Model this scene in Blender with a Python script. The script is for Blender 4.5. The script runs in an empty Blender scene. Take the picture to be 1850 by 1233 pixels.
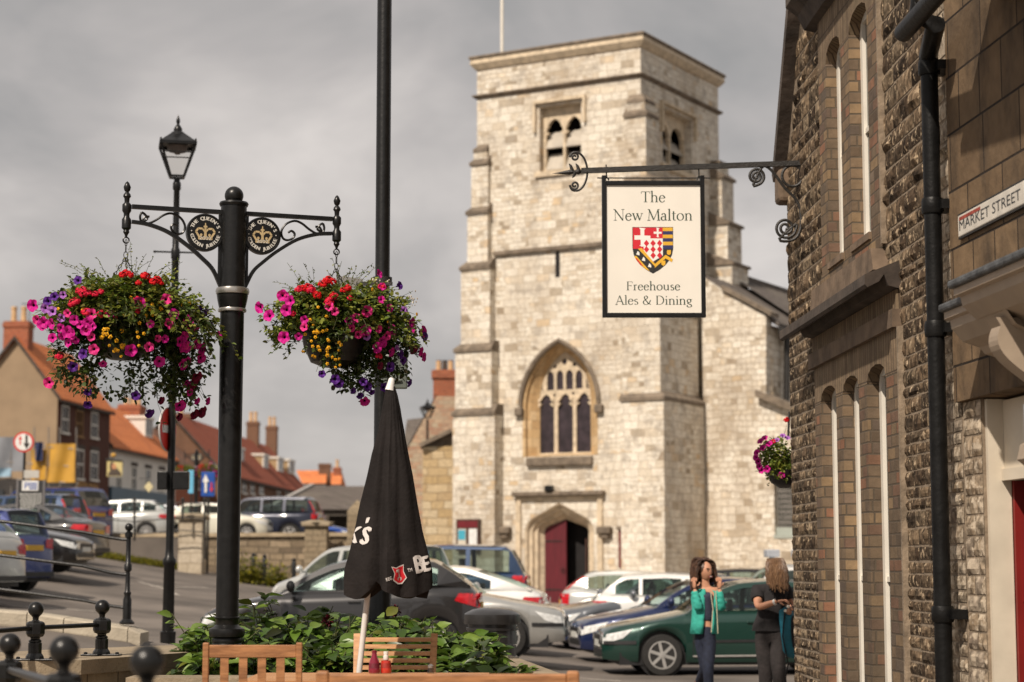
import bpy, bmesh, math, random
from mathutils import Vector, Matrix, noise
from mathutils.geometry import tessellate_polygon
R = math.radians; PI = math.pi
rnd = random.Random(7)
SC = bpy.context.scene
# ---------------------------------------------------------------- camera
F_PX = 3500.0; TILT = math.atan(399.0 / 3500.0); CAMZ = 1.74
cam_d = bpy.data.cameras.new('camera'); cam = bpy.data.objects.new('camera', cam_d)
SC.collection.objects.link(cam); SC.camera = cam
cam.location = (0, 0, CAMZ); cam.rotation_euler = (PI / 2 + TILT, 0, 0)
cam_d.sensor_width = 36; cam_d.lens = 36 * F_PX / 1850; cam_d.clip_end = 4000; cam_d.clip_start = .1
cam_d.dof.use_dof = True; cam_d.dof.focus_distance = 14.5; cam_d.dof.aperture_fstop = 2.1
cam_d.dof.aperture_blades = 0
# ---------------------------------------------------------------- sky and sun
SUNV = Vector((-.36, -.60, .71)).normalized()            # towards the sun
W = bpy.data.worlds.new('World'); SC.world = W; W.use_nodes = True
nt = W.node_tree; nt.nodes.clear(); N = nt.nodes.new; LK = nt.links.new
out = N('ShaderNodeOutputWorld'); bg = N('ShaderNodeBackground'); bg.inputs[1].default_value = .10
sky = N('ShaderNodeTexSky'); sky.sky_type = 'NISHITA'; sky.sun_disc = False
sky.sun_elevation = math.asin(SUNV.z); sky.sun_rotation = math.atan2(SUNV.x, SUNV.y)
tc = N('ShaderNodeTexCoord'); mp = N('ShaderNodeMapping'); mp.inputs['Scale'].default_value = (1, 1, 1.7)
mp.inputs['Location'].default_value = (.37, .2, .55)
n1 = N('ShaderNodeTexNoise'); n1.inputs['Scale'].default_value = 5.2; n1.inputs['Detail'].default_value = 5
n1.inputs['Roughness'].default_value = .52; n1.inputs['Distortion'].default_value = .25
rp = N('ShaderNodeValToRGB'); e = rp.color_ramp.elements
e[0].position = .30; e[0].color = (.31, .307, .303, 1); e[1].position = .68; e[1].color = (.74, .685, .645, 1)
q = e.new(.5); q.color = (.50, .468, .45, 1)
mul = N('ShaderNodeVectorMath'); mul.operation = 'SCALE'; mul.inputs['Scale'].default_value = 10.0
mx = N('ShaderNodeMix'); mx.data_type = 'RGBA'; mx.inputs[0].default_value = .95
LK(tc.outputs['Generated'], mp.inputs[0]); LK(mp.outputs[0], n1.inputs['Vector']); LK(n1.outputs['Fac'], rp.inputs[0])
LK(rp.outputs[0], mul.inputs[0]); LK(sky.outputs[0], mx.inputs[6]); LK(mul.outputs[0], mx.inputs[7])
LK(mx.outputs[2], bg.inputs[0]); LK(bg.outputs[0], out.inputs[0])
sd = bpy.data.lights.new('sun', 'SUN'); sd.energy = 5.0; sd.angle = R(.9); sd.color = (1, .88, .75)
sun = bpy.data.objects.new('sun', sd); SC.collection.objects.link(sun)
sun.rotation_euler = SUNV.to_track_quat('Z', 'Y').to_euler()
vs = SC.view_settings; vs.view_transform = 'Standard'; vs.look = 'None'; vs.exposure = 0; vs.gamma = 1
try: vs.use_curve_mapping = False
except Exception: pass
# ---------------------------------------------------------------- helpers
CT, ST = math.cos(TILT), math.sin(TILT)
def ray(px, py):
    a = (px - 925) / F_PX; b = (616.5 - py) / F_PX
    return Vector((a, CT - b * ST, ST + b * CT))
def P(px, py, Y):
    d = ray(px, py); return Vector((0, 0, CAMZ)) + d * (Y / d.y)
def gz(x, y):
    t = max(0., 1.5 - x); t = min(t, 22)
    z = .08 * t + .0025 * t * t + .009 * max(0, min(y, 75) - 35)
    z *= .78+.22*max(0, min(1, (y-37)/9)) if x < -6 else 1-.22*max(0, min(1, (-x-3)/3))*(1-max(0, min(1, (y-37)/9)))
    if y < 16: z *= max(0, min(1, (y - 10) / 6))
    return z
class MB:
    def __init__(s): s.v = []; s.f = []; s.m = []; s.uv = None
    def add(s, vs, fs, m=0):
        o = len(s.v); s.v += [tuple(v) for v in vs]
        s.f += [tuple(i + o for i in f) for f in fs]; s.m += [m] * len(fs); return s
    def box(s, a, b, m=0, bev=0):
        x0, y0, z0 = a; x1, y1, z1 = b
        if bev <= 0:
            return s.add([(x0,y0,z0),(x1,y0,z0),(x1,y1,z0),(x0,y1,z0),(x0,y0,z1),(x1,y0,z1),(x1,y1,z1),(x0,y1,z1)],
                  [(0,3,2,1),(4,5,6,7),(0,1,5,4),(1,2,6,5),(2,3,7,6),(3,0,4,7)], m)
        vs = []; c = ((x0+x1)/2, (y0+y1)/2, (z0+z1)/2); h = ((x1-x0)/2, (y1-y0)/2, (z1-z0)/2)
        bm = bmesh.new(); bmesh.ops.create_cube(bm, size=1)
        for v in bm.verts: v.co = Vector((c[0]+v.co.x*2*h[0], c[1]+v.co.y*2*h[1], c[2]+v.co.z*2*h[2]))
        bmesh.ops.bevel(bm, geom=bm.edges[:], offset=min(bev, min(h)*.9), segments=2, affect='EDGES', profile=.5)
        bm.verts.index_update(); s.add([v.co for v in bm.verts], [[v.index for v in f.verts] for f in bm.faces], m); bm.free(); return s
    def obox(s, c, ax, ay, az, m=0):          # oriented box: centre and three half vectors
        c, ax, ay, az = map(Vector, (c, ax, ay, az)); vs = [c+i*ax+j*ay+k*az for k in (-1,1) for i, j in ((-1,-1),(1,-1),(1,1),(-1,1))]
        return s.add(vs, [(0,3,2,1),(4,5,6,7),(0,1,5,4),(1,2,6,5),(2,3,7,6),(3,0,4,7)], m)
    def beam(s, a, b, w, h, m=0, up=(0,0,1)):
        a, b = Vector(a), Vector(b); d = (b-a); u = Vector(up); sd_ = d.cross(u)
        if sd_.length < 1e-6: sd_ = Vector((1,0,0))
        sd_.normalize(); u = sd_.cross(d).normalized()
        return s.obox((a+b)/2, d/2, sd_*w/2, u*h/2, m)
    def tube(s, pts, r, n=8, m=0, caps=True, closed=False):
        pts = [Vector(p) for p in pts]; k = len(pts); rs = r if isinstance(r, (list, tuple)) else [r]*k
        o = len(s.v); prev = None
        for i, p in enumerate(pts):
            if closed: d = pts[(i+1) % k]-pts[i-1]
            else: d = pts[min(i+1, k-1)]-pts[max(i-1, 0)]
            if d.length < 1e-9: d = Vector((0,0,1))
            d.normalize()
            if prev is None:
                a = Vector((0,0,1)) if abs(d.z) < .9 else Vector((1,0,0)); prev = d.cross(a).normalized()
            prev = (prev - d*prev.dot(d)).normalized(); bt = d.cross(prev)
            for j in range(n):
                t = 2*PI*j/n; s.v.append(tuple(p+(prev*math.cos(t)+bt*math.sin(t))*rs[i]))
        for i in range(k if closed else k-1):
            for j in range(n):
                i2 = (i+1) % k; s.f.append((o+i*n+j, o+i*n+(j+1)%n, o+i2*n+(j+1)%n, o+i2*n+j)); s.m.append(m)
        if caps and not closed:
            s.f.append(tuple(o+j for j in reversed(range(n)))); s.m.append(m)
            s.f.append(tuple(o+(k-1)*n+j for j in range(n))); s.m.append(m)
        return s
    def lathe(s, prof, c=(0,0,0), n=20, m=0, axis=None, sc=(1,1)):
        c = Vector(c); o = len(s.v)
        if axis is None: X, Y, Z = Vector((1,0,0)), Vector((0,1,0)), Vector((0,0,1))
        else:
            Z = Vector(axis).normalized(); a = Vector((0,0,1)) if abs(Z.z) < .9 else Vector((1,0,0))
            X = a.cross(Z).normalized(); Y = Z.cross(X)
        for r, z in prof:
            for j in range(n):
                t = 2*PI*j/n; s.v.append(tuple(c+X*(r*sc[0]*math.cos(t))+Y*(r*sc[1]*math.sin(t))+Z*z))
        for i in range(len(prof)-1):
            for j in range(n): s.f.append((o+i*n+j, o+i*n+(j+1)%n, o+(i+1)*n+(j+1)%n, o+(i+1)*n+j)); s.m.append(m)
        if prof[0][0] > 1e-4: s.f.append(tuple(o+j for j in reversed(range(n)))); s.m.append(m)
        if prof[-1][0] > 1e-4: s.f.append(tuple(o+(len(prof)-1)*n+j for j in range(n))); s.m.append(m)
        return s
    def ball(s, c, r, n=16, m=0, sc=(1,1,1)):
        k = n//2; pr = [(max(r*math.sin(PI*i/k), 1e-5)*sc[0], -r*math.cos(PI*i/k)*sc[2]) for i in range(k+1)]
        return s.lathe(pr, c, n, m)
    def prism(s, poly, h0, h1, fr, m=0, holes=()):
        """poly in 2D; fr(x, y, h) -> 3D; caps at h0 and h1"""
        loops = [list(poly)]+[list(h) for h in holes]; flat = [p for l in loops for p in l]
        tris = tessellate_polygon([[Vector((p[0], p[1], 0)) for p in l] for l in loops])
        o = len(s.v); k = len(flat)
        for p in flat: s.v.append(tuple(fr(p[0], p[1], h0)))
        for p in flat: s.v.append(tuple(fr(p[0], p[1], h1)))
        for t in tris:
            s.f.append((o+t[0], o+t[1], o+t[2])); s.m.append(m); s.f.append((o+k+t[2], o+k+t[1], o+k+t[0])); s.m.append(m)
        b = 0
        for l in loops:
            for i in range(len(l)):
                j = (i+1) % len(l); s.f.append((o+b+i, o+b+j, o+k+b+j, o+k+b+i)); s.m.append(m)
            b += len(l)
        return s
    def flat(s, poly, h, fr, m=0, holes=()):
        loops = [list(poly)]+[list(q_) for q_ in holes]; fl = [p for l in loops for p in l]
        tris = tessellate_polygon([[Vector((p[0], p[1], 0)) for p in l] for l in loops])
        return s.add([fr(p[0], p[1], h) for p in fl], [tuple(t) for t in tris], m)
    def build(s, name, mats, parent=None, smooth=False, rel=True, loc=None, rot=None):
        me = bpy.data.meshes.new(name); me.from_pydata(s.v, [], s.f)
        ms = mats if isinstance(mats, (list, tuple)) else [mats]
        for m_ in ms: me.materials.append(m_)
        if len(ms) > 1: me.polygons.foreach_set('material_index', [min(i, len(ms)-1) for i in s.m])
        bm = bmesh.new(); bm.from_mesh(me); bmesh.ops.recalc_face_normals(bm, faces=bm.faces[:]) if smooth != 'raw' else None
        bm.to_mesh(me); bm.free()
        if smooth:
            me.polygons.foreach_set('use_smooth', [True]*len(me.polygons))
            try: me.set_sharp_from_angle(angle=R(42))
            except Exception: pass
        me.update(); o = bpy.data.objects.new(name, me); SC.collection.objects.link(o)
        if loc is not None: o.location = loc
        if rot is not None: o.rotation_euler = rot
        if parent is not None:
            o.parent = parent
            if not rel: o.matrix_parent_inverse = parent.matrix_basis.inverted()
        return o
def tag(o, label=None, cat=None, group=None, kind=None):
    if label: o['label'] = label
    if cat: o['category'] = cat
    if group: o['group'] = group
    if kind: o['kind'] = kind
    return o
def thing(name, label, cat, loc=(0,0,0), rz=0, group=None):
    o = bpy.data.objects.new(name, None); SC.collection.objects.link(o); o.location = loc; o.rotation_euler = (0, 0, rz)
    o.empty_display_size = .2
    return tag(o, label, cat, group)
KIDS = {}
def dup(o, parent=None):
    c = o.copy(); SC.collection.objects.link(c)
    if parent is not None: c.parent = parent
    for ch in list(o.children): dup(ch, c)
    return c
# ---------------------------------------------------------------- materials
MATS = {}
def newmat(name):
    m = bpy.data.materials.new(name); m.use_nodes = True; n = m.node_tree; n.nodes.clear()
    o = n.nodes.new('ShaderNodeOutputMaterial'); b = n.nodes.new('ShaderNodeBsdfPrincipled'); n.links.new(b.outputs[0], o.inputs[0])
    return m, n, b
def ramp(n, cols, pos=None):
    r = n.nodes.new('ShaderNodeValToRGB'); e = r.color_ramp.elements
    k = len(cols); pos = pos or [i/(k-1) for i in range(k)]
    e[0].position = pos[0]; e[0].color = (*cols[0], 1); e[1].position = pos[-1]; e[1].color = (*cols[-1], 1)
    for p, c in zip(pos[1:-1], cols[1:-1]): q = e.new(p); q.color = (*c, 1)
    return r
def pm(name, col, rough=.6, var=.15, scale=6, metal=0, bump=0, coat=0, col2=None, detail=4, spec=.5, bscale=None, stretch=None):
    if name in MATS: return MATS[name]
    m, n, b = newmat(name); c0 = tuple(c*(1-var) for c in col); c1 = tuple(min(1, c*(1+var)) for c in col) if col2 is None else col2
    tc = n.nodes.new('ShaderNodeTexCoord'); nz = n.nodes.new('ShaderNodeTexNoise'); nz.inputs['Scale'].default_value = scale; nz.inputs['Detail'].default_value = detail
    vec = tc.outputs['Object']
    if stretch:
        mp = n.nodes.new('ShaderNodeMapping'); mp.inputs['Scale'].default_value = stretch; n.links.new(vec, mp.inputs[0]); vec = mp.outputs[0]
    n.links.new(vec, nz.inputs['Vector']); r = ramp(n, [c0, c1], [.32, .68]); n.links.new(nz.outputs['Fac'], r.inputs[0]); n.links.new(r.outputs[0], b.inputs['Base Color'])
    b.inputs['Roughness'].default_value = rough; b.inputs['Metallic'].default_value = metal; b.inputs['Specular IOR Level'].default_value = spec
    if coat: b.inputs['Coat Weight'].default_value = coat; b.inputs['Coat Roughness'].default_value = .04
    if bump:
        bp = n.nodes.new('ShaderNodeBump'); bp.inputs['Strength'].default_value = bump; bp.inputs['Distance'].default_value = .02
        nz2 = n.nodes.new('ShaderNodeTexNoise'); nz2.inputs['Scale'].default_value = bscale or scale*3; nz2.inputs['Detail'].default_value = 5
        n.links.new(vec, nz2.inputs['Vector']); n.links.new(nz2.outputs['Fac'], bp.inputs['Height']); n.links.new(bp.outputs[0], b.inputs['Normal'])
    MATS[name] = m; return m
def masonry(name, cols, mortar, bw, bh, ms=.012, dist=.03, bump=.6, stain=None, stain_amt=.5, flatdir=None, rough=.9, off=.5, stain_scale=.5, pos=None, fine=.2, bw2=None, stain2=None):
    """blocks laid in the local x(+y), z plane; each block takes its own colour"""
    m, n, b = newmat(name); L = n.links.new
    tc = n.nodes.new('ShaderNodeTexCoord'); sp = n.nodes.new('ShaderNodeSeparateXYZ'); L(tc.outputs['Object'], sp.inputs[0])
    ad = n.nodes.new('ShaderNodeMath'); L(sp.outputs[0], ad.inputs[0]); L(sp.outputs[1], ad.inputs[1])
    cb = n.nodes.new('ShaderNodeCombineXYZ'); L(ad.outputs[0], cb.inputs[0]); L(sp.outputs[2], cb.inputs[1])
    vec = cb.outputs[0]
    nz = n.nodes.new('ShaderNodeTexNoise'); nz.inputs['Scale'].default_value = 1.6; nz.inputs['Detail'].default_value = 3; L(vec, nz.inputs['Vector'])
    sb = n.nodes.new('ShaderNodeVectorMath'); sb.operation = 'SUBTRACT'; L(nz.outputs['Color'], sb.inputs[0]); sb.inputs[1].default_value = (.5, .5, .5)
    sc = n.nodes.new('ShaderNodeVectorMath'); sc.operation = 'SCALE'; L(sb.outputs[0], sc.inputs[0]); sc.inputs['Scale'].default_value = dist*4
    av = n.nodes.new('ShaderNodeVectorMath'); L(vec, av.inputs[0]); L(sc.outputs[0], av.inputs[1]); vec2 = av.outputs[0]
    def bt(w, h, msz, c1=(0,0,0,1), c2=(1,1,1,1)):
        t = n.nodes.new('ShaderNodeTexBrick'); L(vec2, t.inputs['Vector']); t.inputs['Scale'].default_value = 1
        t.inputs['Brick Width'].default_value = w; t.inputs['Row Height'].default_value = h; t.inputs['Mortar Size'].default_value = msz
        t.inputs['Mortar Smooth'].default_value = .3; t.inputs['Color1'].default_value = c1; t.inputs['Color2'].default_value = c2
        t.inputs['Mortar'].default_value = (.5,.5,.5,1); t.offset = off; t.squash = .62; t.squash_frequency = 3; return t
    t = bt(bw, bh, ms); r = ramp(n, cols, pos); col_in = t.outputs['Color']
    if bw2:
        t2 = bt(bw2[0], bw2[1], ms); sel = n.nodes.new('ShaderNodeTexNoise'); sel.inputs['Scale'].default_value = .45; sel.inputs['Detail'].default_value = 2; L(vec, sel.inputs['Vector'])
        gt = n.nodes.new('ShaderNodeMath'); gt.operation = 'GREATER_THAN'; L(sel.outputs['Fac'], gt.inputs[0]); gt.inputs[1].default_value = .5
        mxa = n.nodes.new('ShaderNodeMix'); mxa.data_type = 'RGBA'; L(gt.outputs[0], mxa.inputs[0]); L(t.outputs['Color'], mxa.inputs[6]); L(t2.outputs['Color'], mxa.inputs[7])
        mxf = n.nodes.new('ShaderNodeMix'); L(gt.outputs[0], mxf.inputs[0]); L(t.outputs['Fac'], mxf.inputs[2]); L(t2.outputs['Fac'], mxf.inputs[3])
        col_in = mxa.outputs[2]; fac = mxf.outputs[0]
    else: fac = t.outputs['Fac']
    L(col_in, r.inputs[0])
    nf = n.nodes.new('ShaderNodeTexNoise'); nf.inputs['Scale'].default_value = 9; nf.inputs['Detail'].default_value = 6; L(tc.outputs['Object'], nf.inputs['Vector'])
    rf = ramp(n, [(1-fine,)*3, (1+fine*.4,)*3], [.3, .7]); L(nf.outputs['Fac'], rf.inputs[0])
    mm = n.nodes.new('ShaderNodeMix'); mm.data_type = 'RGBA'; mm.blend_type = 'MULTIPLY'; mm.inputs[0].default_value = 1; L(r.outputs[0], mm.inputs[6]); L(rf.outputs[0], mm.inputs[7])
    mo = n.nodes.new('ShaderNodeMix'); mo.data_type = 'RGBA'; L(fac, mo.inputs[0]); L(mm.outputs[2], mo.inputs[6]); mo.inputs[7].default_value = (*mortar, 1); res = mo.outputs[2]
    if stain:
        ns = n.nodes.new('ShaderNodeTexNoise'); ns.inputs['Scale'].default_value = stain_scale; ns.inputs['Detail'].default_value = 7; ns.inputs['Roughness'].default_value = .62
        mps = n.nodes.new('ShaderNodeMapping'); mps.inputs['Scale'].default_value = (1, 1, .55); L(tc.outputs['Object'], mps.inputs[0]); L(mps.outputs[0], ns.inputs['Vector'])
        rs = ramp(n, [(0,0,0), (stain_amt,)*3], [.48, .68]); L(ns.outputs['Fac'], rs.inputs[0])
        mt = n.nodes.new('ShaderNodeMix'); mt.data_type = 'RGBA'; L(rs.outputs[0], mt.inputs[0]); L(res, mt.inputs[6]); mt.inputs[7].default_value = (*stain, 1); res = mt.outputs[2]
        if stain2:
            ns = n.nodes.new('ShaderNodeTexNoise'); ns.inputs['Scale'].default_value = stain2[1]; ns.inputs['Detail'].default_value = 6; ns.inputs['Roughness'].default_value = .65; L(tc.outputs['Object'], ns.inputs['Vector'])
            rs = ramp(n, [(0,0,0), (stain2[2],)*3], [.52, .64]); L(ns.outputs['Fac'], rs.inputs[0]); mt = n.nodes.new('ShaderNodeMix'); mt.data_type = 'RGBA'; L(rs.outputs[0], mt.inputs[0]); L(res, mt.inputs[6]); mt.inputs[7].default_value = (*stain2[0], 1); res = mt.outputs[2]
    L(res, b.inputs['Base Color']); b.inputs['Roughness'].default_value = rough; b.inputs['Specular IOR Level'].default_value = .25
    hs = n.nodes.new('ShaderNodeMath'); hs.operation = 'MULTIPLY_ADD'; L(fac, hs.inputs[0]); hs.inputs[1].default_value = -1; L(nf.outputs['Fac'], hs.inputs[2])
    hc = n.nodes.new('ShaderNodeMath'); hc.operation = 'ADD'; L(hs.outputs[0], hc.inputs[0]); L(col_in, hc.inputs[1])
    bp = n.nodes.new('ShaderNodeBump'); bp.inputs['Strength'].default_value = bump; bp.inputs['Distance'].default_value = .025; L(hc.outputs[0], bp.inputs['Height']); L(bp.outputs[0], b.inputs['Normal'])
    MATS[name] = m; return m
def islandmat(name, cols, rough=.6, transl=0, scale=30, var=.2, spec=.3, bump=0, pos=None, pale=None):
    """each separate piece of the mesh takes its own colour (Random Per Island), plus fine mottling"""
    m, n, b = newmat(name); L = n.links.new; g = n.nodes.new('ShaderNodeNewGeometry'); r = ramp(n, cols, pos); L(g.outputs['Random Per Island'], r.inputs[0])
    tc = n.nodes.new('ShaderNodeTexCoord'); nf = n.nodes.new('ShaderNodeTexNoise'); nf.inputs['Scale'].default_value = scale; nf.inputs['Detail'].default_value = 5; L(tc.outputs['Object'], nf.inputs['Vector'])
    rf = ramp(n, [(1-var,)*3, (1+var*.5,)*3], [.35, .65]); L(nf.outputs['Fac'], rf.inputs[0])
    mm = n.nodes.new('ShaderNodeMix'); mm.data_type = 'RGBA'; mm.blend_type = 'MULTIPLY'; mm.inputs[0].default_value = 1; L(r.outputs[0], mm.inputs[6]); L(rf.outputs[0], mm.inputs[7])
    if pale:
        n2 = n.nodes.new('ShaderNodeTexNoise'); n2.inputs['Scale'].default_value = pale[1]; n2.inputs['Detail'].default_value = 8; n2.inputs['Roughness'].default_value = .7; L(tc.outputs['Object'], n2.inputs['Vector'])
        r2 = ramp(n, [(0,0,0),(1,1,1)], [pale[2], pale[2]+.06]); L(n2.outputs['Fac'], r2.inputs[0]); m2 = n.nodes.new('ShaderNodeMix'); m2.data_type = 'RGBA'; L(r2.outputs[0], m2.inputs[0]); L(mm.outputs[2], m2.inputs[6]); m2.inputs[7].default_value = (*pale[0], 1); mm = m2
    L(mm.outputs[2], b.inputs['Base Color']); b.inputs['Roughness'].default_value = rough; b.inputs['Specular IOR Level'].default_value = spec
    if bump:
        bp = n.nodes.new('ShaderNodeBump'); bp.inputs['Strength'].default_value = bump; bp.inputs['Distance'].default_value = .01; L(nf.outputs['Fac'], bp.inputs['Height']); L(bp.outputs[0], b.inputs['Normal'])
    if transl:
        t = n.nodes.new('ShaderNodeBsdfTranslucent'); L(mm.outputs[2], t.inputs[0]); ms = n.nodes.new('ShaderNodeMixShader'); ms.inputs[0].default_value = transl
        L(b.outputs[0], ms.inputs[1]); L(t.outputs[0], ms.inputs[2]); L(ms.outputs[0], n.nodes['Material Output'].inputs[0])
    MATS[name] = m; return m
def glassmat(name, tint=(.75,.82,.8), trans=.6, rough=.02):
    m, n, b = newmat(name); L = n.links.new; tc = n.nodes.new('ShaderNodeTexCoord'); nz = n.nodes.new('ShaderNodeTexNoise'); nz.inputs['Scale'].default_value = 2; L(tc.outputs['Object'], nz.inputs['Vector'])
    rr = ramp(n, [(.02, .025, .025), (.04, .045, .045)]); L(nz.outputs['Fac'], rr.inputs[0]); L(rr.outputs[0], b.inputs['Base Color'])
    b.inputs['Roughness'].default_value = rough; b.inputs['Specular IOR Level'].default_value = .8; b.inputs['Coat Weight'].default_value = .5; b.inputs['Coat Roughness'].default_value = .01
    t = n.nodes.new('ShaderNodeBsdfTransparent'); t.inputs[0].default_value = (*tint, 1); ms = n.nodes.new('ShaderNodeMixShader'); ms.inputs[0].default_value = trans
    L(b.outputs[0], ms.inputs[1]); L(t.outputs[0], ms.inputs[2]); L(ms.outputs[0], n.nodes['Material Output'].inputs[0]); MATS[name] = m; return m
M_BLACK = pm('black_paint', (.008, .008, .008), .32, .3, 14, bump=.08, bscale=30, spec=.38)
M_IRON = pm('wrought_iron', (.018, .016, .014), .5, .4, 30, bump=.3)
M_SILVER = pm('silver_band', (.42, .40, .37), .3, .15, 10, metal=.8)
M_WHITE = pm('white_paint', (.72, .68, .60), .45, .06, 5)
M_CREAM = pm('cream_paint', (.62, .55, .44), .5, .08, 4, bump=.1)
M_GLASS = glassmat('window_glass', trans=.35)
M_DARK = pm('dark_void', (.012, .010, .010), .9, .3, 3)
M_RED = pm('red_paint', (.20, .014, .012), .4, .1, 4)
# ---------------------------------------------------------------- ground
M_ASPH = pm('asphalt', (.125,.106,.09), .85, .38, .55, bump=.4, bscale=60, col2=(.185,.158,.135), detail=12)
M_PAVE = masonry('paving', [(.26,.22,.18),(.33,.28,.22),(.22,.19,.16)], (.12,.10,.08), .6, .45, .012, .004, .25, (.15,.12,.1), .3)
def sheet(xs, ys, zf):
    m = MB(); nx, ny = len(xs), len(ys)
    m.add([(x, y, zf(x, y)) for y in ys for x in xs], [(j*nx+i, j*nx+i+1, (j+1)*nx+i+1, (j+1)*nx+i) for j in range(ny-1) for i in range(nx-1)]); return m
xs = [-700,-300,-150,-90]+[-60+i*2 for i in range(20)]+[-20+i*.8 for i in range(60)]+[30,45,70,150,400,800]
ys = [-60,-20,-5]+[i*1.0 for i in range(0,90)]+[92,98,105,120,150,220,400,900,1800]
tag(sheet(xs, ys, gz).build('road', M_ASPH, smooth=True), kind='structure')
# painted bay lines (thin sheets on the asphalt)
M_LINE = pm('road_paint', (.42,.38,.33), .8, .35, 9)
def line(pts, w, nm='road_marking', dz=.006):
    m = MB(); pts2 = []
    for a, b in zip(pts, pts[1:]):
        k = max(1, int((Vector(b)-Vector(a)).length/.5))
        pts2 += [Vector(a).lerp(Vector(b), i/k) for i in range(k)]
    pts2.append(Vector(pts[-1])); vs = []
    for i, p in enumerate(pts2):
        d = (pts2[min(i+1, len(pts2)-1)]-pts2[max(i-1, 0)]).normalized(); nrm = Vector((-d.y, d.x))*w/2
        for s_ in (1, -1): x, y = p.x+nrm.x*s_, p.y+nrm.y*s_; vs.append((x, y, gz(x, y)+dz))
    m.add(vs, [(2*i, 2*i+1, 2*i+3, 2*i+2) for i in range(len(pts2)-1)])
    return tag(m.build(nm, M_LINE), kind='structure')
for a, b in (((.9,26.5),(5.2,25.6)), ((.6,29.0),(1.6,28.7)), ((-.2,25.2),(.5,25.1)), ((-8.6,46.5),(-7.7,49.5)), ((-9.6,36.5),(-7.9,37.6)), ((-11.2,34.4),(-8.6,35.1))):
    line([a, b], .11)
line([(-9.2,48),(-8.2,46),(-7.6,44.5)], .1)
# pavement by the pub and the road far side in front of the church
m = MB(); m.prism([(1.9,4),(3.2,4),(2.72,15),(2.62,18.3),(2.9,20.9),(8,20.6),(8,16),(20,16),(20,4)], -.3, .09, lambda x, y, h: (x, y, h))
tag(m.build('pavement', M_PAVE), kind='structure')
m = MB(); m.prism([(-6,4.),(1.9,4.),(1.6,12.6),(.95,13.55),(-4.6,13.6),(-6,13.6)], -.3, .25, lambda x, y, h: (x, y, h))
tag(m.build('patio', masonry('patio_flags', [(.30,.25,.2),(.36,.3,.24)], (.14,.12,.1), .6, .6, .012, .004, .2)), kind='structure')
m = MB()
m=sheet([-4+i*1.0 for i in range(20)],[54+i for i in range(14)],lambda x,y: gz(x,y)+.03)
tag(m.build('church_forecourt', M_PAVE), kind='structure')
# ---------------------------------------------------------------- church
STONE = [(.33,.27,.20),(.60,.52,.41),(.69,.62,.51),(.75,.69,.59),(.70,.64,.54),(.79,.74,.64),(.63,.48,.31)]
M_ST = masonry('tower_limestone', STONE, (.52,.44,.33), .52, .27, .010, .035, .9, (.30,.225,.15), .62, stain_scale=.42, pos=[0,.09,.22,.45,.7,.9,1], bw2=(.34,.17), stain2=((.37,.325,.27), 1.8, .7))
M_ST2 = masonry('aisle_limestone', STONE, (.46,.38,.28), .36, .20, .012, .05, 1.0, (.33,.25,.165), .65, stain_scale=.4, pos=[0,.09,.22,.45,.7,.9,1], bw2=(.55,.26), stain2=((.40,.34,.27), 2.0, .65))
M_OCH = masonry('ochre_dressing', [(.46,.30,.15),(.55,.38,.20),(.60,.44,.26)], (.3,.22,.13), .5, .32, .006, .01, .3, (.25,.18,.11), .5)
M_DRS = pm('dressed_stone', (.56,.46,.33), .85, .22, 5, bump=.3)
M_GRIM = pm('weathered_stone', (.17,.135,.10), .9, .35, 4, bump=.5)
M_SLATE = masonry('slate', [(.10,.085,.075),(.145,.125,.11),(.12,.10,.09)], (.05,.045,.04), .3, .18, .008, .01, .4, (.17,.15,.12), .4)
CX0 = P(1157, 78, 66); TCN = Vector((CX0.x, 66, 0)); TA = math.atan2(-.4966, .868)
tx = Vector((math.cos(TA), math.sin(TA), 0)); ty = Vector((-math.sin(TA), math.cos(TA), 0))
def hit(px, py, org, nrm):
    d = ray(px, py); o = Vector((0,0,CAMZ)); return o + d*((org-o).dot(nrm)/d.dot(nrm))
def TF(px, py, y0=0.):
    h = hit(px, py, TCN+ty*y0, ty)-TCN; return (h.dot(tx), h.z)
def TR(px, py, x0=0.):
    h = hit(px, py, TCN+tx*x0, tx)-TCN; return (h.dot(ty), h.z)
church = thing('church_tower', 'square pale limestone church tower with stepped buttresses and arched west window', 'church', (TCN.x, TCN.y, 0), TA)
def cb_(m, name, mat, smooth=False, parent=church, label=None):
    o = m.build(name, mat, parent, smooth)
    if label: o['label'] = label
    return o
FX = lambda x, z, h: (x, h, z)            # front plane: h = depth
RX = lambda y, z, h: (h, y, z)
def garch(cx, a, zs, za, n=9, base=None):
    h = za-zs; Rr = (a*a+h*h)/(2*a); pts = []
    a1 = math.atan2(h, a-Rr) if Rr > a else PI/2
    # left arc centre (cx-a+Rr, zs): from angle pi to apex
    ca = math.atan2(h, -(Rr-a))
    L_ = [(cx-a+Rr+Rr*math.cos(PI+(ca-PI)*i/n), zs+Rr*math.sin(PI+(ca-PI)*i/n)) for i in range(n+1)]
    Rt = [(2*cx-x, z) for x, z in reversed(L_[:-1])]
    pts = L_+Rt
    if base is not None: pts = [(cx-a, base)]+pts+[(cx+a, base)]
    return pts
def tudor(cx, a, zs, za, base, n=6):
    h = za-zs; L_ = []
    for i in range(n+1):
        t = PI/2*i/n*.78; L_.append((cx-a+ (1-math.cos(t))*a*.42, zs+math.sin(t)*h*.55))
    L_.append((cx, za)); Rt = [(2*cx-x, z) for x, z in reversed(L_[:-1])]
    return [(cx-a, base)]+L_+Rt+[(cx+a, base)]
ZT = P(1157, 60, 66).z; ZB = -.2
xl = TF(862, 180)[0]; yr = TR(1297, 150)[0]
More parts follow.
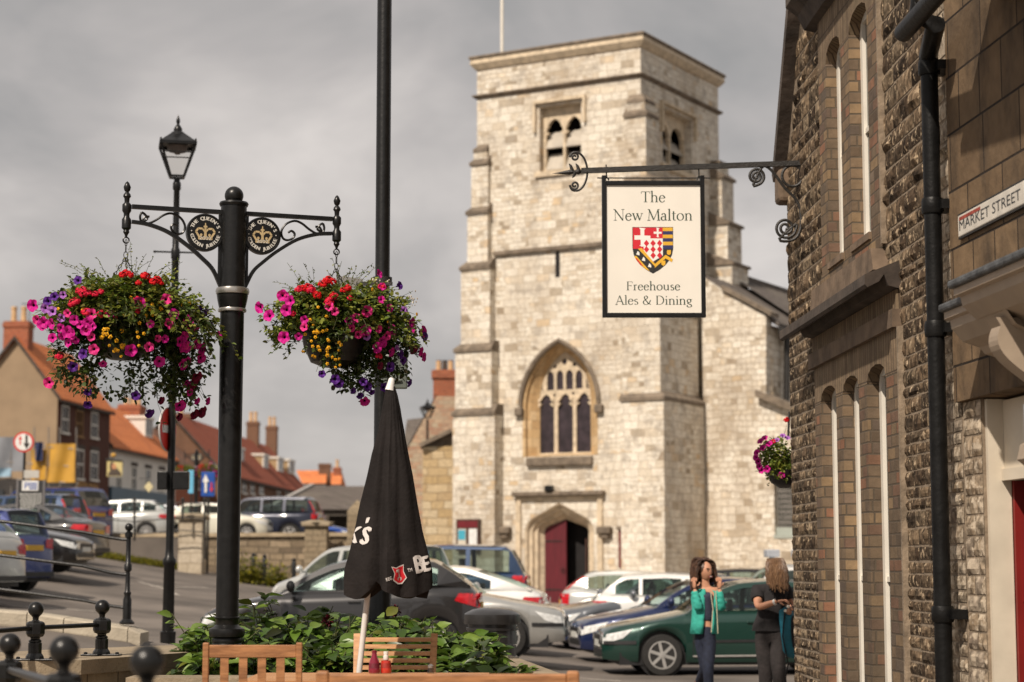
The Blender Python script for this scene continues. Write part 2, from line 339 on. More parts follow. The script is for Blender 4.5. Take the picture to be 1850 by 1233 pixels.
# openings
bx0, bx1 = TF(975, 250)[0], TF(1050, 250)[0]; bz1 = TF(1010, 190)[1]; bz0 = TF(1010, 308)[1]
wl, wr = TF(944, 739)[0], TF(1080, 725)[0]; wcx = (wl+wr)/2; wa = (wr-wl)/2; wzs = TF(1012, 735)[1]; wza = TF(1012, 618)[1]; wzb = TF(1012, 824)[1]
dl, dr = TF(948, 955)[0], TF(1073, 955)[0]; dcx = (dl+dr)/2; da = (dr-dl)/2; dzs = TF(1010, 962)[1]; dza = TF(1010, 908)[1]; dzb = .3
ry0, ry1 = TR(1197, 260)[0], TR(1250, 260)[0]; rz1 = TR(1220, 205)[1]; rz0 = TR(1220, 305)[1]
rect = lambda x0, z0, x1, z1: [(x0,z0),(x1,z0),(x1,z1),(x0,z1)]
WARCH = garch(wcx, wa, wzs, wza, base=wzb); DARCH = tudor(dcx, da, dzs, dza, dzb)
m = MB(); m.prism(rect(xl, ZB, 0, ZT-.3), 0, .5, FX, 0, [rect(bx0,bz0,bx1,bz1), WARCH, DARCH])
m.prism(rect(.5, ZB, yr, ZT-.3), 0, -.5, RX, 0, [rect(ry0,rz0,ry1,rz1)])
m.box((xl,.5,ZB),(xl+.5,yr,ZT-.3)); m.box((xl+.5,yr-.5,ZB),(-.5,yr,ZT-.3)); cb_(m, 'wall', M_ST)
m = MB(); m.box((xl+.5,.52,ZT-1.2),(-.5,yr-.5,ZT-1.0)); cb_(m, 'roof', M_SLATE)
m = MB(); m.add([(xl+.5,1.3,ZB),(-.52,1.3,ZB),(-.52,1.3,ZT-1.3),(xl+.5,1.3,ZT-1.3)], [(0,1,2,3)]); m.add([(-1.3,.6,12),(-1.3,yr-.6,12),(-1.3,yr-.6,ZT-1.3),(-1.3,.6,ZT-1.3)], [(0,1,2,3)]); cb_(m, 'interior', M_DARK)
# parapet mouldings and strings
def ring(z0, z1, e0, e1, mat, name, f0=0, sides='fr'):
    m = MB(); prof = [(0, z0), (e0, z0+.02), (e1, (z0+z1)/2+.03), (e1*.92, z1), (0, z1+.05)]
    pts = [(lambda e: (xl-e, -e)), (lambda e: (e, -e)), (lambda e: (e, yr+e)), (lambda e: (xl-e, yr+e))]
    vs = []
    for q_ in pts:
        for e_, z_ in prof: x_, y_ = q_(e_); vs.append((x_, y_, z_))
    k = len(prof); fs = [(i*k+j, ((i+1)%4)*k+j, ((i+1)%4)*k+j+1, i*k+j+1) for i in range(4) for j in range(k-1)]
    m.add(vs, fs); return cb_(m, name, mat)
ring(ZT-.5, ZT-.13, .06, .2, M_DRS, 'cornice'); ring(ZT-.13, ZT, .22, .24, M_GRIM, 'coping')
zs1 = P(1157, 133, 66).z; ring(zs1-.14, zs1, .05, .15, M_GRIM, 'string_course')
zs2 = TF(1060, 441)[1]; m = MB(); m.box((TF(893,450)[0], -.13, zs2-.15), (-.6, -.002, zs2+.02), bev=.03); cb_(m, 'string_course', M_GRIM)
# buttresses : stages (z_top, e_out_side, e_out_front, width)
def zc(py): return P(1157, py, 66).z
def stage_mesh(m, corner, side, ztop, zbot, es, ef, w, wd):
    sx = 1 if side == 'r' else -1; cx = 0 if side == 'r' else xl
    x_out = cx+sx*es; x_in = cx-sx*(w-es)
    a, b = min(x_out, x_in), max(x_out, x_in)
    m.box((a, -ef, zbot), (b, wd-ef, ztop))
def cap_mesh(m, side, z, es, ef, w, wd, e=.06):
    sx = 1 if side == 'r' else -1; cx = 0 if side == 'r' else xl
    x_out = cx+sx*(es+e); x_in = cx-sx*(w-es+e*.5); a, b = min(x_out, x_in), max(x_out, x_in)
    y0, y1 = -ef-e, wd-ef+e*.5; t = .26
    m.add([(a,y0,z-.1),(b,y0,z-.1),(b,y1,z-.1),(a,y1,z-.1),(a,y0,z+.02),(b,y0,z+.02),(b,y1,z+.02),(a,y1,z+.02),
           (a+(.0 if sx>0 else t),y0+t,z+.3),(b-(t if sx>0 else 0),y0+t,z+.3),(b-(t if sx>0 else 0),y1-.1,z+.3),(a+(0 if sx>0 else t),y1-.1,z+.3)],
          [(0,1,2,3),(0,1,5,4),(1,2,6,5),(2,3,7,6),(3,0,4,7),(4,5,9,8),(5,6,10,9),(6,7,11,10),(7,4,8,11),(8,9,10,11)])
for side, stages in (('r', [(zc(722),1.05,.6,1.62,3.3),(zc(560),.9,.52,1.45,3.1),(zc(445),.7,.42,1.25,1.3),(zc(330),.5,.34,1.0,1.1),(zc(208),.3,.25,.82,.9)]),
                     ('l', [(zc(735),.62,.6,1.72,1.2),(zc(615),.58,.52,1.5,1.1),(zc(460),.42,.40,1.2,1.0),(zc(355),.22,.30,.85,.9),(zc(262),.12,.2,.7,.7)])):
    m = MB(); zb = ZB
    for ztop, es, ef, w, wd in stages:
        stage_mesh(m, 0, side, ztop, zb, es, ef, w, wd); c = MB(); cap_mesh(c, side, ztop, es, ef, w, wd); cb_(c, 'buttress_capping', M_GRIM); zb = ztop+.01
    ztop, es, ef, w, wd = stages[-1]
    c = MB(); stage_mesh(m, 0, side, ztop+.5, ztop+.02, es-.06, ef-.06, w-.14, wd-.1); cap_mesh(c, side, ztop+.5, es-.1, ef-.1, w-.2, wd-.15, .06)
    cb_(m, 'buttress', M_ST); cb_(c, 'buttress_capping', M_GRIM)
# far right buttress (side face, back corner)
m = MB(); c = MB(); zb = ZB
for ztop, e, w in ((zc(500),1.25,1.3),(zc(440),1.0,1.2),(zc(360),.75,1.0),(zc(268),.45,.8)):
    m.box((0.002, yr-w, zb),(e, yr+.3, ztop)); zb = ztop+.01
    c.add([(0,yr-w-.07,ztop-.08),(e+.1,yr-w-.07,ztop-.08),(e+.1,yr+.35,ztop-.08),(0,yr+.35,ztop-.08),(0,yr-w-.07,ztop+.45),(e+.1,yr-w-.07,ztop+.02),(e+.1,yr+.35,ztop+.02),(0,yr+.35,ztop+.45)],
          [(0,3,2,1),(0,1,5,4),(1,2,6,5),(2,3,7,6),(4,5,6,7),(3,0,4,7)])
m.box((.0,yr-.75,zb),(.3,yr+.2,zb+.5)); c.box((-.02,yr-.8,zb+.5),(.38,yr+.25,zb+.6))
cb_(m, 'buttress', M_ST); cb_(c, 'buttress_capping', M_GRIM)
# belfry windows
def belfry(fr, a0, a1, z0, z1, s, hood):
    """fr(a, z, depth)"""
    w = a1-a0; mc = (a0+a1)/2; t = .09; zt = z1-.28
    holes = [garch((a0+t+mc-t/2)/2, (mc-t/2-a0-t)/2, z1-.95, z1-.38, 6, z0+.1), garch((mc+t/2+a1-t)/2, (a1-t-mc-t/2)/2, z1-.95, z1-.38, 6, z0+.1)]
    m = MB(); m.prism(rect(a0+.001, z0, a1-.001, z1), .3, .45, fr, 0, holes); f = cb_(m, 'belfry_window', M_DRS)
    for h_ in holes:
        hx0 = min(p[0] for p in h_); hx1 = max(p[0] for p in h_)
        c = MB()
        for sgn, px_ in ((1, hx0), (-1, hx1)):
            for zz in (z1-.62, z1-.86):
                c.prism([(px_, zz), (px_+sgn*.13, zz-.03), (px_+sgn*.03, zz-.11), (px_, zz-.12)], .32, .43, fr)
        c.build('cusp', M_DRS, f)
        l = MB(); hgt = (z1-.95-z0)
        for k in range(2):
            zb_ = z0+.12+k*hgt*.56; zt_ = zb_+hgt*.44
            l.add([fr(hx0, zb_, .30), fr(hx1, zb_, .30), fr(hx1, zt_, .62), fr(hx0, zt_, .62), fr(hx0, zb_-.03, .33), fr(hx1, zb_-.03, .33), fr(hx1, zt_-.03, .66), fr(hx0, zt_-.03, .66)],
                  [(0,1,2,3),(4,5,6,7),(0,1,5,4),(2,3,7,6),(1,2,6,5),(0,3,7,4)])
        l.build('louvre', pm('louvre_stone', (.42,.38,.32), .9, .15, 3), f)
    h = MB(); o = .22
    h.prism([(a0-o,z1-.9),(a0-o,z1+o),(a1+o,z1+o),(a1+o,z1-.75),(a1+o-.1,z1-.75),(a1+o-.1,z1+o-.1),(a0-o+.1,z1+o-.1),(a0-o+.1,z1-.9)], -.14 if s > 0 else .14, -.001 if s > 0 else .001, fr)
    cb_(h, 'hood_mould', M_DRS); h = MB(); h.prism(rect(a0-.18, z0-.18, a1+.14, z0-.0), -.1*s, -.001*s, fr); cb_(h, 'sill', M_DRS)
belfry(FX, bx0, bx1, bz0, bz1, 1, 1)
belfry(lambda a, z, h: (-h, a, z), ry0, ry1, rz0, rz1, 1, 1)
# west window : splayed ochre arch, hood, tracery, leaded glass
iL, iR = TF(975, 760, .4)[0], TF(1067, 760, .4)[0]; icx = (iL+iR)/2; ia = (iR-iL)/2
izs = TF(1020, 722, .4)[1]; iza = TF(1020, 636, .4)[1]; izb = TF(1020, 822, .4)[1]
def loft2(m, A, B, ya, yb):
    k = len(A); m.add([(x, ya, z) for x, z in A]+[(x, yb, z) for x, z in B], [(i, i+1, k+i+1, k+i) for i in range(k-1)]); return m
INNER = garch(icx, ia, izs, iza, base=izb)
mid = [((p[0]*.5+q_[0]*.5), (p[1]*.5+q_[1]*.5)) for p, q_ in zip(WARCH, INNER)]
mid2 = [((p[0]*.75+q_[0]*.25), (p[1]*.75+q_[1]*.25)) for p, q_ in zip(WARCH, INNER)]
win = MB(); loft2(win, WARCH, mid2, -.004, .02); loft2(win, mid2, mid2, .02, .14); loft2(win, mid2, mid, .14, .2); loft2(win, mid, INNER, .2, .42)
win.add([(WARCH[0][0], -.004, wzb), (WARCH[-1][0], -.004, wzb), (INNER[-1][0], .42, izb+.02), (INNER[0][0], .42, izb+.02)], [(0,1,2,3)])
westw = cb_(win, 'west_window', M_OCH)
tz = lambda py: TF(1020, py, .42)[1]
tX = lambda zx: TF(900+zx*.227, 770, .42)[0]
holes = []
for a, b in ((332,434),(484,584),(632,734)):
    x0, x1 = tX(a)-.05, tX(b)+.05; holes.append(garch((x0+x1)/2, (x1-x0)/2, tz(580+690*.227), tz(580+578*.227), 5, izb+.08))
for a, b, zt, zb_ in ((396,436,395,548),(472,512,390,548),(546,588,390,548),(624,664,395,545)):
    x0, x1 = tX(a)-.035, tX(b)+.035; holes.append(garch((x0+x1)/2, (x1-x0)/2, tz(580+(zt+45)*.227), tz(580+zt*.227), 4, tz(580+zb_*.227)))
for cx_, cz_, r_ in ((447,588,13),(597,580,13),(528,325,25),(452,360,17),(606,352,17)):
    holes.append([(tX(cx_)+r_*.0045*math.cos(t*PI/4+.39), tz(580+cz_*.227)+r_*.0045*math.sin(t*PI/4+.39)) for t in range(8)])
for a, s_ in ((345, 1), (712, -1)):
    x0 = tX(a); holes.append([(x0-.05, tz(580+545*.227)), (x0+.06, tz(580+545*.227)), (x0+.05*s_, tz(580+455*.227))])
m = MB(); sh = [(icx+(x-icx)*1.0, z) for x, z in INNER]; m.prism(sh, .43, .5, FX, 0, holes)
tr = m.build('tracery', M_DRS, westw)
c = MB()
for h_ in holes[:3]:
    hx0 = min(p[0] for p in h_); hx1 = max(p[0] for p in h_); zz = tz(580+655*.227)
    for sgn, px_ in ((1, hx0), (-1, hx1)):
        for dz_ in (0, .17): c.prism([(px_, zz+dz_+.03), (px_+sgn*.15, zz+dz_), (px_+sgn*.05, zz+dz_-.1), (px_, zz+dz_-.12)], .38, .48, FX)
c.build('cusps', M_DRS, westw)
m = MB(); m.add([(x, .49, z) for x, z in rect(iL-.0, izb, iR, iza)], [(0,1,2,3)]); m.build('leaded_glass', pm('leaded_glass', (.035,.025,.03), .35, .4, 5, bump=.5), westw)
hp = [(wcx+(x-wcx)*1.04, -.07, z+.05) for x, z in WARCH[1:-1]]
m = MB(); m.tube(hp, .085, 6); cb_(m, 'hood_mould', M_GRIM)
for sx_, x_ in ((-1, wcx-wa*1.06), (1, wcx+wa*1.06)):
    m = MB(); m.box((x_-.16, -.2, wzs-.28), (x_+.16, .0, wzs+.02), bev=.05); cb_(m, 'hood_stop', M_GRIM)
m = MB(); x0, x1 = TF(953,836)[0], TF(1072,836)[0]; z1_ = TF(1010,826)[1]; z0_ = TF(1010,842)[1]; m.box((x0,-.16,z0_),(x1,.02,z1_), bev=.04); cb_(m, 'sill', M_GRIM)
# doorway
jL, jR = TF(986.5, 1000, .68)[0], TF(1064, 1000, .68)[0]; jcx = (jL+jR)/2; ja = (jR-jL)/2; jzs = TF(1025, 962, .68)[1]; jza = TF(1025, 939, .68)[1]
DIN = tudor(jcx, ja, jzs, jza, dzb)
def mixp(A, B, t): return [(p[0]*(1-t)+q_[0]*t, p[1]*(1-t)+q_[1]*t) for p, q_ in zip(A, B)]
dw = MB(); yy = -.004; steps = [(0,-.004),(.14,.05),(.2,.16),(.42,.2),(.47,.32),(.68,.36),(.74,.5),(1,.66)]
for (t0, y0), (t1, y1) in zip(steps, steps[1:]): loft2(dw, mixp(DARCH, DIN, t0), mixp(DARCH, DIN, t1), y0, y1)
doorway = cb_(dw, 'doorway', M_DRS)
fx0, fx1 = TF(934,900)[0], TF(1090,900)[0]; fz1 = TF(1010,888)[1]
m = MB(); m.box((fx0-.1,-.26,fz1-.16),(fx1+.1,0,fz1), bev=.04); m.build('label_mould', M_GRIM, doorway)
m = MB(); z1_ = fz1-.3; x0, x1 = TF(945,900)[0], TF(1078,900)[0]
m.prism([(fx0,.3),(fx0,fz1-.17),(fx1,fz1-.17),(fx1,.3),(x1+.06,.3),(x1+.06,z1_),(x0-.06,z1_),(x0-.06,.3)], -.1, -.002, FX)
m.build('door_frame', M_DRS, doorway)
for px_ in (915, 1096):
    x_, z_ = TF(px_, 960); m = MB(); m.box((x_-.28,-.28,z_-.1),(x_+.24,0,z_+.16), bev=.06); m.box((x_-.16,-.2,z_-.26),(x_+.14,0,z_-.1), bev=.05); m.build('carved_stop', M_GRIM, doorway)
M_DOOR = pm('maroon_door', (.10,.008,.015), .55, .2, 3, stretch=(6,6,.6), bump=.2)
DM = (jL+jR)/2+.0
door_half = [p for p in DIN if p[0] <= DM+1e-6]; door_half = door_half+[(DM, dzb)]
m = MB(); m.prism(door_half, .6, .68, FX); dleaf = m.build('door', M_DOOR, doorway)
m = MB()
for z_ in (TF(1020,978,.6)[1], TF(1020,1066,.6)[1]): m.prism([(jL+.02,z_-.03),(DM-.2,z_-.015),(DM-.12,z_),(DM-.2,z_+.015),(jL+.02,z_+.03)], .585, .6, FX)
x_, z_ = TF(1018,1031,.6); m.tube([(x_+.07*math.cos(t/8*PI*2), .575, z_+.07*math.sin(t/8*PI*2)) for t in range(8)], .012, 5, closed=True); m.build('iron_hinges', M_IRON, dleaf)
m = MB(); m.obox((jR-.12, 1.2, dzb+1.1), (.03,0,0), (0,.5,0), (0,0,1.15)); m.build('door', pm('maroon_door_inside', (.05,.02,.012), .6, .2, 3), doorway)
# small openings, slit, notice board, lamp
for px_, py_, w_, h_ in ((899, 893, .16, .42), (1007.5, 476, .09, .5)):
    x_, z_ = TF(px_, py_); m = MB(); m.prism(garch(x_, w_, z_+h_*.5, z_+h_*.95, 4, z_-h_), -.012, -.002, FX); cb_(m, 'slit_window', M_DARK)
def board(px0, py0, px1, py1, name):
    x0, z1_ = TF(px0, py0); x1, z0_ = TF(px1, py1); return x0, z0_, x1, z1_
x0, z0_, x1, z1_ = board(844, 939, 885, 996, 'n'); z1_ = TF(864,939)[1]; z0_ = TF(864,996)[1]
nb = thing('notice_board', 'brown framed church notice board with two papers left of the door', 'notice board', (0,0,0), 0)
nb.location = TCN; nb.rotation_euler = (0,0,TA)
m = MB(); m.box((x0,-.75,z0_),(x1,-.62,z1_)); m.build('board', pm('board_wood', (.06,.03,.02), .5, .2, 5), nb)
m = MB(); m.box((x0+.06,-.765,z1_-.3),(x1-.06,-.751,z1_-.06)); m.build('header', pm('header_red', (.14,.01,.015), .5, .1, 5), nb)
xm = (x0+x1)/2
for a, b, col, nm in ((x0+.08, xm-.06, (.60,.55,.45), 'paper_cream'), (xm+.06, x1-.08, (.68,.68,.66), 'paper_white')):
    m = MB(); m.box((a,-.765,z0_+.07),(b,-.751,z1_-.34)); m.build('paper', pm(nm, col, .7, .12, 8), nb)
m = MB(); m.box((x0+.1,-.775,z1_-.72),(xm-.08,-.766,z1_-.38)); m.build('leaflet', pm('leaflet_blue', (.05,.33,.45), .6, .1, 5), nb)
x0, z1_ = TF(1120, 958); x1, z0_ = TF(1138, 1026)
lb = thing('slatted_board', 'narrow maroon slatted board with cream lines right of the church door', 'notice board', TCN, TA)
m = MB(); m.box((x0,-.12,z0_),(x1,-.02,z1_)); m.build('board', pm('board_maroon', (.13,.02,.02), .5, .2, 8), lb)
m = MB()
for k in range(16): z_ = z0_+.1+k*(z1_-z0_-.2)/16; m.box((x0+.06,-.13,z_),(x1-.06,-.121,z_+.02))
m.build('slats', pm('board_lines', (.35,.2,.15), .6, .2, 8), lb); m = MB(); m.box((x0-.05,-.2,z1_),(x1+.05,-.01,z1_+.12), bev=.03); m.build('hood', M_GRIM, lb)
x_, z_ = TF(999, 884); m = MB(); m.box((x_-.16,-.36,z_-.08),(x_+.14,-.14,z_+.12), bev=.03); fl = m.build('floodlight', M_BLACK, None); fl.location = TCN; fl.rotation_euler = (0,0,TA)
tag(fl, 'small black floodlight on the stone hood over the church door', 'lamp')
fp = P(907, 90, 69); m = MB(); m.tube([(fp.x, 69, ZT-1.2), (fp.x, 69, ZT+6)], .06, 8)
tag(m.build('flagpole', M_WHITE), 'white flagpole rising from the roof of the church tower', 'flagpole')
# nave and aisle to the right of the tower
y0_ = 2.75; AF = lambda px, py: TF(px, py, y0_)
pts = [(1.0, ZB), (1.0, AF(1275,500)[1])]+[AF(*q_) for q_ in ((1309,528),(1384,571),(1384,722),(1425,742),(1560,800))]; pts.append((pts[-1][0], ZB))
aw = [AF(1398,868), AF(1440,868), AF(1440,972), AF(1398,972)]; zA, zB2 = AF(1410,868)[1], AF(1410,972)[1]
aisle = thing('church_aisle', 'limestone nave wall with slate roof right of the church tower', 'church', TCN, TA)
hx0, hx1 = aw[0][0], aw[1][0]
m = MB(); m.prism(pts, y0_, y0_+.5, FX, 0, [rect(hx0, zB2, hx1, zA)]); m.build('wall', M_ST2, aisle)
xc = AF(1384,600)[0]; ze = AF(1384,575)[1]
m = MB(); m.box((xc-.5, y0_+.5, ZB), (xc, y0_+25, ze-.2)); m.build('side_wall', M_ST2, aisle)
m = MB(); xr, zr = AF(1309,528)[0]-1.0, AF(1309,528)[1]+.75
m.add([(xc+.35, y0_+.3, ze-.15), (xr, y0_+.3, zr), (xr, y0_+26, zr), (xc+.35, y0_+26, ze-.15), (xc+.35, y0_+.3, ze-.3), (xr, y0_+.3, zr-.2), (xr, y0_+26, zr-.2), (xc+.35, y0_+26, ze-.3)],
      [(0,1,2,3),(4,5,6,7),(0,1,5,4),(2,3,7,6),(0,3,7,4)]); m.build('roof', M_SLATE, aisle)
# higher main roof behind
m = MB(); a = AF(1328,492); zr2 = TR(1328,492,a[0])[1]
yA = y0_+3.4; pa = hit(1328, 494, TCN+ty*yA, ty)-TCN; xa, za = pa.dot(tx), pa.z
m.add([(xa-.3, yA, za), (xa-.3, yA+26, za), (xc+.4, yA+26, ze-.05), (xc+.4, yA, ze-.05)], [(0,1,2,3)]); m.box((xa-.42,yA,za-.05),(xa-.2,yA+26,za+.12)); m.build('main_roof', M_SLATE, aisle)
m = MB(); m.box((xc+.3, y0_+.4, ze-.5), (xc+.5, y0_+25, ze-.3)); m.tube([(xc+.3,y0_+1.2,ze-.5),(xc+.2,y0_+1.2,ze-3.8)], .12, 8); m.build('gutter', M_IRON, aisle)
m = MB(); A1, A2 = AF(1305,524), AF(1388,572); m.prism([(A1[0],A1[1]),(A2[0]+.15,A2[1]-.02),(A2[0]+.15,A2[1]+.14),(A1[0],A1[1]+.16)], y0_-.12, y0_+.6, FX)
A1, A2 = AF(1370,715), AF(1560,792); m.prism([(A1[0],A1[1]-.05),(A2[0],A2[1]-.05),(A2[0],A2[1]+.18),(A1[0],A1[1]+.18)], y0_-.3, y0_+.55, FX); m.build('coping', M_GRIM, aisle)
m = MB(); zt = zB2+.35
for k in range(9): x_ = hx0+.05+k*(hx1-hx0-.1)/8; m.box((x_-.012,y0_+.2,zt),(x_+.012,y0_+.225,zA))
nzb = int((zA-zt)/.17)
for k in range(nzb+1): z_ = zt+k*(zA-zt)/nzb; m.box((hx0,y0_+.228,z_-.012),(hx1,y0_+.25,z_+.012))
wn = m.build('window', pm('lead_grille', (.30,.28,.25), .6, .2, 6), aisle)
m = MB(); m.box((hx0,y0_+.3,zt),(hx1,y0_+.34,zA)); m.build('pane', pm('dark_pane', (.03,.03,.03), .15, .3, 4), wn)
m = MB(); m.box((hx0-.02,y0_-.03,zB2-.02),(hx1+.02,y0_+.3,zB2+.1)); m.box((hx0,y0_+.15,zB2+.1),(hx1,y0_+.3,zt)); m.build('sill', pm('grey_green_sill', (.33,.36,.32), .6, .1, 5), wn)
# ---------------------------------------------------------------- pub building on the right
def frame(org, ang):
    o = Vector((org[0], org[1], 0)); X = Vector((math.cos(ang), math.sin(ang), 0)); Y = Vector((-math.sin(ang), math.cos(ang), 0))
    def f(px, py, y0=0.): h = hit(px, py, o+Y*y0, Y)-o; return (h.dot(X), h.z)
    return o, X, Y, f
PA = math.atan2(-1, .0386); PO, PX_, PY_, WF = frame((3.3-.0386*18.05, 18.05), PA)
LX = lambda x, z, h: (x, h, z)
M_ROCK = islandmat('rock_faced_stone', [(.045,.031,.021),(.09,.062,.04),(.155,.108,.068),(.22,.158,.10),(.115,.082,.053),(.065,.047,.032),(.27,.205,.135)], .95, 0, 16, .7, .15, bump=.8, pale=((.47,.36,.24), 13, .55))
M_ROCKL = islandmat('pale_rock_stone', [(.22,.17,.12),(.36,.29,.21),(.28,.21,.14),(.42,.35,.27),(.16,.12,.09)], .95, 0, 14, .6, .15, bump=.8, pale=((.50,.42,.32), 11, .50))
M_MORT = pm('old_mortar', (.24,.185,.13), .95, .35, 7, bump=.6)
M_BRK = masonry('gault_brick', [(.10,.072,.05),(.20,.14,.088),(.145,.105,.072),(.27,.185,.105),(.115,.09,.07),(.25,.125,.075),(.19,.145,.105)], (.10,.078,.056), .24, .088, .008, .006, .5, (.07,.055,.04), .55, pos=[0,.2,.4,.6,.75,.9,1])
M_SOLD = masonry('soldier_brick', [(.16,.115,.075),(.25,.18,.115),(.2,.15,.095)], (.09,.065,.045), .075, .62, .007, .01, .5, (.08,.06,.045), .5)
M_COR = pm('brown_stone', (.15,.105,.07), .9, .35, 5, bump=.4)
M_CORD = pm('sooty_stone', (.065,.05,.04), .9, .45, 4, bump=.4)
pub = thing('pub_building', 'dark rock-faced stone pub gable with brick window bays on the right', 'building', PO, PA)
def bp_(m, name, mat, smooth=False, parent=None, label=None):
    o = m.build(name, mat, parent or pub, smooth)
    if label: o['label'] = label
    return o
XE = 5.9
rk0 = WF(1412, 300); rk1 = WF(1461, 0)
slope = (rk1[1]-rk0[1])/(rk1[0]-rk0[0]) if rk1[0] != rk0[0] else 2; ze_ = rk0[1]; slope = max(1.5, min(slope, 3.2))
def rake(x): return min(ze_+slope*(x+.12), 10.2)
gx = lambda px, py: WF(px, py)[0]; gzz = lambda px, py, y0=0: WF(px, py, y0)[1]
GB0, GB1 = gx(1478, 700), gx(1629, 640); zLin = gzz(1550, 631)
UB0, UB1 = gx(1488, 300), gx(1597, 300); zC0, zC1 = gzz(1550, 568), gzz(1521, 533, -.22); UBt = 9.2
m = MB()
# backing wall (mortar) : gable outline with bay openings
outl = [(0, -.2), (XE, -.2), (XE, 10.2)]+[(x, rake(x)) for x in ((10.2-ze_)/slope-.12, 0)]
m.prism(outl, 0, .35, LX, 0, [rect(GB0, .0, GB1, zLin+.02), rect(UB0, zC1+.28, UB1, UBt)])
m.box((0, .35, -.2), (.4, 6, ze_+.2)); bp_(m, 'wall', M_MORT)
rr = random.Random(3)
def rockblock(m, x0, x1, z0, z1, amp, nx=5, nz=4, y=-.0):
    o = len(m.v); cx = (x0+x1)/2; jx = rr.uniform(-.3, .3); jz = rr.uniform(-.3, .3); sd_ = rr.uniform(0, 99)
    for j in range(nz):
        for i in range(nx):
            u, v = i/(nx-1), j/(nz-1); ex = min(u, 1-u)*2; ez = min(v, 1-v)*2
            d = 0 if ex == 0 or ez == 0 else amp*(.45+.75*noise.noise(Vector((x0*9+u*2.6+sd_, v*2.2, z0*7)))+.35*(jx*(u-.5)+jz*(v-.5))*2+.15)
            d = max(d, 0 if ex == 0 or ez == 0 else .006)
            m.v.append((x0+(x1-x0)*u, y-.004-d, z0+(z1-z0)*v))
    for j in range(nz-1):
        for i in range(nx-1):
            m.f.append((o+j*nx+i, o+j*nx+i+1, o+(j+1)*nx+i+1, o+(j+1)*nx+i)); m.m.append(0)
rk = MB(); rkl = MB(); z = 0.02
while z < 10.1:
    low = z < zC1
    h = rr.uniform(.072, .125) if low else rr.uniform(.10, .20)
    x = -rr.uniform(0, .15)
    while x < XE:
        w = rr.uniform(.10, .32) if low else rr.uniform(.14, .46)
        a, b = max(x, 0), min(x+w-.014, XE); x += w
        if b-a < .05: continue
        zm = z+h/2
        def cut(a, b, lo, hi): # keep the larger remainder outside lo..hi
            if b <= lo or a >= hi: return a, b
            return (a, min(b, lo)) if lo-a > b-hi else (max(a, hi), b)
        if zm < zLin+.14: a, b = cut(a, b, GB0-.015, GB1+.015)
        elif zm < zC1+.0: a, b = cut(a, b, GB0-.1, GB1+.02)
        elif zC1+.25 < zm < UBt: a, b = cut(a, b, UB0-.015, UB1+.015)
        if b-a < .04 or z+h > rake((a))-.02: continue
        amp = rr.uniform(.006, .020) if low else rr.uniform(.010, .038)
        zz0, zz1 = z+rr.uniform(0, .008), z+h-rr.uniform(.01, .02)
        near = a > 5.25 or (b < .2 and rr.random() < .25 and z < 1.4)
        rockblock(rkl if near and (a > 5.3 or z < 1.5) else rk, a, b, zz0, zz1, amp)
    z += h
bp_(rk, 'rock_facing', M_ROCK); bp_(rkl, 'rock_facing', M_ROCKL, label='paler rock-faced stones')
# quoin return at the far corner (front edge facing the street end)
m = MB(); z = 0
m.prism([(0,-.2),(.0,ze_+.3),(.001,ze_+.3)], 0, .01, lambda x, z_, h: (x-.002, h, z_))
# verge and kneeler
m = MB(); xt = (10.4-ze_)/slope
m.prism([(-.14, ze_-.12), (-.08, ze_-.2), (xt, ze_+slope*xt+.0), (xt-.06, ze_+slope*xt+.16)], -.12, .5, LX)
bp_(m, 'verge', M_CORD)
m = MB(); m.box((-.14, -.1, ze_-.42), (.12, .1, ze_-.1), bev=.04); bp_(m, 'kneeler', M_COR)
# brick bays
def bay(x0, x1, zbot, zhead, ztop, niches, zsill, soldier_from):
    br = MB(); so = MB(); fr = -.03; back = .34
    edges = [x0]+[v for n_ in niches for v in n_[:2]]+[x1]
    for i in range(0, len(edges), 2):
        a, b = edges[i], edges[i+1]; br.box((a, fr, zsill), (b, back, soldier_from))
    if zsill > zbot: br.box((x0, fr, zbot), (x1, back, zsill-.002))
    for (a, b, rise) in niches: pass
    # header: polygon with arched cut-outs
    poly = [(x0, soldier_from+.002)]
    for a, b, rise in niches:
        poly.append((a, soldier_from+.002)); c = (a+b)/2; w = (b-a)/2
        for k in range(7):
            t = PI*k/6; poly.append((c-w*math.cos(t), soldier_from+.002+rise*(math.sin(t)**.8 if 0 < k < 6 else 0)))
        poly.append((b, soldier_from+.002))
    poly += [(x1, soldier_from+.002), (x1, ztop), (x0, ztop)]
    pl = [poly[0]]
    for p in poly[1:]:
        if (Vector(p)-Vector(pl[-1])).length > 1e-4: pl.append(p)
    so.prism(pl, fr, back, LX); bp_(br, 'brick_bay', M_BRK); bp_(so, 'brick_arches', M_SOLD)
    for a, b, rise in niches:
        f = MB(); y = .062; t = .075; zt = soldier_from+rise+.02
        f.box((a, y, zsill+.06), (a+t, y+.06, zt)); f.box((b-t, y, zsill+.06), (b, y+.06, zt)); f.box((a+t, y, zt-.09), (b-t, y+.06, zt)); f.box((a+t, y, zsill+.06), (b-t, y+.06, zsill+.14))
        zm = (zsill+zt)/2; f.box((a+t, y+.01, zm-.02), (b-t, y+.05, zm+.02)); w = bp_(f, 'window', M_WHITE)
        g = MB(); g.box((a+t, y+.03, zsill+.1), (b-t, y+.04, zt)); g.build('pane', M_GLASS, w)
        s = MB(); s.box((a-.001, -.05, zsill), (b+.001, .2, zsill+.055)); s.build('sill', M_COR, w)
    d = MB(); d.box((x0+.02, .36, zbot+.05), (x1-.02, .4, ztop-.05)); bp_(d, 'interior', M_DARK)
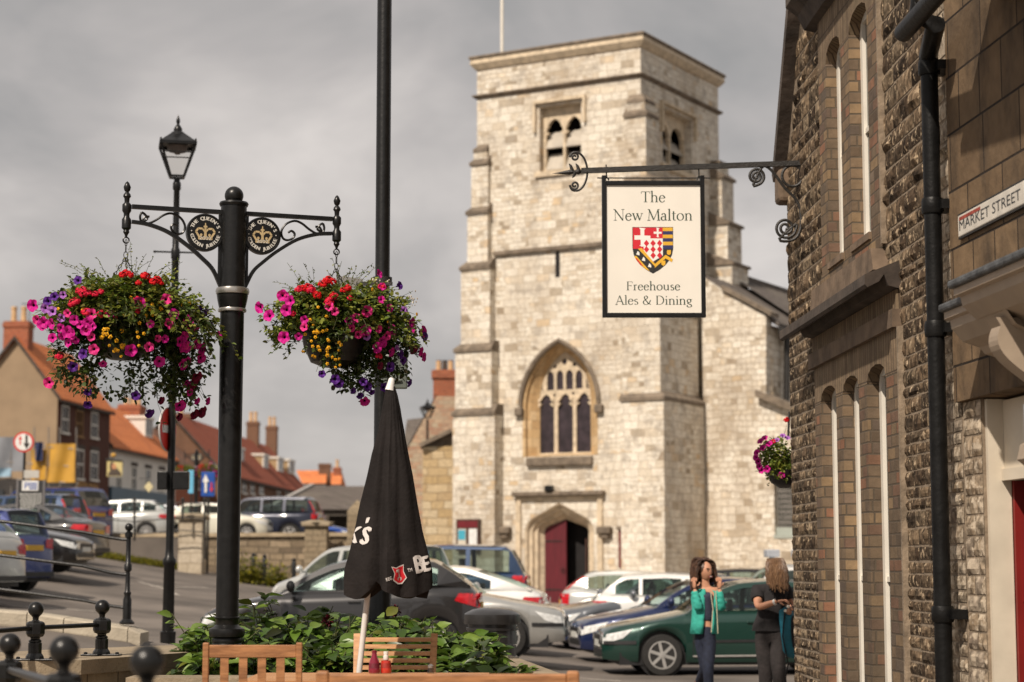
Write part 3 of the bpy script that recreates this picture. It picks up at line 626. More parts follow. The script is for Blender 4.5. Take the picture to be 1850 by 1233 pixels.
n1_ = [(gx(1489,715), gx(1517,705)), (gx(1529,700), gx(1558,690)), (gx(1573,680), gx(1607,670))]
zsp = gzz(1531, 712); rise_g = .12
bay(GB0, GB1, .0, 0, zLin+.0, [(a, b, rise_g) for a, b in n1_], .0, zsp)
nA = (gx(1498,130), gx(1524,100)); nB = (gx(1540,90), gx(1573,60)); zsu = gzz(1511, 100); zs_u = max(gzz(1536, 486), zC1+.4)
bay(UB0, UB1, zC1+.28, 0, UBt, [(nA[0], nA[1], .14), (nB[0], nB[1], .14)], zs_u, zsu)
m = MB(); m.box((GB0-.08, -.07, zLin), (GB1+.03, .02, zLin+.13)); bp_(m, 'lintel_band', M_COR)
m = MB(); m.box((GB0-.05, -.035, zLin+.131), (GB1+.01, .02, zC0)); bp_(m, 'frieze', M_SOLD)
m = MB()
prof = [(0, zC0), (-.10, zC0+.02), (-.13, zC0+.1), (-.17, (zC0+zC1)/2), (-.26, zC1-.09), (-.28, zC1-.07), (-.28, zC1), (0, zC1+.12)]
xa_, xb_ = GB0-.05, GB1+.03
m.add([(xa_-(-p[0])*.8, p[0], p[1]) for p in prof]+[(xb_+(-p[0])*.3, p[0], p[1]) for p in prof], [(i, i+1, 8+i+1, 8+i) for i in range(7)]+[tuple(range(7,-1,-1)), tuple(range(8,16))]); bp_(m, 'cornice', M_CORD)
zU = gzz(1480, 50); m = MB()
prof = [(0, zU), (-.10, zU+.02), (-.16, zU+.14), (-.26, zU+.22), (-.26, zU+.32), (0, zU+.42)]
m.add([(UB0-.25, p[0], p[1]) for p in prof]+[(UB1+.2, p[0], p[1]) for p in prof], [(i, i+1, 6+i+1, 6+i) for i in range(5)]+[tuple(range(5,-1,-1)), tuple(range(6,12))]) if zU > zsu+.1 else None
if m.v: bp_(m, 'upper_cornice', M_CORD)
m = MB(); m.prism([(UB0-.1,zC1+.1),(UB1+.1,zC1+.1),(UB1+.02,zC1+.27),(UB0-.02,zC1+.27)], -.12, .0, LX); bp_(m, 'apron', M_COR)
for xx in (UB1+.05, GB1+.06): m = MB(); m.box((xx-.018, -.045, 0 if xx > GB1 else zC1+.3), (xx+.018, 0, zLin if xx > GB1 else UBt)); bp_(m, 'mortar_strip', M_MORT)
# drainpipe
M_BLACKP = M_BLACK; M_BLACK = pm('old_pipe_paint', (.007,.007,.007), .45, .4, 9, spec=.22, bump=.2)
pxp = lambda px, py, y0=-.13: (WF(px, py, y0)[0], y0, WF(px, py, y0)[1])
xp = pxp(1693, 700)[0]; zj = pxp(1680, 105)[2]
dp = thing('drainpipe', 'black cast iron drainpipe with swan neck running down the stone pub wall', 'drainpipe', PO, PA)
m = MB(); m.tube([(xp, -.13, -.05), (xp, -.13, zj)], .056, 14); m.build('pipe', M_BLACK, dp, True)
m = MB(); a = pxp(1658, 60, -.3); m.tube([(xp,-.13,zj-.05),(xp,-.135,zj+.02),(a[0]+.06,-.2,zj+.1),(a[0]+.02,-.27,zj+.14),(a[0],-.3,zj+.26),(a[0],-.3,a[2]+.06)], .06, 14); m.build('swan_neck', M_BLACK, dp, True)
for z_ in (zj-.06, pxp(1690,595)[2], pxp(1705,1110)[2], pxp(1675,380)[2]):
    m = MB(); m.tube([(xp,-.13,z_-.05),(xp,-.13,z_-.035),(xp,-.13,z_+.03),(xp,-.13,z_+.05)], [.066,.072,.072,.066], 14); m.box((xp-.11,-.1,z_-.03),(xp+.11,-.0,z_+.03)); m.build('collar', M_BLACK, dp, True)
gt = thing('roof_gutter', 'dark gutter and eaves above the drainpipe at the top right', 'gutter', PO, PA)
g0 = pxp(1632, 60, -.34); m = MB(); m.tube([(g0[0], -.34, g0[2]), (g0[0]+4.5, -.34, g0[2]+.0)], .06, 12); m.build('gutter', M_BLACK, gt, True)
m = MB(); m.box((g0[0]+.9, -.52, g0[2]+.07), (g0[0]+4.5, .3, g0[2]+.14)); m.build('eaves', pm('eaves_wood', (.03,.022,.016), .8, .3, 6), gt)
M_BLACK = M_BLACKP
# ---------------------------------------------------------------- neighbour with the shop door
NA = math.atan2(-1, .0957); NO, NX_, NY_, NF = frame((PO+PX_*XE)[:2], NA)
NO2 = NO
M_TAN = masonry('tan_ashlar', [(.15,.10,.058),(.20,.135,.078),(.12,.082,.05)], (.022,.016,.012), .62, .37, .009, .0, .5, (.035,.027,.021), .9, stain_scale=1.9)
nb_ = thing('shop_building', 'tan ashlar building with stained blocks and cream door hood at the right edge', 'building', NO, NA)
zt0 = NF(1732, 725, -.06)[1]
m = MB(); m.box((.0, -.05, zt0), (5, .4, 9.5)); m.build('wall', M_TAN, nb_)
m = MB(); m.box((.03, .0, -.2), (.36, .4, zt0-.003)); m.build('pier', M_MORT, nb_)
rk2 = MB(); z = .02
while z < zt0-.1:
    h = rr.uniform(.1, .15); x = .03
    while x < .34:
        w = rr.uniform(.14, .3); rockblock(rk2, x, min(x+w-.012, .36), z, z+h-.015, .02); x += w
    z += h
rk2.build('pier_stones', M_ROCKL, nb_)
zd = NF(1800, 870, .1)[1]
m = MB(); m.box((.361, .02, -.05), (.40, .16, zt0-.01)); m.box((.401, .1, zd), (1.6, .17, zd+.07)); m.box((.402, .12, zd+.071), (1.6, .17, zt0-.02)); m.build('door_surround', M_CREAM, nb_)
m = MB(); m.box((.40, .165, 0), (.43, .42, zd)); d_ = m.build('door', M_RED, nb_); m = MB()
for z_ in (.15, .85, 1.5): m.box((.43,.2,z_),(.437,.38,z_+.5))
m.build('panel', pm('dark_red', (.2,.01,.01), .5, .1, 4), d_)
m = MB(); m.box((.44, .43, 0), (3, .5, zt0)); m.build('interior', M_DARK, nb_)
xq = NF(1841, 1000, -.12)[0]+.19
m = MB(); m.box((xq-.13, -.04, -.05), (xq-.02, .1, zt0+.0)); m.build('dark_jamb', M_CORD, nb_)
m = MB(); m.box((xq, -.14, -.05), (xq+.5, .1, NF(1830,735,-.14)[1])); m.build('pilaster', pm('pale_blue_paint', (.30,.32,.35), .5, .06, 4), nb_)
# door hood : moulded profile with a lead top
hz = NF(1706, 565, -.34); hx_ = hz[0]; z0_ = hz[1]
M_HOOD = pm('stone_coloured_paint', (.34,.27,.20), .55, .08, 5, bump=.08)
def hoodpiece(xa, xb, pr, dz, parent):
    m = MB(); prof = [(0,-.38),(-.12*pr,-.37),(-.14*pr,-.30),(-.42*pr,-.26),(-.5*pr,-.22),(-.74*pr,-.18),(-.9*pr,-.10),(-.92*pr,-.05),(-pr,-.04),(-pr,0),(0,.03)]
    k = len(prof); m.add([(xa+.0+(-.4)*(-p)*0+(.38+p)*.0+(1-abs(p)/pr)*.22, p, z0_+dz+q_) for p, q_ in prof]+[(xb, p, z0_+dz+q_) for p, q_ in prof], [(i, i+1, k+i+1, k+i) for i in range(k-1)]+[tuple(range(k-1,-1,-1))]); m.build('moulding', M_HOOD, parent)
    m = MB(); m.box((xa-.03, -pr-.03, z0_+dz+.002), (xb, 0, z0_+dz+.05), bev=.015); m.build('lead_top', pm('lead_flashing', (.07,.075,.08), .6, .5, 9, bump=.4), parent)
hood = thing('door_hood', 'moulded stone-coloured door hood with lead top and scrolled bracket', 'door hood', NO, NA)
hoodpiece(hx_, hx_+.95, .34, 0, hood); hoodpiece(hx_+.42, hx_+2.5, .42, .08, hood)
sc_ = []
cz = NF(1822, 600, -.3)[1]
for i in range(25):
    t = i/24; sc_.append((-.30+.30*t-.10*math.sin(t*PI*2)*(1-t*.3)+.0, cz+.07-.62*t))
poly = [(0, cz+.09)]+[(-.34, cz+.09)]+sc_[1:-1]+[(-.10, cz-.56), (-.17,cz-.60), (-.19,cz-.68), (-.12,cz-.74), (-.03,cz-.74), (0, cz-.72)]
xs_ = NF(1812, 620, -.25)[0]
m = MB(); m.prism(poly, xs_, xs_+.15, lambda y, z, h: (h, y, z)); br_ = m.build('bracket', M_HOOD, hood)
for (yy_, zz_, r_) in ((-.2, cz-.03, .085), (-.11, cz-.66, .065)):
    m = MB(); sp_ = [(xs_-.008, yy_+r_*(1-i/30)*math.cos(i*.55), zz_+r_*(1-i/30)*math.sin(i*.55)) for i in range(28)]; m.tube(sp_, .011, 6); m.build('scroll', M_HOOD, br_)
# fanlight arch bit under the tan block

# ---------------------------------------------------------------- text helpers
def textpoly(s, size=1.0, spacing=1.0):
    c = bpy.data.curves.new('t', 'FONT'); c.body = s; c.size = size; c.space_character = spacing; c.resolution_u = 3
    o = bpy.data.objects.new('t', c); SC.collection.objects.link(o); dg = bpy.context.evaluated_depsgraph_get()
    me = bpy.data.meshes.new_from_object(o.evaluated_get(dg)); vs = [v.co.to_2d() for v in me.vertices]; fs = [tuple(p.vertices) for p in me.polygons]
    bpy.data.objects.remove(o); bpy.data.curves.remove(c); bpy.data.meshes.remove(me); return [tuple(v) for v in vs], fs
def puttext(m, s, fr, x0, z0, w, h, mi=0, spacing=1.0):
    """text stretched into the box (x0, z0, w, h); fr(x, z) -> 3D"""
    vs, fs = textpoly(s, 1, spacing); a0 = min(v[0] for v in vs); a1 = max(v[0] for v in vs); b0 = min(v[1] for v in vs); b1 = max(v[1] for v in vs)
    m.add([fr(x0+(v[0]-a0)/(a1-a0)*w, z0+(v[1]-b0)/(b1-b0)*h) for v in vs], fs, mi)
# street name plate
c0 = NF(1731, 424, -.075); c1 = NF(1849, 369, -.075); c2 = NF(1731, 388, -.075); hgt = c2[1]-c0[1]; wid = c1[0]-c0[0]
zp = (c0[1]+c1[1])/2+.0
sp_ = thing('street_sign', 'white street name plate with black letters reading MARKET STREET', 'sign', NO, NA)
m = MB(); m.box((c0[0],-.075,zp-.01),(c0[0]+wid+.02,-.052,zp+hgt), bev=.006); m.build('plate', pm('aged_white_enamel', (.60,.56,.49), .45, .12, 9), sp_)
m = MB(); m.box((c0[0]-.012,-.07,zp-.022),(c0[0]+wid+.03,-.053,zp-.0105)); m.box((c0[0]-.012,-.07,zp+hgt+.0005),(c0[0]+wid+.03,-.053,zp+hgt+.012)); m.build('rim', M_IRON, sp_)
m = MB(); puttext(m, 'MARKET STREET', lambda x, z: (x, -.0765, z), c0[0]+.03, zp+.025, wid-.07, hgt-.06); m.build('lettering', M_BLACK, sp_)
m = MB(); m.box((c0[0]+.03,-.0765,zp+hgt-.035),(c0[0]+.42,-.0755,zp+hgt-.014)); m.build('red_strip', pm('rust_red', (.3,.05,.03), .6, .3, 12), sp_)
# ---------------------------------------------------------------- hanging pub sign
SD = 17.35
S = lambda px, py, dy=0.: P(px, py, SD+dy)
bk = thing('sign_bracket', 'wrought iron bracket arm with scrolls holding the hanging pub sign', 'bracket', S(1452, 293))
def part(m, name, mat, parent, smooth=True): return m.build(name, mat, parent, smooth, rel=False)
m = MB(); m.beam(S(1452,295), S(1050,309), .045, .045); part(m, 'arm', M_IRON, bk, False)
m = MB(); m.lathe([(.001,0),(.02,.03),(.012,.06),(.03,.09),(.012,.13),(.024,.17),(.02,.2),(.006,.28),(.001,.33)], S(1063,309), 8, axis=S(1010,313)-S(1063,309)); part(m, 'finial', M_IRON, bk)
def spiral(cx, cy, r0, r1, a0, turns, n=40): return [S(cx+(r0+(r1-r0)*i/n)*math.cos(a0+turns*2*PI*i/n), cy+(r0+(r1-r0)*i/n)*math.sin(a0+turns*2*PI*i/n)) for i in range(n+1)]
m = MB()
ctr = [(1043,283),(1032,286),(1028,291),(1031,297),(1038,298),(1042,293),(1040,289)]
up = [(1034,292),(1039,289),(1041,284),(1036,279),(1030,280),(1028,287),(1031,276),(1040,275),(1050,280),(1058,293),(1060,309)]
def crv(pts, n=6):
    pts = [Vector(p) for p in pts]; o = []
    for i in range(len(pts)-1):
        p0, p1, p2, p3 = pts[max(i-1,0)], pts[i], pts[i+1], pts[min(i+2, len(pts)-1)]
        for k in range(n):
            t = k/n; o.append(.5*((2*p1)+(p2-p0)*t+(2*p0-5*p1+4*p2-p3)*t*t+(3*p1-p0-3*p2+p3)*t**3))
    o.append(pts[-1]); return o
scl = lambda cx, cy, rr_, a0, tr_, tail: [(cx+rr_*(.15+.85*i/26)*math.cos(a0+tr_*2*PI*i/26), cy+rr_*(.15+.85*i/26)*math.sin(a0+tr_*2*PI*i/26)) for i in range(27)]+tail
for pts in (scl(1038,284,8.5,0,-1.5,[(1036,276),(1046,277),(1055,286),(1060,300),(1061,309)]), scl(1038,335,8.5,0,1.5,[(1034,344),(1046,344),(1055,335),(1060,322),(1061,309)])):
    mm_ = MB(); mm_.tube([S(*q_) for q_ in crv(pts, 3)], .011, 6); part(mm_, 'scroll', M_IRON, bk)
for a, b in ((1034, 1), (1040, -1), (1046, 1)):
    m.tube([S(a,309), S(a-3,309-9*b), S(a-6,309-13*b)], [.02,.014,.003], 6)
part(m, 'leaf', M_IRON, bk)
m = MB(); m.beam(S(1454,290), S(1454,432), .045, .03, up=(0,1,0)); part(m, 'wall_plate', M_IRON, bk, False)
for pts in (scl(1366,319,16,0,2.3,[(1376,303),(1388,303),(1402,318),(1418,340),(1436,358),(1447,380),(1447,405)]),
            scl(1419,412,20,PI/2,-2.3,[(1408,432),(1424,436),(1440,428),(1448,405),(1446,380)]),
            [(1432+19*math.cos(t/14*2*PI), 318+19*math.sin(t/14*2*PI)) for t in range(15)]):
    mm_ = MB(); mm_.tube([S(*q_) for q_ in crv(pts, 3)], .014, 7); part(mm_, 'scroll', M_IRON, bk)
sg = thing('pub_sign', 'hanging white pub sign with black frame, shield and dark green lettering', 'pub sign', S(1180, 448))
sg['group'] = 'pub signs'; del sg['group']
A_, B_ = S(1087,322), S(1275,574); x0, x1, z1_, z0_ = A_.x, B_.x, A_.z, B_.z; yf = SD
ins = 8/201.
m = MB(); m.box((x0+ins, yf-.012, z0_+ins), (x1-ins, yf+.012, z1_-ins-.02)); part(m, 'board', pm('sign_cream', (.80,.76,.68), .45, .03, 3), sg, False)
m = MB(); m.box((x0, yf-.03, z0_-.0), (x0+ins, yf+.03, z1_+.02), bev=.004); m.box((x1-ins, yf-.03, z0_), (x1, yf+.03, z1_+.02), bev=.004); m.box((x0+ins, yf-.028, z0_), (x1-ins, yf+.028, z0_+ins), bev=.004); m.box((x0+ins, yf-.028, z1_-ins-.03), (x1-ins, yf+.028, z1_-.03), bev=.004)
part(m, 'frame', M_BLACK, sg, False)
m = MB(); m.tube([S(1079,322), S(1283,322)], .006, 6)
for px_ in (1096, 1263): m.tube([S(px_,322), S(px_-1,298)], .007, 6); m.tube([S(px_-4,326), S(px_-1,318), S(px_+4,326)], .008, 6)
part(m, 'hanger', M_IRON, sg)
A2 = lambda cx, cy, rx, ry, a0, a1, n=14: [(cx+rx*math.cos(R(a0+(a1-a0)*i/n)), cy+ry*math.sin(R(a0+(a1-a0)*i/n))) for i in range(n+1)]
def sf(x, y, w=.26): return ('s', [(x-w/2, y), (x+w/2, y)])
G = {
 'T': (.80, [[(.03,.96),(.77,.96)], [(.40,.97),(.40,.02)], sf(.4,.01,.3), ('s',[(.035,.97),(.02,.78)]), ('s',[(.765,.97),(.78,.78)])]),
 'h': (.72, [[(.16,1.04),(.16,.02)], A2(.36,.40,.19,.23,150,0)+[(.55,.02)], sf(.16,.01), sf(.55,.01), ('s',[(.04,1.0),(.17,1.05)])]),
 'e': (.60, [('s',[(.09,.37),(.52,.37)]), A2(.31,.31,.23,.32,12,330)]),
 'N': (1.0, [('s',[(.18,1),(.18,.02)]), [(.14,.99),(.83,.0)], ('s',[(.83,.02),(.83,.98)]), sf(.18,.01), sf(.83,.99), sf(.1,.99,.2)]),
 'w': (.92, [[(.1,.63),(.29,.02)], ('s',[(.29,.02),(.48,.6)]), [(.44,.63),(.65,.02)], ('s',[(.65,.02),(.84,.62)]), sf(.1,.63,.2), sf(.45,.63,.2), sf(.84,.63,.18)]),
 'M': (1.12, [('s',[(.2,1),(.14,.02)]), [(.18,.99),(.56,.05)], ('s',[(.56,.05),(.93,.98)]), [(.93,.98),(.98,.02)], sf(.14,.01), sf(.98,.01,.28), sf(.14,.99,.16), sf(.98,.99,.16)]),
 'a': (.60, [[(.13,.5)]+A2(.28,.45,.15,.18,140,0)[0:]+[(.43,.12),(.48,.02),(.57,.05)], A2(.26,.18,.18,.17,60,330)]),
 'l': (.34, [[(.17,1.04),(.17,.02)], sf(.17,.01), ('s',[(.05,1.0),(.18,1.05)])]),
 't': (.42, [[(.19,.84),(.19,.14)]+A2(.29,.14,.1,.13,180,320,6), ('s',[(.04,.62),(.38,.62)])]),
 'o': (.68, [A2(.34,.315,.26,.31,0,360,24)]),
 'n': (.72, [[(.16,.6),(.16,.02)], A2(.36,.40,.19,.23,150,0)+[(.55,.02)], sf(.16,.01), sf(.55,.01), ('s',[(.04,.57),(.17,.63)])]),
 'F': (.72, [[(.18,.98),(.18,.02)], ('s',[(.08,.975),(.62,.975)]), ('s',[(.18,.53),(.52,.53)]), sf(.18,.01), ('s',[(.62,.98),(.64,.8)]), ('s',[(.52,.62),(.52,.44)])]),
 'r': (.46, [[(.16,.6),(.16,.02)], A2(.30,.44,.14,.17,170,50,6), sf(.16,.01), ('s',[(.04,.57),(.17,.63)])]),
 'u': (.72, [[(.15,.62),(.15,.22)]+A2(.34,.22,.19,.2,180,330,8), [(.54,.62),(.54,.05),(.64,.02)], ('s',[(.04,.6),(.16,.62)]), ('s',[(.43,.6),(.55,.62)])]),
 's': (.48, [A2(.25,.47,.14,.14,40,250,9)+A2(.24,.17,.16,.16,70,-150,9)]),
 'A': (.90, [('s',[(.12,.02),(.44,1.0)]), [(.44,1.0),(.80,.02)], ('s',[(.24,.36),(.66,.36)]), sf(.12,.01,.24), sf(.80,.01,.28)]),
 '&': (.95, [[(.84,.5),(.7,.18)]+A2(.38,.25,.26,.26,-20,-220,10)+[(.42,.62)]+A2(.38,.80,.15,.17,-40,200,10)+[(.28,.6),(.62,.12),(.86,.02)], ]),
 'D': (.94, [[(.18,.98),(.18,.02)], [(.08,.97),(.4,.97)]+A2(.40,.49,.42,.48,90,-90,14)+[(.08,.01)]]),
 'i': (.34, [[(.17,.6),(.17,.02)], sf(.17,.01), ('s',[(.05,.57),(.18,.63)]), ('d', (.16,.88))]),
 'g': (.62, [A2(.28,.42,.18,.19,0,360,18), ('s',[(.42,.54),(.58,.60)]), [(.2,.26),(.14,.14),(.3,.06),(.48,.0)]+A2(.30,-.14,.22,.14,30,-220,12)]),
 ' ': (.36, [])}
LC = [0]
def serif_text(m, s, fr, xc, zbase, cap, width=None, thick=.115, thin=.035):
    tot = sum(G[c][0] for c in s); k = cap; kx = (width/tot) if width else cap; x = xc-tot*kx/2
    for ch in s:
        w, strokes = G[ch]
        for st in strokes:
            LC[0] += 1; dz = (LC[0] % 40)*.00004
            if isinstance(st, tuple) and st[0] == 'd':
                cx, cy = st[1]; m.add([fr(x+(cx+.065*math.cos(t*PI/4))*kx, zbase+(cy+.065*math.sin(t*PI/4))*k, dz) for t in range(8)], [tuple(range(8))]); continue
            hair = isinstance(st, tuple) and st[0] == 's'; pts = [Vector(p) for p in (st[1] if hair else st)]
            pts = [p for i, p in enumerate(pts) if i == 0 or (p-pts[i-1]).length > 1e-4]; vs = []
            for i, p in enumerate(pts):
                d = (pts[min(i+1, len(pts)-1)]-pts[max(i-1, 0)]).normalized(); th = math.atan2(d.y, d.x)
                wd = thin+.006 if hair else thin+(thick-thin)*abs(math.sin(th-R(12)))**1.4
                nn = Vector((-d.y, d.x))*wd/2
                for q_ in (p+nn, p-nn): vs.append(fr(x+q_.x*kx, zbase+q_.y*k, dz))
            m.add(vs, [(2*i, 2*i+1, 2*i+3, 2*i+2) for i in range(len(pts)-1)])
        x += w*kx
M_INK = pm('sign_green_ink', (.012,.04,.02), .5, .1, 5)
for text, xc, yb, cap, wd in (('The', 1180, 366, 20, 45), ('New Malton', 1179.5, 399, 20.5, 146), ('Freehouse', 1180, 525, 16, 99), ('Ales & Dining', 1181, 551, 16.5, 141)):
    m = MB(); b = S(xc, yb); serif_text(m, text, lambda x, z, d: (x, yf-.0125-.0003-d, z), b.x, b.z, cap/202., wd/202.)
    o = m.build('lettering', M_INK, sg, 'raw', rel=False)
# shield
sx0, sz1 = S(1143,412).x, S(1143,412).z; sw, sh = 73/202., 84/202.
def SH(m, poly, lay, mi): m.add([(sx0+x*sw, yf-.0125-.0003*lay, sz1-y*sh) for x, y in poly], [tuple(range(len(poly)))], mi)
arcL = [(0,.45),(.02,.58),(.08,.70),(.18,.81),(.33,.92),(.5,1)]; arcR = [(1-x, y) for x, y in reversed(arcL)]
m = MB(); RD, WH, BK, YE, NV = 0, 1, 2, 3, 4
SH(m, [(-.012,-.012),(1.012,-.012)]+[(x+.012,y) for x, y in arcR[:0:-1]][::-1]*0+[(1.012,.46),(.98,.6),(.92,.71),(.82,.82),(.67,.93),(.5,1.015),(.33,.93),(.18,.82),(.08,.71),(.02,.6),(-.012,.46)], 1, 2)
SH(m, [(0,0),(.75,0),(.75,.46),(.75,.60),(.5,.76),(.25,.50),(0,.47)], 2, RD)
SH(m, [(.27,.24),(.75,.24),(.75,.62),(.5,.75),(.27,.55)], 3, WH)
for i in range(6): SH(m, [(.75,i*.078),(1,i*.078),(1,(i+1)*.078),(.75,(i+1)*.078)], 3, YE if i % 2 == 0 else NV)
def cross(cx, cy, r, t, lay):
    SH(m, [(cx-t,cy-r),(cx+t,cy-r),(cx+t*.8,cy+r),(cx-t*.8,cy+r)], lay, WH); SH(m, [(cx-r,cy-t),(cx+r,cy-t*.8),(cx+r,cy+t*.8),(cx-r,cy+t)], lay+1, WH)
    for a, b in ((0,-1),(0,1),(-1,0)): SH(m, [(cx+a*r-t*1.7*abs(b)-.02*abs(a), cy+b*r-t*1.7*abs(a)-.02*abs(b)), (cx+a*r+t*1.7*abs(b)-.02*abs(a), cy+b*r+(-t*1.7*abs(a) if b == 0 else .0)), (cx+a*r*.8+t*.7*abs(b), cy+b*r*.8+t*.7*abs(a)), (cx+a*r*.8-t*.7*abs(b), cy+b*r*.8-t*.0+t*.9*abs(a))], lay+2, WH)
cross(.24,.22,.2,.05,4); cross(.625,.115,.10,.026,4)
for r_ in range(3):
    for c_ in range(3):
        cx, cy = .34+c_*.165, .345+r_*.135
        if r_ == 2 and c_ != 1 and False: continue
        if (c_ == 0 and r_ == 2): continue
        SH(m, [(cx,cy-.075),(cx+.068,cy),(cx,cy+.075),(cx-.068,cy)], 7, RD)
SH(m, [(.12,.47),(.22,.45),(.55,.80),(.82,.60),(1,.70),(.97,.76),(.82,.68),(.53,.90),(.12,.52)], 8, YE)
SH(m, [(0,.47),(.13,.47),(.55,.86),(.5,1),(.40,.95)], 9, BK)
SH(m, [(.03,.64),(.08,.62),(.42,.96),(.33,.925),(.18,.82),(.08,.71)], 10, YE); SH(m, [(.06,.67),(.10,.68),(.26,.86),(.18,.82),(.09,.72)], 11, RD)
for cx, cy in ((.13,.57),(.27,.70),(.42,.84)): SH(m, [(cx+.055*math.cos(t*.9)*(1 if t % 2 else .62), cy+.055*math.sin(t*.9)*(1 if t % 2 else .62)) for t in range(7)], 11, WH)
for cx, cy in ((.90,.55),(.76,.785)): SH(m, [(cx-.05,cy-.05),(cx+.05,cy-.055),(cx+.05,cy+.03),(cx,cy+.06),(cx-.05,cy+.03)], 11, YE)
part(m, 'shield', [pm('heraldic_red', (.62,.015,.03), .5, .05, 5), pm('heraldic_white', (.85,.83,.78), .5, .05, 5), pm('heraldic_black', (.02,.02,.02), .5, .1, 5), pm('heraldic_gold', (.75,.42,.03), .5, .06, 5), pm('heraldic_navy', (.025,.03,.12), .5, .1, 5)], sg, 'raw')
# ---------------------------------------------------------------- jubilee post with hanging baskets
JA = R(20); JX = P(412, 1015, 14.5).x; JO, jx, jy, JF = frame((JX, 14.5), JA)
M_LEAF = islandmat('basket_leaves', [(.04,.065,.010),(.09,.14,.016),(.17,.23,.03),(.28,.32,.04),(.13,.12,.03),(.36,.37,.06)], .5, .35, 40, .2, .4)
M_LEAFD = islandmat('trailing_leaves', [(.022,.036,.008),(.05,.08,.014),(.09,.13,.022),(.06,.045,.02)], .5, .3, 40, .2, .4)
M_STEM = pm('plant_stems', (.07,.075,.025), .7, .3, 20)
jub = thing('basket_post', 'black iron post with silver collar and two arms carrying flower baskets', 'lamp post', JO, JA, 'posts with hanging flower baskets')
zj_ = lambda py, px=420: JF(px, py)[1]
def jb(m, name, mat, smooth=True, parent=None): return m.build(name, mat, parent or jub, smooth)
zt, zc1, zc2, zb1, zb2 = zj_(372), zj_(527), zj_(561), zj_(1114), zj_(1150)
m = MB(); m.lathe([(.098,zt),(.098,zc1)], n=28); m.lathe([(.090,zc2-.02),(.084,zb1),], n=28); jb(m, 'shaft', M_BLACK)
m = MB(); m.ball((0,0,zj_(354)), .072, 22); m.lathe([(.05,zt-.01),(.105,zt-.005),(.112,zt+.012),(.105,zt+.026),(.05,zt+.032),(.035,zt+.05)], n=24); jb(m, 'ball_finial', M_BLACK)
m = MB(); m.lathe([(.10,zc1-.03),(.122,zc1-.022),(.128,zc1),(.122,zc1+.022),(.10,zc1+.03)], n=28); m.lathe([(.09,zc2-.018),(.106,zc2-.012),(.108,zc2),(.104,zc2+.012),(.09,zc2+.018)], n=28); jb(m, 'silver_collar', M_SILVER)
m = MB(); m.lathe([(.118,zc1-.031),(.112,zc1-.07),(.100,zc2+.019)], n=28); jb(m, 'collar_sleeve', M_BLACK)
m = MB(); m.lathe([(.088,zb1),(.094,zb1-.004),(.094,zb1-.012),(.086,zb1-.02),(.084,zb1-.06),(.10,zb1-.075),(.128,zb1-.09),(.134,zb2+.03),(.128,zb2),(.105,zb2-.012),(.112,zb2-.03),(.106,zb2-.05),(.12,zb2-.07),(.11,zb2-.085),(.092,zb2-.17)], n=28); jb(m, 'base_moulding', M_BLACK)
m = MB(); m.lathe([(.10,zj_(1196)),(.104,zj_(1192)),(.10,zj_(1188))], n=24); jb(m, 'silver_ring', M_SILVER)
m = MB(); m.lathe([(.10,zj_(1197)),(.115,.3),(.15,.25),(.16,.1)], n=12); jb(m, 'pedestal', M_BLACK)
fin = [(.001,.0),(.014,-.012),(.028,-.045),(.022,-.07),(.012,-.082),(.026,-.10),(.03,-.115),(.02,-.13),(.018,-.16),(.034,-.178),(.034,-.225),(.022,-.245),(.022,-.27),(.035,-.29),(.035,-.355),(.02,-.37),(.024,-.385),(.012,-.405),(.008,-.42)]
def mirrorpts(pts, sx): return [(sx*abs(JF(px, py)[0])*1.0 if False else sx*(-JF(px, py)[0]), 0, JF(px, py)[1]) for px, py in pts]
def txt_arc(m, s, cx, cz, r, a0, a1, size, y, top=True):
    k = len(s)
    for i, ch in enumerate(s):
        if ch == ' ': continue
        a = R(a0+(a1-a0)*(i+.5)/k); vs, fs = textpoly(ch, size); 
        if not vs: continue
        mxx = (min(v[0] for v in vs)+max(v[0] for v in vs))/2; rot = a-PI/2 if top else a+PI/2; c, s_ = math.cos(rot), math.sin(rot)
        base = r if top else r+size*.7
        for ex, l_ in ((0, 0), (.0022, 1), (-.0022, 2)): m.add([(cx+base*math.cos(a)+(v[0]-mxx+ex)*c-v[1]*s_, y-.0002*l_, cz+base*math.sin(a)+(v[0]-mxx+ex)*s_+v[1]*c) for v in vs], fs)
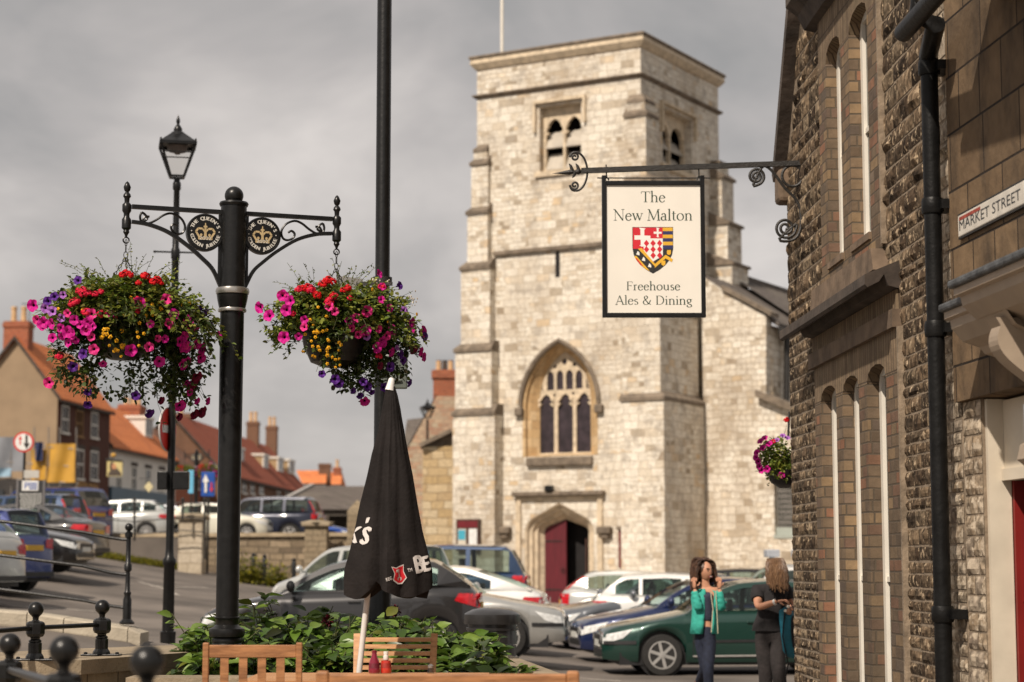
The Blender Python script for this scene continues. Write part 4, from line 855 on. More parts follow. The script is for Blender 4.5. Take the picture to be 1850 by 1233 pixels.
for sx in (-1, 1):
    TX = (lambda px, py: (sx*(-JF(px, py)[0]), 0, JF(px, py)[1]))
    m = MB(); a, b = TX(405,385), TX(238,377); a = (a[0], 0, zj_(385)); b = (b[0], 0, a[2])
    m.beam(a, b, .045, .03); m.beam((sx*.1,0,a[2]-.02), (sx*.1,0,zj_(515)), .03, .02)
    low = crv([TX(x, y)[0::2] for x, y in ((238,401),(268,406),(304,420),(340,445),(365,467),(384,487),(397,515),(402,525))], 5)
    for q0, q1 in zip(low, low[1:]): m.beam((q0.x,0,q0.y), (q1.x,0,q1.y), .035, .026)
    jb(m, 'arm', M_BLACK, False)
    for pts in ([(256,384),(253,392),(256,401),(268,404),(282,398),(296,389),(310,386),(326,394),(334,408),(331,420),(322,423),(312,418),(309,410),(315,405),(321,409)], [(256,384),(262,388),(266,396),(258,400),(262,392),(270,392)]):
        m = MB(); c_ = crv([TX(x, y)[0::2] for x, y in pts], 4); m.tube([(q_.x, 0, q_.y) for q_ in c_], .0095, 6); jb(m, 'scroll', M_BLACK)
    dc = TX(370, 421); r = .142
    m = MB(); m.lathe([(r*.001,-.022),(r-.012,-.022),(r-.010,-.028),(r,-.026),(r,.026),(r-.01,.028),(.001,.022)], dc, 40, axis=(0,1,0)); d = jb(m, 'disc', M_BLACK)
    m = MB(); txt_arc(m, "THE QUEEN'S", dc[0], dc[2], .094, 162, 18, .039, -.0225); txt_arc(m, 'GOLDEN JUBILEE', dc[0], dc[2], .089, 190, 350, .038, -.0225, False)
    for a_ in (176, 4): m.add([(dc[0]+.105*math.cos(R(a_))+.005*math.cos(t), -.0225, dc[2]+.105*math.sin(R(a_))+.005*math.sin(t)) for t in range(6)], [tuple(range(6))])
    m.build('disc_lettering', pm('disc_white', (.62,.6,.54), .5, .05, 5), d, 'raw')
    m = MB(); cx, cz = dc[0], dc[2]; k = .075; lay = -.0226
    def cp(poly, l): m.add([(cx+x*k, lay-.0004*l, cz+z*k) for x, z in poly], [tuple(range(len(poly)))])
    cp([(-.72,-.75),(.72,-.75),(.72,-.5),(-.72,-.5)], 0)
    for s2 in (-1, 1):
        pts = [(s2*.6,-.5),(s2*.95,.05),(s2*.72,.38),(s2*.3,.36),(s2*.06,.05),(s2*.06,.42),(s2*.45,.58),(s2*.9,.5),(s2*1.1,.05),(s2*.75,-.5)]
        for q0, q1, w0 in zip(pts[:4], pts[1:5], (.2,.2,.2,.16)):
            v0, v1 = Vector(q0), Vector(q1); n_ = Vector((-(v1-v0).y, (v1-v0).x)).normalized()*w0/2; cp([tuple(v0+n_), tuple(v1+n_), tuple(v1-n_), tuple(v0-n_)], 1)
        cp([(s2*.42+.14*math.cos(t), -.28+.16*math.sin(t)) for t in range(6)], 2)
    cp([(-.14,-.5),(.14,-.5),(.10,.5),(-.10,.5)], 3); cp([(-.22,.5),(.22,.5),(.16,.68),(-.16,.68)], 3); cp([(-.06,.68),(.06,.68),(.05,.95),(-.05,.95)], 3); cp([(-.17,-.3),(0,-.05),(.17,-.3),(0,-.48)], 4)
    m.build('crown', pm('crown_gold', (.50,.38,.20), .45, .15, 30), d, 'raw')
    m = MB(); puttext(m, '2002', lambda x, z: (x, lay-.004, z), cx-.045, cz-.058, .09, .026); m.build('year', MATS['disc_white'], d, 'raw')
    m = MB(); xe = TX(229, 380)[0]; zt_ = zj_(333+(12 if sx > 0 else 0)); zt_ = a[2]+.19
    m.lathe([(r_, zt_+z_) for r_, z_ in fin][::-1], (xe,0,0), 14); jb(m, 'end_finial', M_BLACK)
    m = MB(); zr_ = zt_-.445; m.tube([(xe+.022*math.cos(t/12*2*PI), 0, zr_+.022*math.sin(t/12*2*PI)) for t in range(12)], .006, 6, closed=True); jb(m, 'ring', M_BLACK)
ARMZ = zt_-.467; ARMX = abs(xe)
# baskets ---------------------------------------------------------
def leaf(m, p, d, n_, L, w, mi=0):
    d = d.normalized(); s_ = d.cross(n_)
    if s_.length < 1e-4: s_ = d.cross(Vector((1,0,0)))
    s_.normalize(); n2 = s_.cross(d)
    m.add([p, p+d*L*.35+s_*w*.5+n2*L*.06, p+d*L*.75+s_*w*.38+n2*L*.02, p+d*L-n2*L*.12, p+d*L*.75-s_*w*.38+n2*L*.02, p+d*L*.35-s_*w*.5+n2*L*.06, p+d*L*.5-n2*L*.03], [(0,1,6),(1,2,6),(2,3,6),(3,4,6),(4,5,6),(5,0,6)], mi)
def sprig(ms, ml, p0, d0, L, droop, nl, lw, ll, r_, rs=.0016):
    p = Vector(p0); d = Vector(d0).normalized(); pts = [p.copy()]; k = 10
    for i in range(k):
        d = (d+Vector((r_.gauss(0,.10), r_.gauss(0,.10), -droop/k+r_.gauss(0,.08)))).normalized(); p = p+d*L/k; pts.append(p.copy())
    ms.tube(pts, rs, 3, caps=False)
    for i in range(nl):
        t = (i+.5)/nl*k*.9+.8; j = min(int(t), k-1); q_ = pts[j].lerp(pts[j+1], min(1, t-j)); tg = (pts[j+1]-pts[j]).normalized()
        rd = Vector((r_.gauss(0,1), r_.gauss(0,1), r_.gauss(0,.7)+.2)).normalized(); dl = (tg*.5+rd).normalized()
        leaf(ml, q_, dl, Vector((r_.gauss(0,.5), r_.gauss(0,.5), 1)), ll*r_.uniform(.6,1.25), lw*r_.uniform(.6,1.25))
    return pts
def petunia_mesh(name, mats, r=.042, five=5, depth=.035):
    m = MB(); k = five*6; ro = [r*(.86+.16*abs(math.cos(five*PI*i/k))) for i in range(k)]
    rings = [([.006]*k, 0), ([.010]*k, depth*.55), ([x*.45 for x in ro], depth*.85), (ro, depth*1.0)]
    for rr_, z_ in rings: m.v += [(rr_[i]*math.cos(2*PI*i/k), rr_[i]*math.sin(2*PI*i/k), z_-(.10*r*math.cos(five*2*PI*i/k) if z_ == depth else 0)) for i in range(k)]
    for a in range(3):
        for i in range(k): m.f.append((a*k+i, a*k+(i+1)%k, (a+1)*k+(i+1)%k, (a+1)*k+i)); m.m.append(1 if a < 1 else 0)
    m.f.append(tuple(range(k))); m.m.append(1); o = m.build(name, mats, None, True); return o
def petalmat(n, c): return pm(n, c, .6, .28, 45, spec=.2)
PT = {}
M_THR = pm('petunia_throat', (.03,.003,.02), .6, .2, 20)
for k_, c, th, r_ in (('mag', (.50,.010,.22), M_THR, .044), ('pink', (.62,.03,.20), M_THR, .041), ('pur', (.085,.018,.20), pm('purple_throat', (.02,.008,.05), .6, .2, 20), .038), ('lil', (.33,.12,.42), M_THR, .036), ('dark', (.14,.004,.03), M_THR, .045)):
    PT[k_] = (petunia_mesh('petunia', [petalmat('petal_'+k_, c), th], r_))
def small_mesh(name, col, r):
    m = MB(); k = 10
    m.add([(0,0,.004)]+[(r*(1 if i % 2 else .72)*math.cos(2*PI*i/k), r*(1 if i % 2 else .72)*math.sin(2*PI*i/k), 0) for i in range(k)], [(0, 1+i, 1+(i+1)%k) for i in range(k)]); m.ball((0,0,.003), r*.3, 6, 1)
    return m.build(name, [petalmat('petal_'+name, col), pm('flower_eye', (.30,.12,.01), .7, .2, 30)], None)
PT['yel'] = small_mesh('marigold', (.72,.36,.01), .017); PT['wht'] = small_mesh('alyssum', (.75,.72,.62), .011)
def geranium_mesh(name, col):
    m = MB(); r_ = random.Random(5)
    for i in range(26):
        v = Vector((r_.gauss(0,1), r_.gauss(0,1), abs(r_.gauss(0,1))*.8)).normalized()*.034*r_.uniform(.8,1.1); q_ = v.to_track_quat('Z','Y')
        m.add([v+q_ @ Vector(c) for c in ((0,0,.003),)]+[v+q_ @ Vector((.015*math.cos(t*2*PI/10)*(1 if t % 2 else .75), .015*math.sin(t*2*PI/10)*(1 if t % 2 else .75), -.003)) for t in range(10)], [(0,1+i,1+(i+1)%10) for i in range(10)])
    return m.build(name, [petalmat('petal_'+name+str(col[1]), col)], None)
PT['red'] = geranium_mesh('geranium', (.50,.004,.008)); PT['cor'] = geranium_mesh('geranium', (.55,.010,.04))
USED = {}
def place(kind, parent, p, nrm, s=1., rr_=rnd):
    src = PT[kind]; o = src.copy() if USED.get(kind) else src; USED[kind] = 1
    if o is not src: SC.collection.objects.link(o)
    o.parent = parent; o.location = p; q_ = Vector(nrm).to_track_quat('Z', 'Y'); o.rotation_mode = 'QUATERNION'; o.rotation_quaternion = q_ @ Matrix.Rotation(rr_.uniform(0, 6), 3, 'Z').to_quaternion(); o.scale = (s, s, s*rr_.uniform(.8, 1.2)); return o
def basket(label, sx, flowers, trail, seed, ext, fills=()):
    rg = random.Random(seed); B0 = Vector((JO+jx*(sx*ARMX))); rimz = ARMZ-.515
    t = thing('hanging_basket', label, 'hanging basket', (B0.x, B0.y, rimz), JA, 'flower baskets hanging from the iron post')
    m = MB(); m.lathe([(.001,-.36),(.10,-.355),(.19,-.32),(.245,-.2),(.27,-.05),(.285,-.02),(.285,0),(.27,0),(.25,-.05)], n=30, m=0); m.build('bowl', pm('basket_plastic', (.018,.015,.014), .35, .3, 10, bump=.15), t, True)
    m = MB(); zt_ = ARMZ-rimz+.01
    def link(a, b, rad, tw, mm):
        a, b = Vector(a), Vector(b); d = b-a; L = d.length; d.normalize(); s_ = d.cross(Vector((0,1,0))).normalized(); s_ = Matrix.Rotation(tw, 3, d) @ s_; c = (a+b)/2
        mm.tube([c+d*(L/2*math.cos(q*PI/4))+s_*(rad*math.sin(q*PI/4)) for q in range(8)], .0032, 5, closed=True)
    p = Vector((0,0,zt_+.02))
    for i in range(3): link(p, p+Vector((0,0,-.055)), .015 if i != 0 else .008, i*PI/2, m); p = p+Vector((0,0,-.046))
    for k in range(3):
        a = 2*PI*k/3+.5; e_ = Vector((.27*math.cos(a), .27*math.sin(a), 0)); n_ = 16
        for i in range(n_): link(p.lerp(e_, i/n_), p.lerp(e_, (i+1.25)/n_), .008, i*PI/2, m)
    m.build('chain', M_IRON, t, True)
    ms, ml, md = MB(), MB(), MB()
    X0, X1 = ext
    # mound of leafy stems
    for i in range(620):
        a = rg.uniform(0, 2*PI); el = rg.uniform(-.45, 1.15); reach = (X1 if math.cos(a) > 0 else X0); rch = .44+abs(math.cos(a))*(reach-.44)
        d0 = Vector((math.cos(a)*math.cos(el), math.sin(a)*math.cos(el), math.sin(el)*.8+.15)); p0 = Vector((math.cos(a)*.17, math.sin(a)*.17, rg.uniform(-.05,.06)))
        L = (rch-.14)*rg.uniform(.4, 1.0)*(1-.30*max(0, math.sin(el)))
        if a > 3.6 and a < 5.6 and el < .1 and rg.random() < (.45 if sx < 0 else .6): continue
        sprig(ms, ml if rg.random() < .75 else md, p0, d0, L, rg.uniform(.3, 1.1)*max(.1, math.cos(el)), rg.randint(13, 22), .029, .043, rg)
    for i in range(26):      # thin stems that stick out above
        a = rg.uniform(0, 2*PI); sprig(ms, ml, (math.cos(a)*.12, math.sin(a)*.08, .1), (math.cos(a)*.8, math.sin(a)*.5, rg.uniform(.7,1.3)), rg.uniform(.32,.46), .7, 16, .012, .022, rg)
    for i in range(420):     # broad yellow-green leaves near the top
        a = rg.uniform(0, 2*PI); r_ = rg.uniform(.03, .40); leaf(ml, Vector((math.cos(a)*r_, math.sin(a)*r_, .17+.10*rg.random()-.55*r_*r_-.1*r_)), Vector((math.cos(a), math.sin(a), rg.uniform(-.3,.5))), Vector((rg.gauss(0,.4), -.5, 1)), rg.uniform(.04,.065), rg.uniform(.04,.055))
    for (cx_, cy_, ax_, ay_, nn_) in fills:      # leafy masses filling the outline
        x, z = JF(cx_, cy_); x -= sx*ARMX; z -= rimz; A_, B_ = ax_/241., ay_/241.
        for i in range(nn_):
            v = Vector((rg.gauss(0,1), rg.gauss(0,1), rg.gauss(0,1))).normalized(); rr_ = rg.uniform(.5, 1.0)
            p = Vector((x+v.x*A_*rr_, v.y*min(A_, .40)*rr_, z+v.z*B_*rr_))
            if noise.noise(p*9+Vector((seed, 0, 0))) < -.12: continue
            if p.y < -.16 and abs(p.x) < .21 and p.z < -.03: continue
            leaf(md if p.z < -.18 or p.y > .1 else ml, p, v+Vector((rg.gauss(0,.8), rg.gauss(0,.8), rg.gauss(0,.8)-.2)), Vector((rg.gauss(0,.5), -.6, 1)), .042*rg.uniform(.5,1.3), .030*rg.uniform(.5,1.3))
    for (ax, az, n_, L) in trail:   # trailing stems over the rim
        for i in range(n_):
            fy = rg.choice((-1, -1, 1)); x = ax+rg.gauss(0, .05); y = fy*(max(.02, .27**2-min(abs(x), .26)**2)**.5)*rg.uniform(.9, 1.1)
            sprig(ms, md if rg.random() < .6 else ml, (x*.9, y*.9, az+.05), (math.copysign(.5, x)*abs(x)*2, .5*y*3, .1), L*rg.uniform(.6, 1.15), 2.0, rg.randint(20, 30), .030, .044, rg)
    def stemto(q_, n_, lw=.029, ll=.043):       # a leafy stem from the basket out to each flower
        q_ = Vector(q_); a = Vector((q_.x*.45, q_.y*.5-.02, min(.06, .04+q_.z*.3))); mid_ = a.lerp(q_, .5)+Vector((0, -.02, .07 if q_.z < .1 else .02))
        pts = [a*(1-t)**2+mid_*2*t*(1-t)+q_*t*t for t in [i/8 for i in range(9)]]
        pts = [p+Vector((rg.gauss(0,.006), rg.gauss(0,.006), rg.gauss(0,.006))) if 0 < i < 8 else p for i, p in enumerate(pts)]
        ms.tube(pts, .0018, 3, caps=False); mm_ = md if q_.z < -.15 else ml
        for i in range(n_):
            t = rg.random()*7.6; j = int(t); p = pts[j].lerp(pts[j+1], t-j); leaf(mm_, p+Vector((rg.gauss(0,.008), rg.gauss(0,.008), rg.gauss(0,.008))), Vector((rg.gauss(0,1), rg.gauss(0,.8)-.2, rg.gauss(0,.8))), Vector((rg.gauss(0,.5), -.6, 1)), ll*rg.uniform(.6,1.3), lw*rg.uniform(.6,1.3))
    for kind, px, py in flowers:
        x, z = JF(px, py); x -= sx*ARMX; z -= rimz
        rr_ = min(.98, math.sqrt((x/(.62))**2+((z+.05)/.52)**2)); dep = -.36*math.sqrt(max(0, 1-rr_*rr_))-.03
        hh = hit(px, py, JO+jy*dep, jy)-JO; x2, z2 = hh.dot(jx)-sx*ARMX, hh.z-rimz
        nn = Vector((x2*1.1+rg.gauss(0,.15), -.75+rg.gauss(0,.15), z2*.6+rg.gauss(0,.18)-.05)) if kind not in ('red','cor') else Vector((x2*.5, -.5, .8))
        place(kind, t, (x2, dep, z2), nn, rg.uniform(.68, 1.12), rg); q_ = Vector((x2, dep, z2))-nn.normalized()*.02
        stemto(q_, (5 if kind in ('yel','wht') else 22) if z2 > -.2 else 30)
        if kind not in ('yel','wht') and z2 < -.1:
            for _ in range(2): stemto(q_+Vector((rg.gauss(0,.05), rg.uniform(0,.25), rg.gauss(0,.05))), 22)
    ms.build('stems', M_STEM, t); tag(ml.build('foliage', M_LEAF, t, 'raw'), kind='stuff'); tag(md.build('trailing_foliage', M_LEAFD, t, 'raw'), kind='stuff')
    return t
rg0 = random.Random(11)
def scat(kind, n, cx, cy, sx_, sy_): return [(kind, rg0.gauss(cx, sx_), rg0.gauss(cy, sy_)) for _ in range(n)]
FL = [('mag',64,552),('mag',97,612),('mag',80,588),('mag',148,587),('mag',112,593),('mag',124,600),('mag',136,578),('mag',99,584),('mag',166,590),('mag',158,596),('pink',125,566),
      ('mag',200,571),('pink',298,543),('mag',270,585),('mag',186,655),('pink',171,631),('mag',235,632),('pink',70,577),('lil',98,565),('lil',113,574),('lil',116,533),('pur',90,545),('pur',100,538),('lil',85,556),('pur',143,509),
      ('mag',325,625),('mag',350,620),('mag',325,658),('mag',360,645),('mag',340,580),('mag',352,592),('pur',358,556),('pur',365,562),('pur',376,590),('pink',333,600),
      ('mag',322,730),('mag',352,722),('mag',371,724),('dark',345,690),('mag',340,708),('dark',358,742),('mag',334,690),('dark',348,745),('dark',320,752),('pur',336,670),('dark',352,676),('dark',288,722),
      ('pur',242,738),('pur',265,742),('pur',205,695),('pur',218,712),('pur',245,714),('pur',160,727),('pur',140,724),('pur',158,705),('pur',133,660),('pur',127,655),('pur',110,680),('pur',155,640),('lil',150,645),('pur',160,650),
      ('pink',92,690),('cor',108,645),('mag',250,548)]
FL = [f_ for f_ in FL if not (f_[0] == 'pur' and f_[2] > 630 and (f_[1]+f_[2]) % 2 == 0)]
FL += [('red',x,y) for x,y in ((222,498),(235,498),(228,494),(277,510),(284,507),(290,512),(262,500),(250,512))]+[('cor',x,y) for x,y in ((142,527),(150,532),(160,530),(172,533),(130,550),(136,546),(182,528),(152,525),(248,563))]
FL += scat('pink',7,240,600,60,25)+scat('mag',9,330,620,24,45)+scat('cor',5,215,565,40,15)+scat('yel',14,230,560,60,22)+scat('mag',6,110,590,28,20)
FL += scat('yel',9,187,600,5,5)+scat('yel',10,212,630,8,6)+scat('yel',9,235,605,22,14)+[('yel',275,550),('yel',252,584),('yel',260,603),('yel',150,559),('yel',330,590),('yel',292,560),('yel',105,558)]
basket('left hanging basket of magenta petunias, red geraniums and yellow flowers', -1, FL, [(-.1,0,7,.42),(.12,0,9,.5),(.26,0,15,.62),(.36,.0,10,.6),(-.28,0,6,.4),(0,0,7,.45)], 21, (.66,.60), [(235,560,150,62,2600),(330,640,56,95,1300),(130,640,42,58,500),(210,690,95,34,500)])
FR = [('mag',475,555),('mag',490,573),('mag',540,607),('mag',512,535),('pink',513,533),('pink',634,593),('pink',645,603),('mag',690,620),('mag',702,635),('mag',685,615),('mag',678,628),('pink',695,606),('mag',628,580),('mag',516,610),('pink',680,594),('lil',712,630),
      ('dark',682,660),('mag',688,520),('mag',700,558),('mag',755,635),('dark',742,629),('mag',760,645),('pur',716,518),('lil',728,563),('pur',761,608),('pur',724,650),('pur',718,640),('pur',700,662),('pur',734,690),('pur',582,675),('pur',635,705),('pur',612,690),('pur',604,685),('pur',660,698),('pur',670,707),('pur',648,712),('pur',690,700),('pur',655,690),('dark',652,600),('mag',520,560),('mag',527,544),('lil',660,608),('mag',552,577)]
FR += [('red',x,y) for x,y in ((583,515),(592,508),(600,510),(620,526),(628,522),(573,535),(548,523),(555,520),(601,535))]+[('cor',x,y) for x,y in ((562,525),(540,524),(632,540),(605,538),(684,645),(690,520))]
FR += scat('pink',5,620,560,50,20)+scat('mag',8,700,590,26,38)+scat('yel',12,640,570,55,22)+scat('cor',4,600,560,40,12)
FR += scat('yel',10,575,625,14,14)+scat('yel',12,602,640,14,10)+scat('yel',7,570,600,12,10)+[('yel',560,578),('yel',590,572),('yel',614,660),('yel',606,664)]+scat('wht',16,745,545,6,8)+scat('wht',8,690,510,10,3)
basket('right hanging basket with more greenery, white alyssum and purple trailing petunias', 1, FR, [(.25,0,14,.5),(.05,0,9,.42),(.32,0,10,.45),(-.3,0,3,.3)], 33, (.58,.58), [(620,560,132,52,2300),(705,620,55,80,1200),(650,680,60,30,450),(500,580,32,36,260)])
# ---------------------------------------------------------------- closed parasol
UD = 13.0; UP = lambda px, py, dy=0.: P(px, py, UD+dy)
um = thing('parasol', 'closed black parasol with white tip and brewery lettering on a slanting white pole', 'parasol', UP(649, 1213))
def pw(m, name, mat, parent, smooth=True, label=None):
    o = m.build(name, mat, parent, smooth, rel=False)
    if label: o['label'] = label
    return o
M_CANV = pm('black_canvas', (.014,.0115,.011), .85, .25, 7, bump=.25, bscale=40, spec=.2)
m = MB(); m.tube([UP(646, 1290), UP(649,1213), UP(671,1010), UP(705,700)], .0195, 12); pw(m, 'pole', pm('white_pole', (.62,.60,.57), .4, .08, 8), um)
prof = [(698,698,713),(715,695,718),(740,690,723),(780,683,730),(820,672,737),(860,664,744),(910,654,751),(960,647,758),(1000,640,766),(1030,634,772),(1050,634,772)]
NU = 72; rows = []
for py, xl_, xr_ in prof:
    c = UP((xl_+xr_)/2, py); hw = (xr_-xl_)/2/F_PX*UD; t = (py-698)/352; row = []
    for j in range(NU):
        a = 2*PI*j/NU; fold = 1+t*(.10*math.cos(5*a+.8+t)+.06*math.cos(9*a+1.5*t)); deep = -.34*t*math.exp(-((a-(1.5*PI-.30))/.17)**2)
        r_ = hw*(fold+deep); row.append(Vector((c.x+r_*math.cos(a), c.y+r_*.72*math.sin(a), c.z+.0)))
    rows.append(row)
for i, r_ in enumerate(rows):
    for j, v in enumerate(r_): k_ = noise.noise(Vector((j*.35, v.z*1.6, 3)))*.016*min(1, i/3)+noise.noise(Vector((j*.9, v.z*5, 9)))*.005; r_[j] = Vector((v.x+k_*math.cos(2*PI*j/NU), v.y+k_*math.sin(2*PI*j/NU), v.z))
cb = UP(703, 1050); last = []
for j in range(NU):
    a = 2*PI*j/NU; v = rows[-1][j]; drop = .035+.085*abs(math.sin(a*2.5+1.9))**.7; 
    if math.sin(a) < 0: drop = .03+.09*math.sin(min(PI, max(0, (a-PI)/(PI*.36)*PI))) if a < PI*1.36 else .0+.105*math.sin(min(PI, (a-PI*1.36)/(PI*.64)*PI))**.8
    last.append(v+Vector((0, 0, -drop)))
rows.append(last); rows.append([v.lerp(Vector((cb.x, cb.y, v.z+.03)), .25) for v in last]); rows.append([v.lerp(Vector((cb.x, cb.y, v.z+.25)), .6) for v in last])
m = MB(); m.v = [tuple(v) for r_ in rows for v in r_]; k = len(rows)
m.f = [(i*NU+j, i*NU+(j+1)%NU, (i+1)*NU+(j+1)%NU, (i+1)*NU+j) for i in range(k-1) for j in range(NU)]; m.m = [0]*len(m.f); pw(m, 'canopy', M_CANV, um)
CAN = rows
from mathutils.bvhtree import BVHTree
CANB = BVHTree.FromPolygons(m.v, m.f)
def decal(m, vs, fs, px0, py0, ang, sx_, sz_, off=.006, mi=0, lay=0):
    """print laid on the canopy cloth: every vertex rests on the surface"""
    c, s_ = math.cos(R(ang)), math.sin(R(ang)); out_ = []
    for v in vs:
        x, z = v[0]*sx_, v[1]*sz_; px, py = px0+x*c-z*s_, py0-(x*s_+z*c); d = ray(px, py).normalized(); h = CANB.ray_cast(Vector((0,0,CAMZ)), d, 40)
        out_.append(None if h[0] is None else h[0]-d*(off+lay*.0015))
    keep = [f for f in fs if all(out_[i] is not None for i in f)]
    ix = sorted({i for f in keep for i in f}); mp_ = {i: k for k, i in enumerate(ix)}
    m.add([out_[i] for i in ix], [tuple(mp_[i] for i in f) for f in keep], mi)
def finetext(s, sz, bold=0):
    """letters cut into small faces so that they follow the folds"""
    vs, fs = textpoly(s, sz); bm = bmesh.new(); V = [bm.verts.new((v[0], v[1], 0)) for v in vs]
    for f in fs:
        try: bm.faces.new([V[i] for i in f])
        except Exception: pass
    bmesh.ops.triangulate(bm, faces=bm.faces[:])
    for _ in range(2):
        es = [e_ for e_ in bm.edges if e_.calc_length() > sz*.12]
        if es: bmesh.ops.subdivide_edges(bm, edges=es, cuts=1); bmesh.ops.triangulate(bm, faces=bm.faces[:])
    bm.verts.index_update(); r = ([(v.co.x, v.co.y) for v in bm.verts], [tuple(v.index for v in f.verts) for f in bm.faces]); bm.free(); return r
M_UW = pm('canopy_print_white', (.62,.58,.55), .7, .06, 8)
for s_, px0, py0, ang, sc in (("K", 624, 974, -22, 44), ("'", 654, 962, -18, 40), ("S", 649, 981, -16, 46), ('B', 751, 1036, 12, 44), ('E', 765, 1033, 12, 38)):
    vs, fs = finetext(s_, 1.0)
    m = MB(); decal(m, vs, fs, px0, py0, ang, sc*.72, sc); 
    for dx in (.05, -.05): decal(m, [(v[0]+dx, v[1]+dx*.5) for v in vs], fs, px0, py0, ang, sc*.72, sc, lay=abs(dx)*10+dx*4)
    if m.v: pw(m, 'lettering', M_UW, um, 'raw')
def fan(pts, k=3):
    c = (sum(p[0] for p in pts)/len(pts), sum(p[1] for p in pts)/len(pts)); V = [c]
    for r_ in range(1, k+1): V += [(c[0]+(p[0]-c[0])*r_/k, c[1]+(p[1]-c[1])*r_/k) for p in pts]
    n_ = len(pts); F = [(0, 1+i, 1+(i+1)%n_) for i in range(n_)]
    for r_ in range(k-1): F += [(1+r_*n_+i, 1+(r_+1)*n_+i, 1+(r_+1)*n_+(i+1)%n_, 1+r_*n_+(i+1)%n_) for i in range(n_)]
    return V, F
SHD = [(-1,1.15),(-.3,.9),(.1,1.1),(.8,1.3),(.7,.3),(1.05,-.7),(.3,-1.5),(-.3,-1.5),(-.95,-.9),(-.65,.1)]
m = MB(); decal(m, *fan(SHD), 721, 1037, 6, 12.5, 12.5, mi=1); decal(m, *fan([(x*.86, z*.86) for x, z in SHD]), 721, 1037, 6, 12.5, 12.5, mi=0, lay=1)
decal(m, *fan([(.32*math.cos(t*PI/5), -.75+.32*math.sin(t*PI/5)) for t in range(10)], 2), 721, 1037, 6, 12, 12, mi=1, lay=2); decal(m, *fan([(.15*math.cos(t*PI/5), -.75+.15*math.sin(t*PI/5)) for t in range(10)], 2), 721, 1037, 6, 12, 12, mi=0, lay=3)
decal(m, *fan([(-.08,-.5),(.08,-.5),(.14,.7),(-.06,.7)], 2), 721, 1037, 6, 12, 12, mi=1, lay=2); decal(m, *fan([(-.4,.2),(.02,.25),(.05,.7),(-.35,.6)], 2), 721, 1037, 6, 12, 12, mi=1, lay=3)
pw(m, 'emblem', [pm('emblem_red', (.55,.01,.02), .6, .08, 8), M_UW], um, 'raw')
for s_, px0, py0, ang in (('REG.', 698, 1051, 18), ('TM', 737, 1034, 14)):
    m = MB(); vs, fs = finetext(s_, 1.0); decal(m, vs, fs, px0, py0, ang, 6.5, 9); pw(m, 'lettering', M_UW, um, 'raw')
m = MB(); a, b = UP(708,683), UP(705,701); m.lathe([(.012,0),(.02,.01),(.026,.05),(.033,.085)], a, 14, axis=b-a); pw(m, 'tip_cap', pm('white_plastic', (.75,.73,.70), .4, .05, 8), um)
# tall dark street pole behind the parasol
tp = P(687, 1015, 16.2)
tpo = thing('lamp_column', 'tall plain black street column rising out of frame behind the parasol', 'pole', (tp.x, tp.y, 0))
m = MB(); m.lathe([(.095,.2),(.095,2.0),(.062,2.15),(.062,12)], n=20); m.build('column', M_BLACK, tpo, True)
m = MB(); zc = P(690,508,16.2).z; m.tube([(0,0,zc-.03),(0,0,zc+.03)], .082, 18); m.beam((0,0,zc-.03), (-.22,.0,zc-.03), .02, .02); m.box((-.18,-.09,zc-.05),(.09,-.06,zc-.02)); m.build('bracket', M_IRON, tpo, True)
def pth(px, py, Y): return P(px, py, Y)-Vector((tp.x, tp.y, 0))
m = MB(); a, b = pth(612,500,16.3), pth(652,522,16.3); m.obox((a+b)/2, Vector((.13,.12,.0))*.8, Vector((0,.006,0)), Vector((0,0,.045))); m.build('side_sign', pm('pale_sign_back', (.55,.54,.52), .5, .06, 5), tpo)
m = MB(); a, b = pth(716,640,16.15), pth(736,703,16.15); m.box((.03, -.05, b.z), (b.x, -.02, a.z), bev=.02); m.box((.02,-.08,b.z+.04),(.05,-.03,a.z-.03)); m.tube([(0,-.07,b.z+.07),(b.x-.05,-.06,b.z+.07)], .012, 6); m.build('sign_back', pm('grey_green_metal', (.16,.18,.16), .4, .1, 6, metal=.4), tpo)
# ---------------------------------------------------------------- patio furniture
M_TEAK = pm('teak', (.30,.125,.045), .55, .28, 5, stretch=(1.5,8,8), bump=.15, col2=(.42,.19,.075))
M_TEAK2 = pm('pale_teak', (.46,.22,.085), .5, .2, 5, stretch=(1.5,8,8), bump=.12, col2=(.56,.29,.12))
PZ = .25
def chair_slats(px, Y, w, top, rz, label, mat, name='garden_chair'):
    c = P(px, 1015, Y); t = thing(name, label, 'chair', (c.x, Y, PZ), rz, 'wooden garden chairs on the patio'); h = top-PZ; W2 = w/2; D = .46
    for s_ in (-1, 1):
        m = MB(); m.box((s_*W2-.018, -.02, 0), (s_*W2+.018, .02, h+.012), bev=.006); m.build('back_leg', mat, t); m = MB(); m.box((s_*W2-.02, D-.02, 0), (s_*W2+.02, D+.02, .62), bev=.005); m.build('front_leg', mat, t)
        m = MB(); m.box((s_*W2-.03, -.0, .621), (s_*W2+.03, D+.04, .645), bev=.008); m.build('armrest', mat, t)
    m = MB(); m.box((-W2+.018, -.013, h-.075), (W2-.018, .013, h-.002), bev=.004); m.build('top_rail', mat, t)
    m = MB(); m.box((-W2+.018, -.013, .46), (W2-.018, .013, .52)); m.build('lower_rail', mat, t)
    for i in range(4): x = -W2+w*(i+1)/5*1.0; m = MB(); m.box((x-.024, -.008, .52), (x+.024, .008, h-.075)); m.build('slat', mat, t)
    for i in range(5): m = MB(); m.box((-W2+.02, .03+i*.09, .42), (W2-.02, .03+i*.09+.075, .44)); m.build('seat_slat', mat, t)
    m = MB(); m.box((-W2, .0, .36), (W2, .02, .415)); m.box((-W2+.0, D-.01, .36), (W2-.0, D+.01, .415)); m.build('frame', mat, t); return t
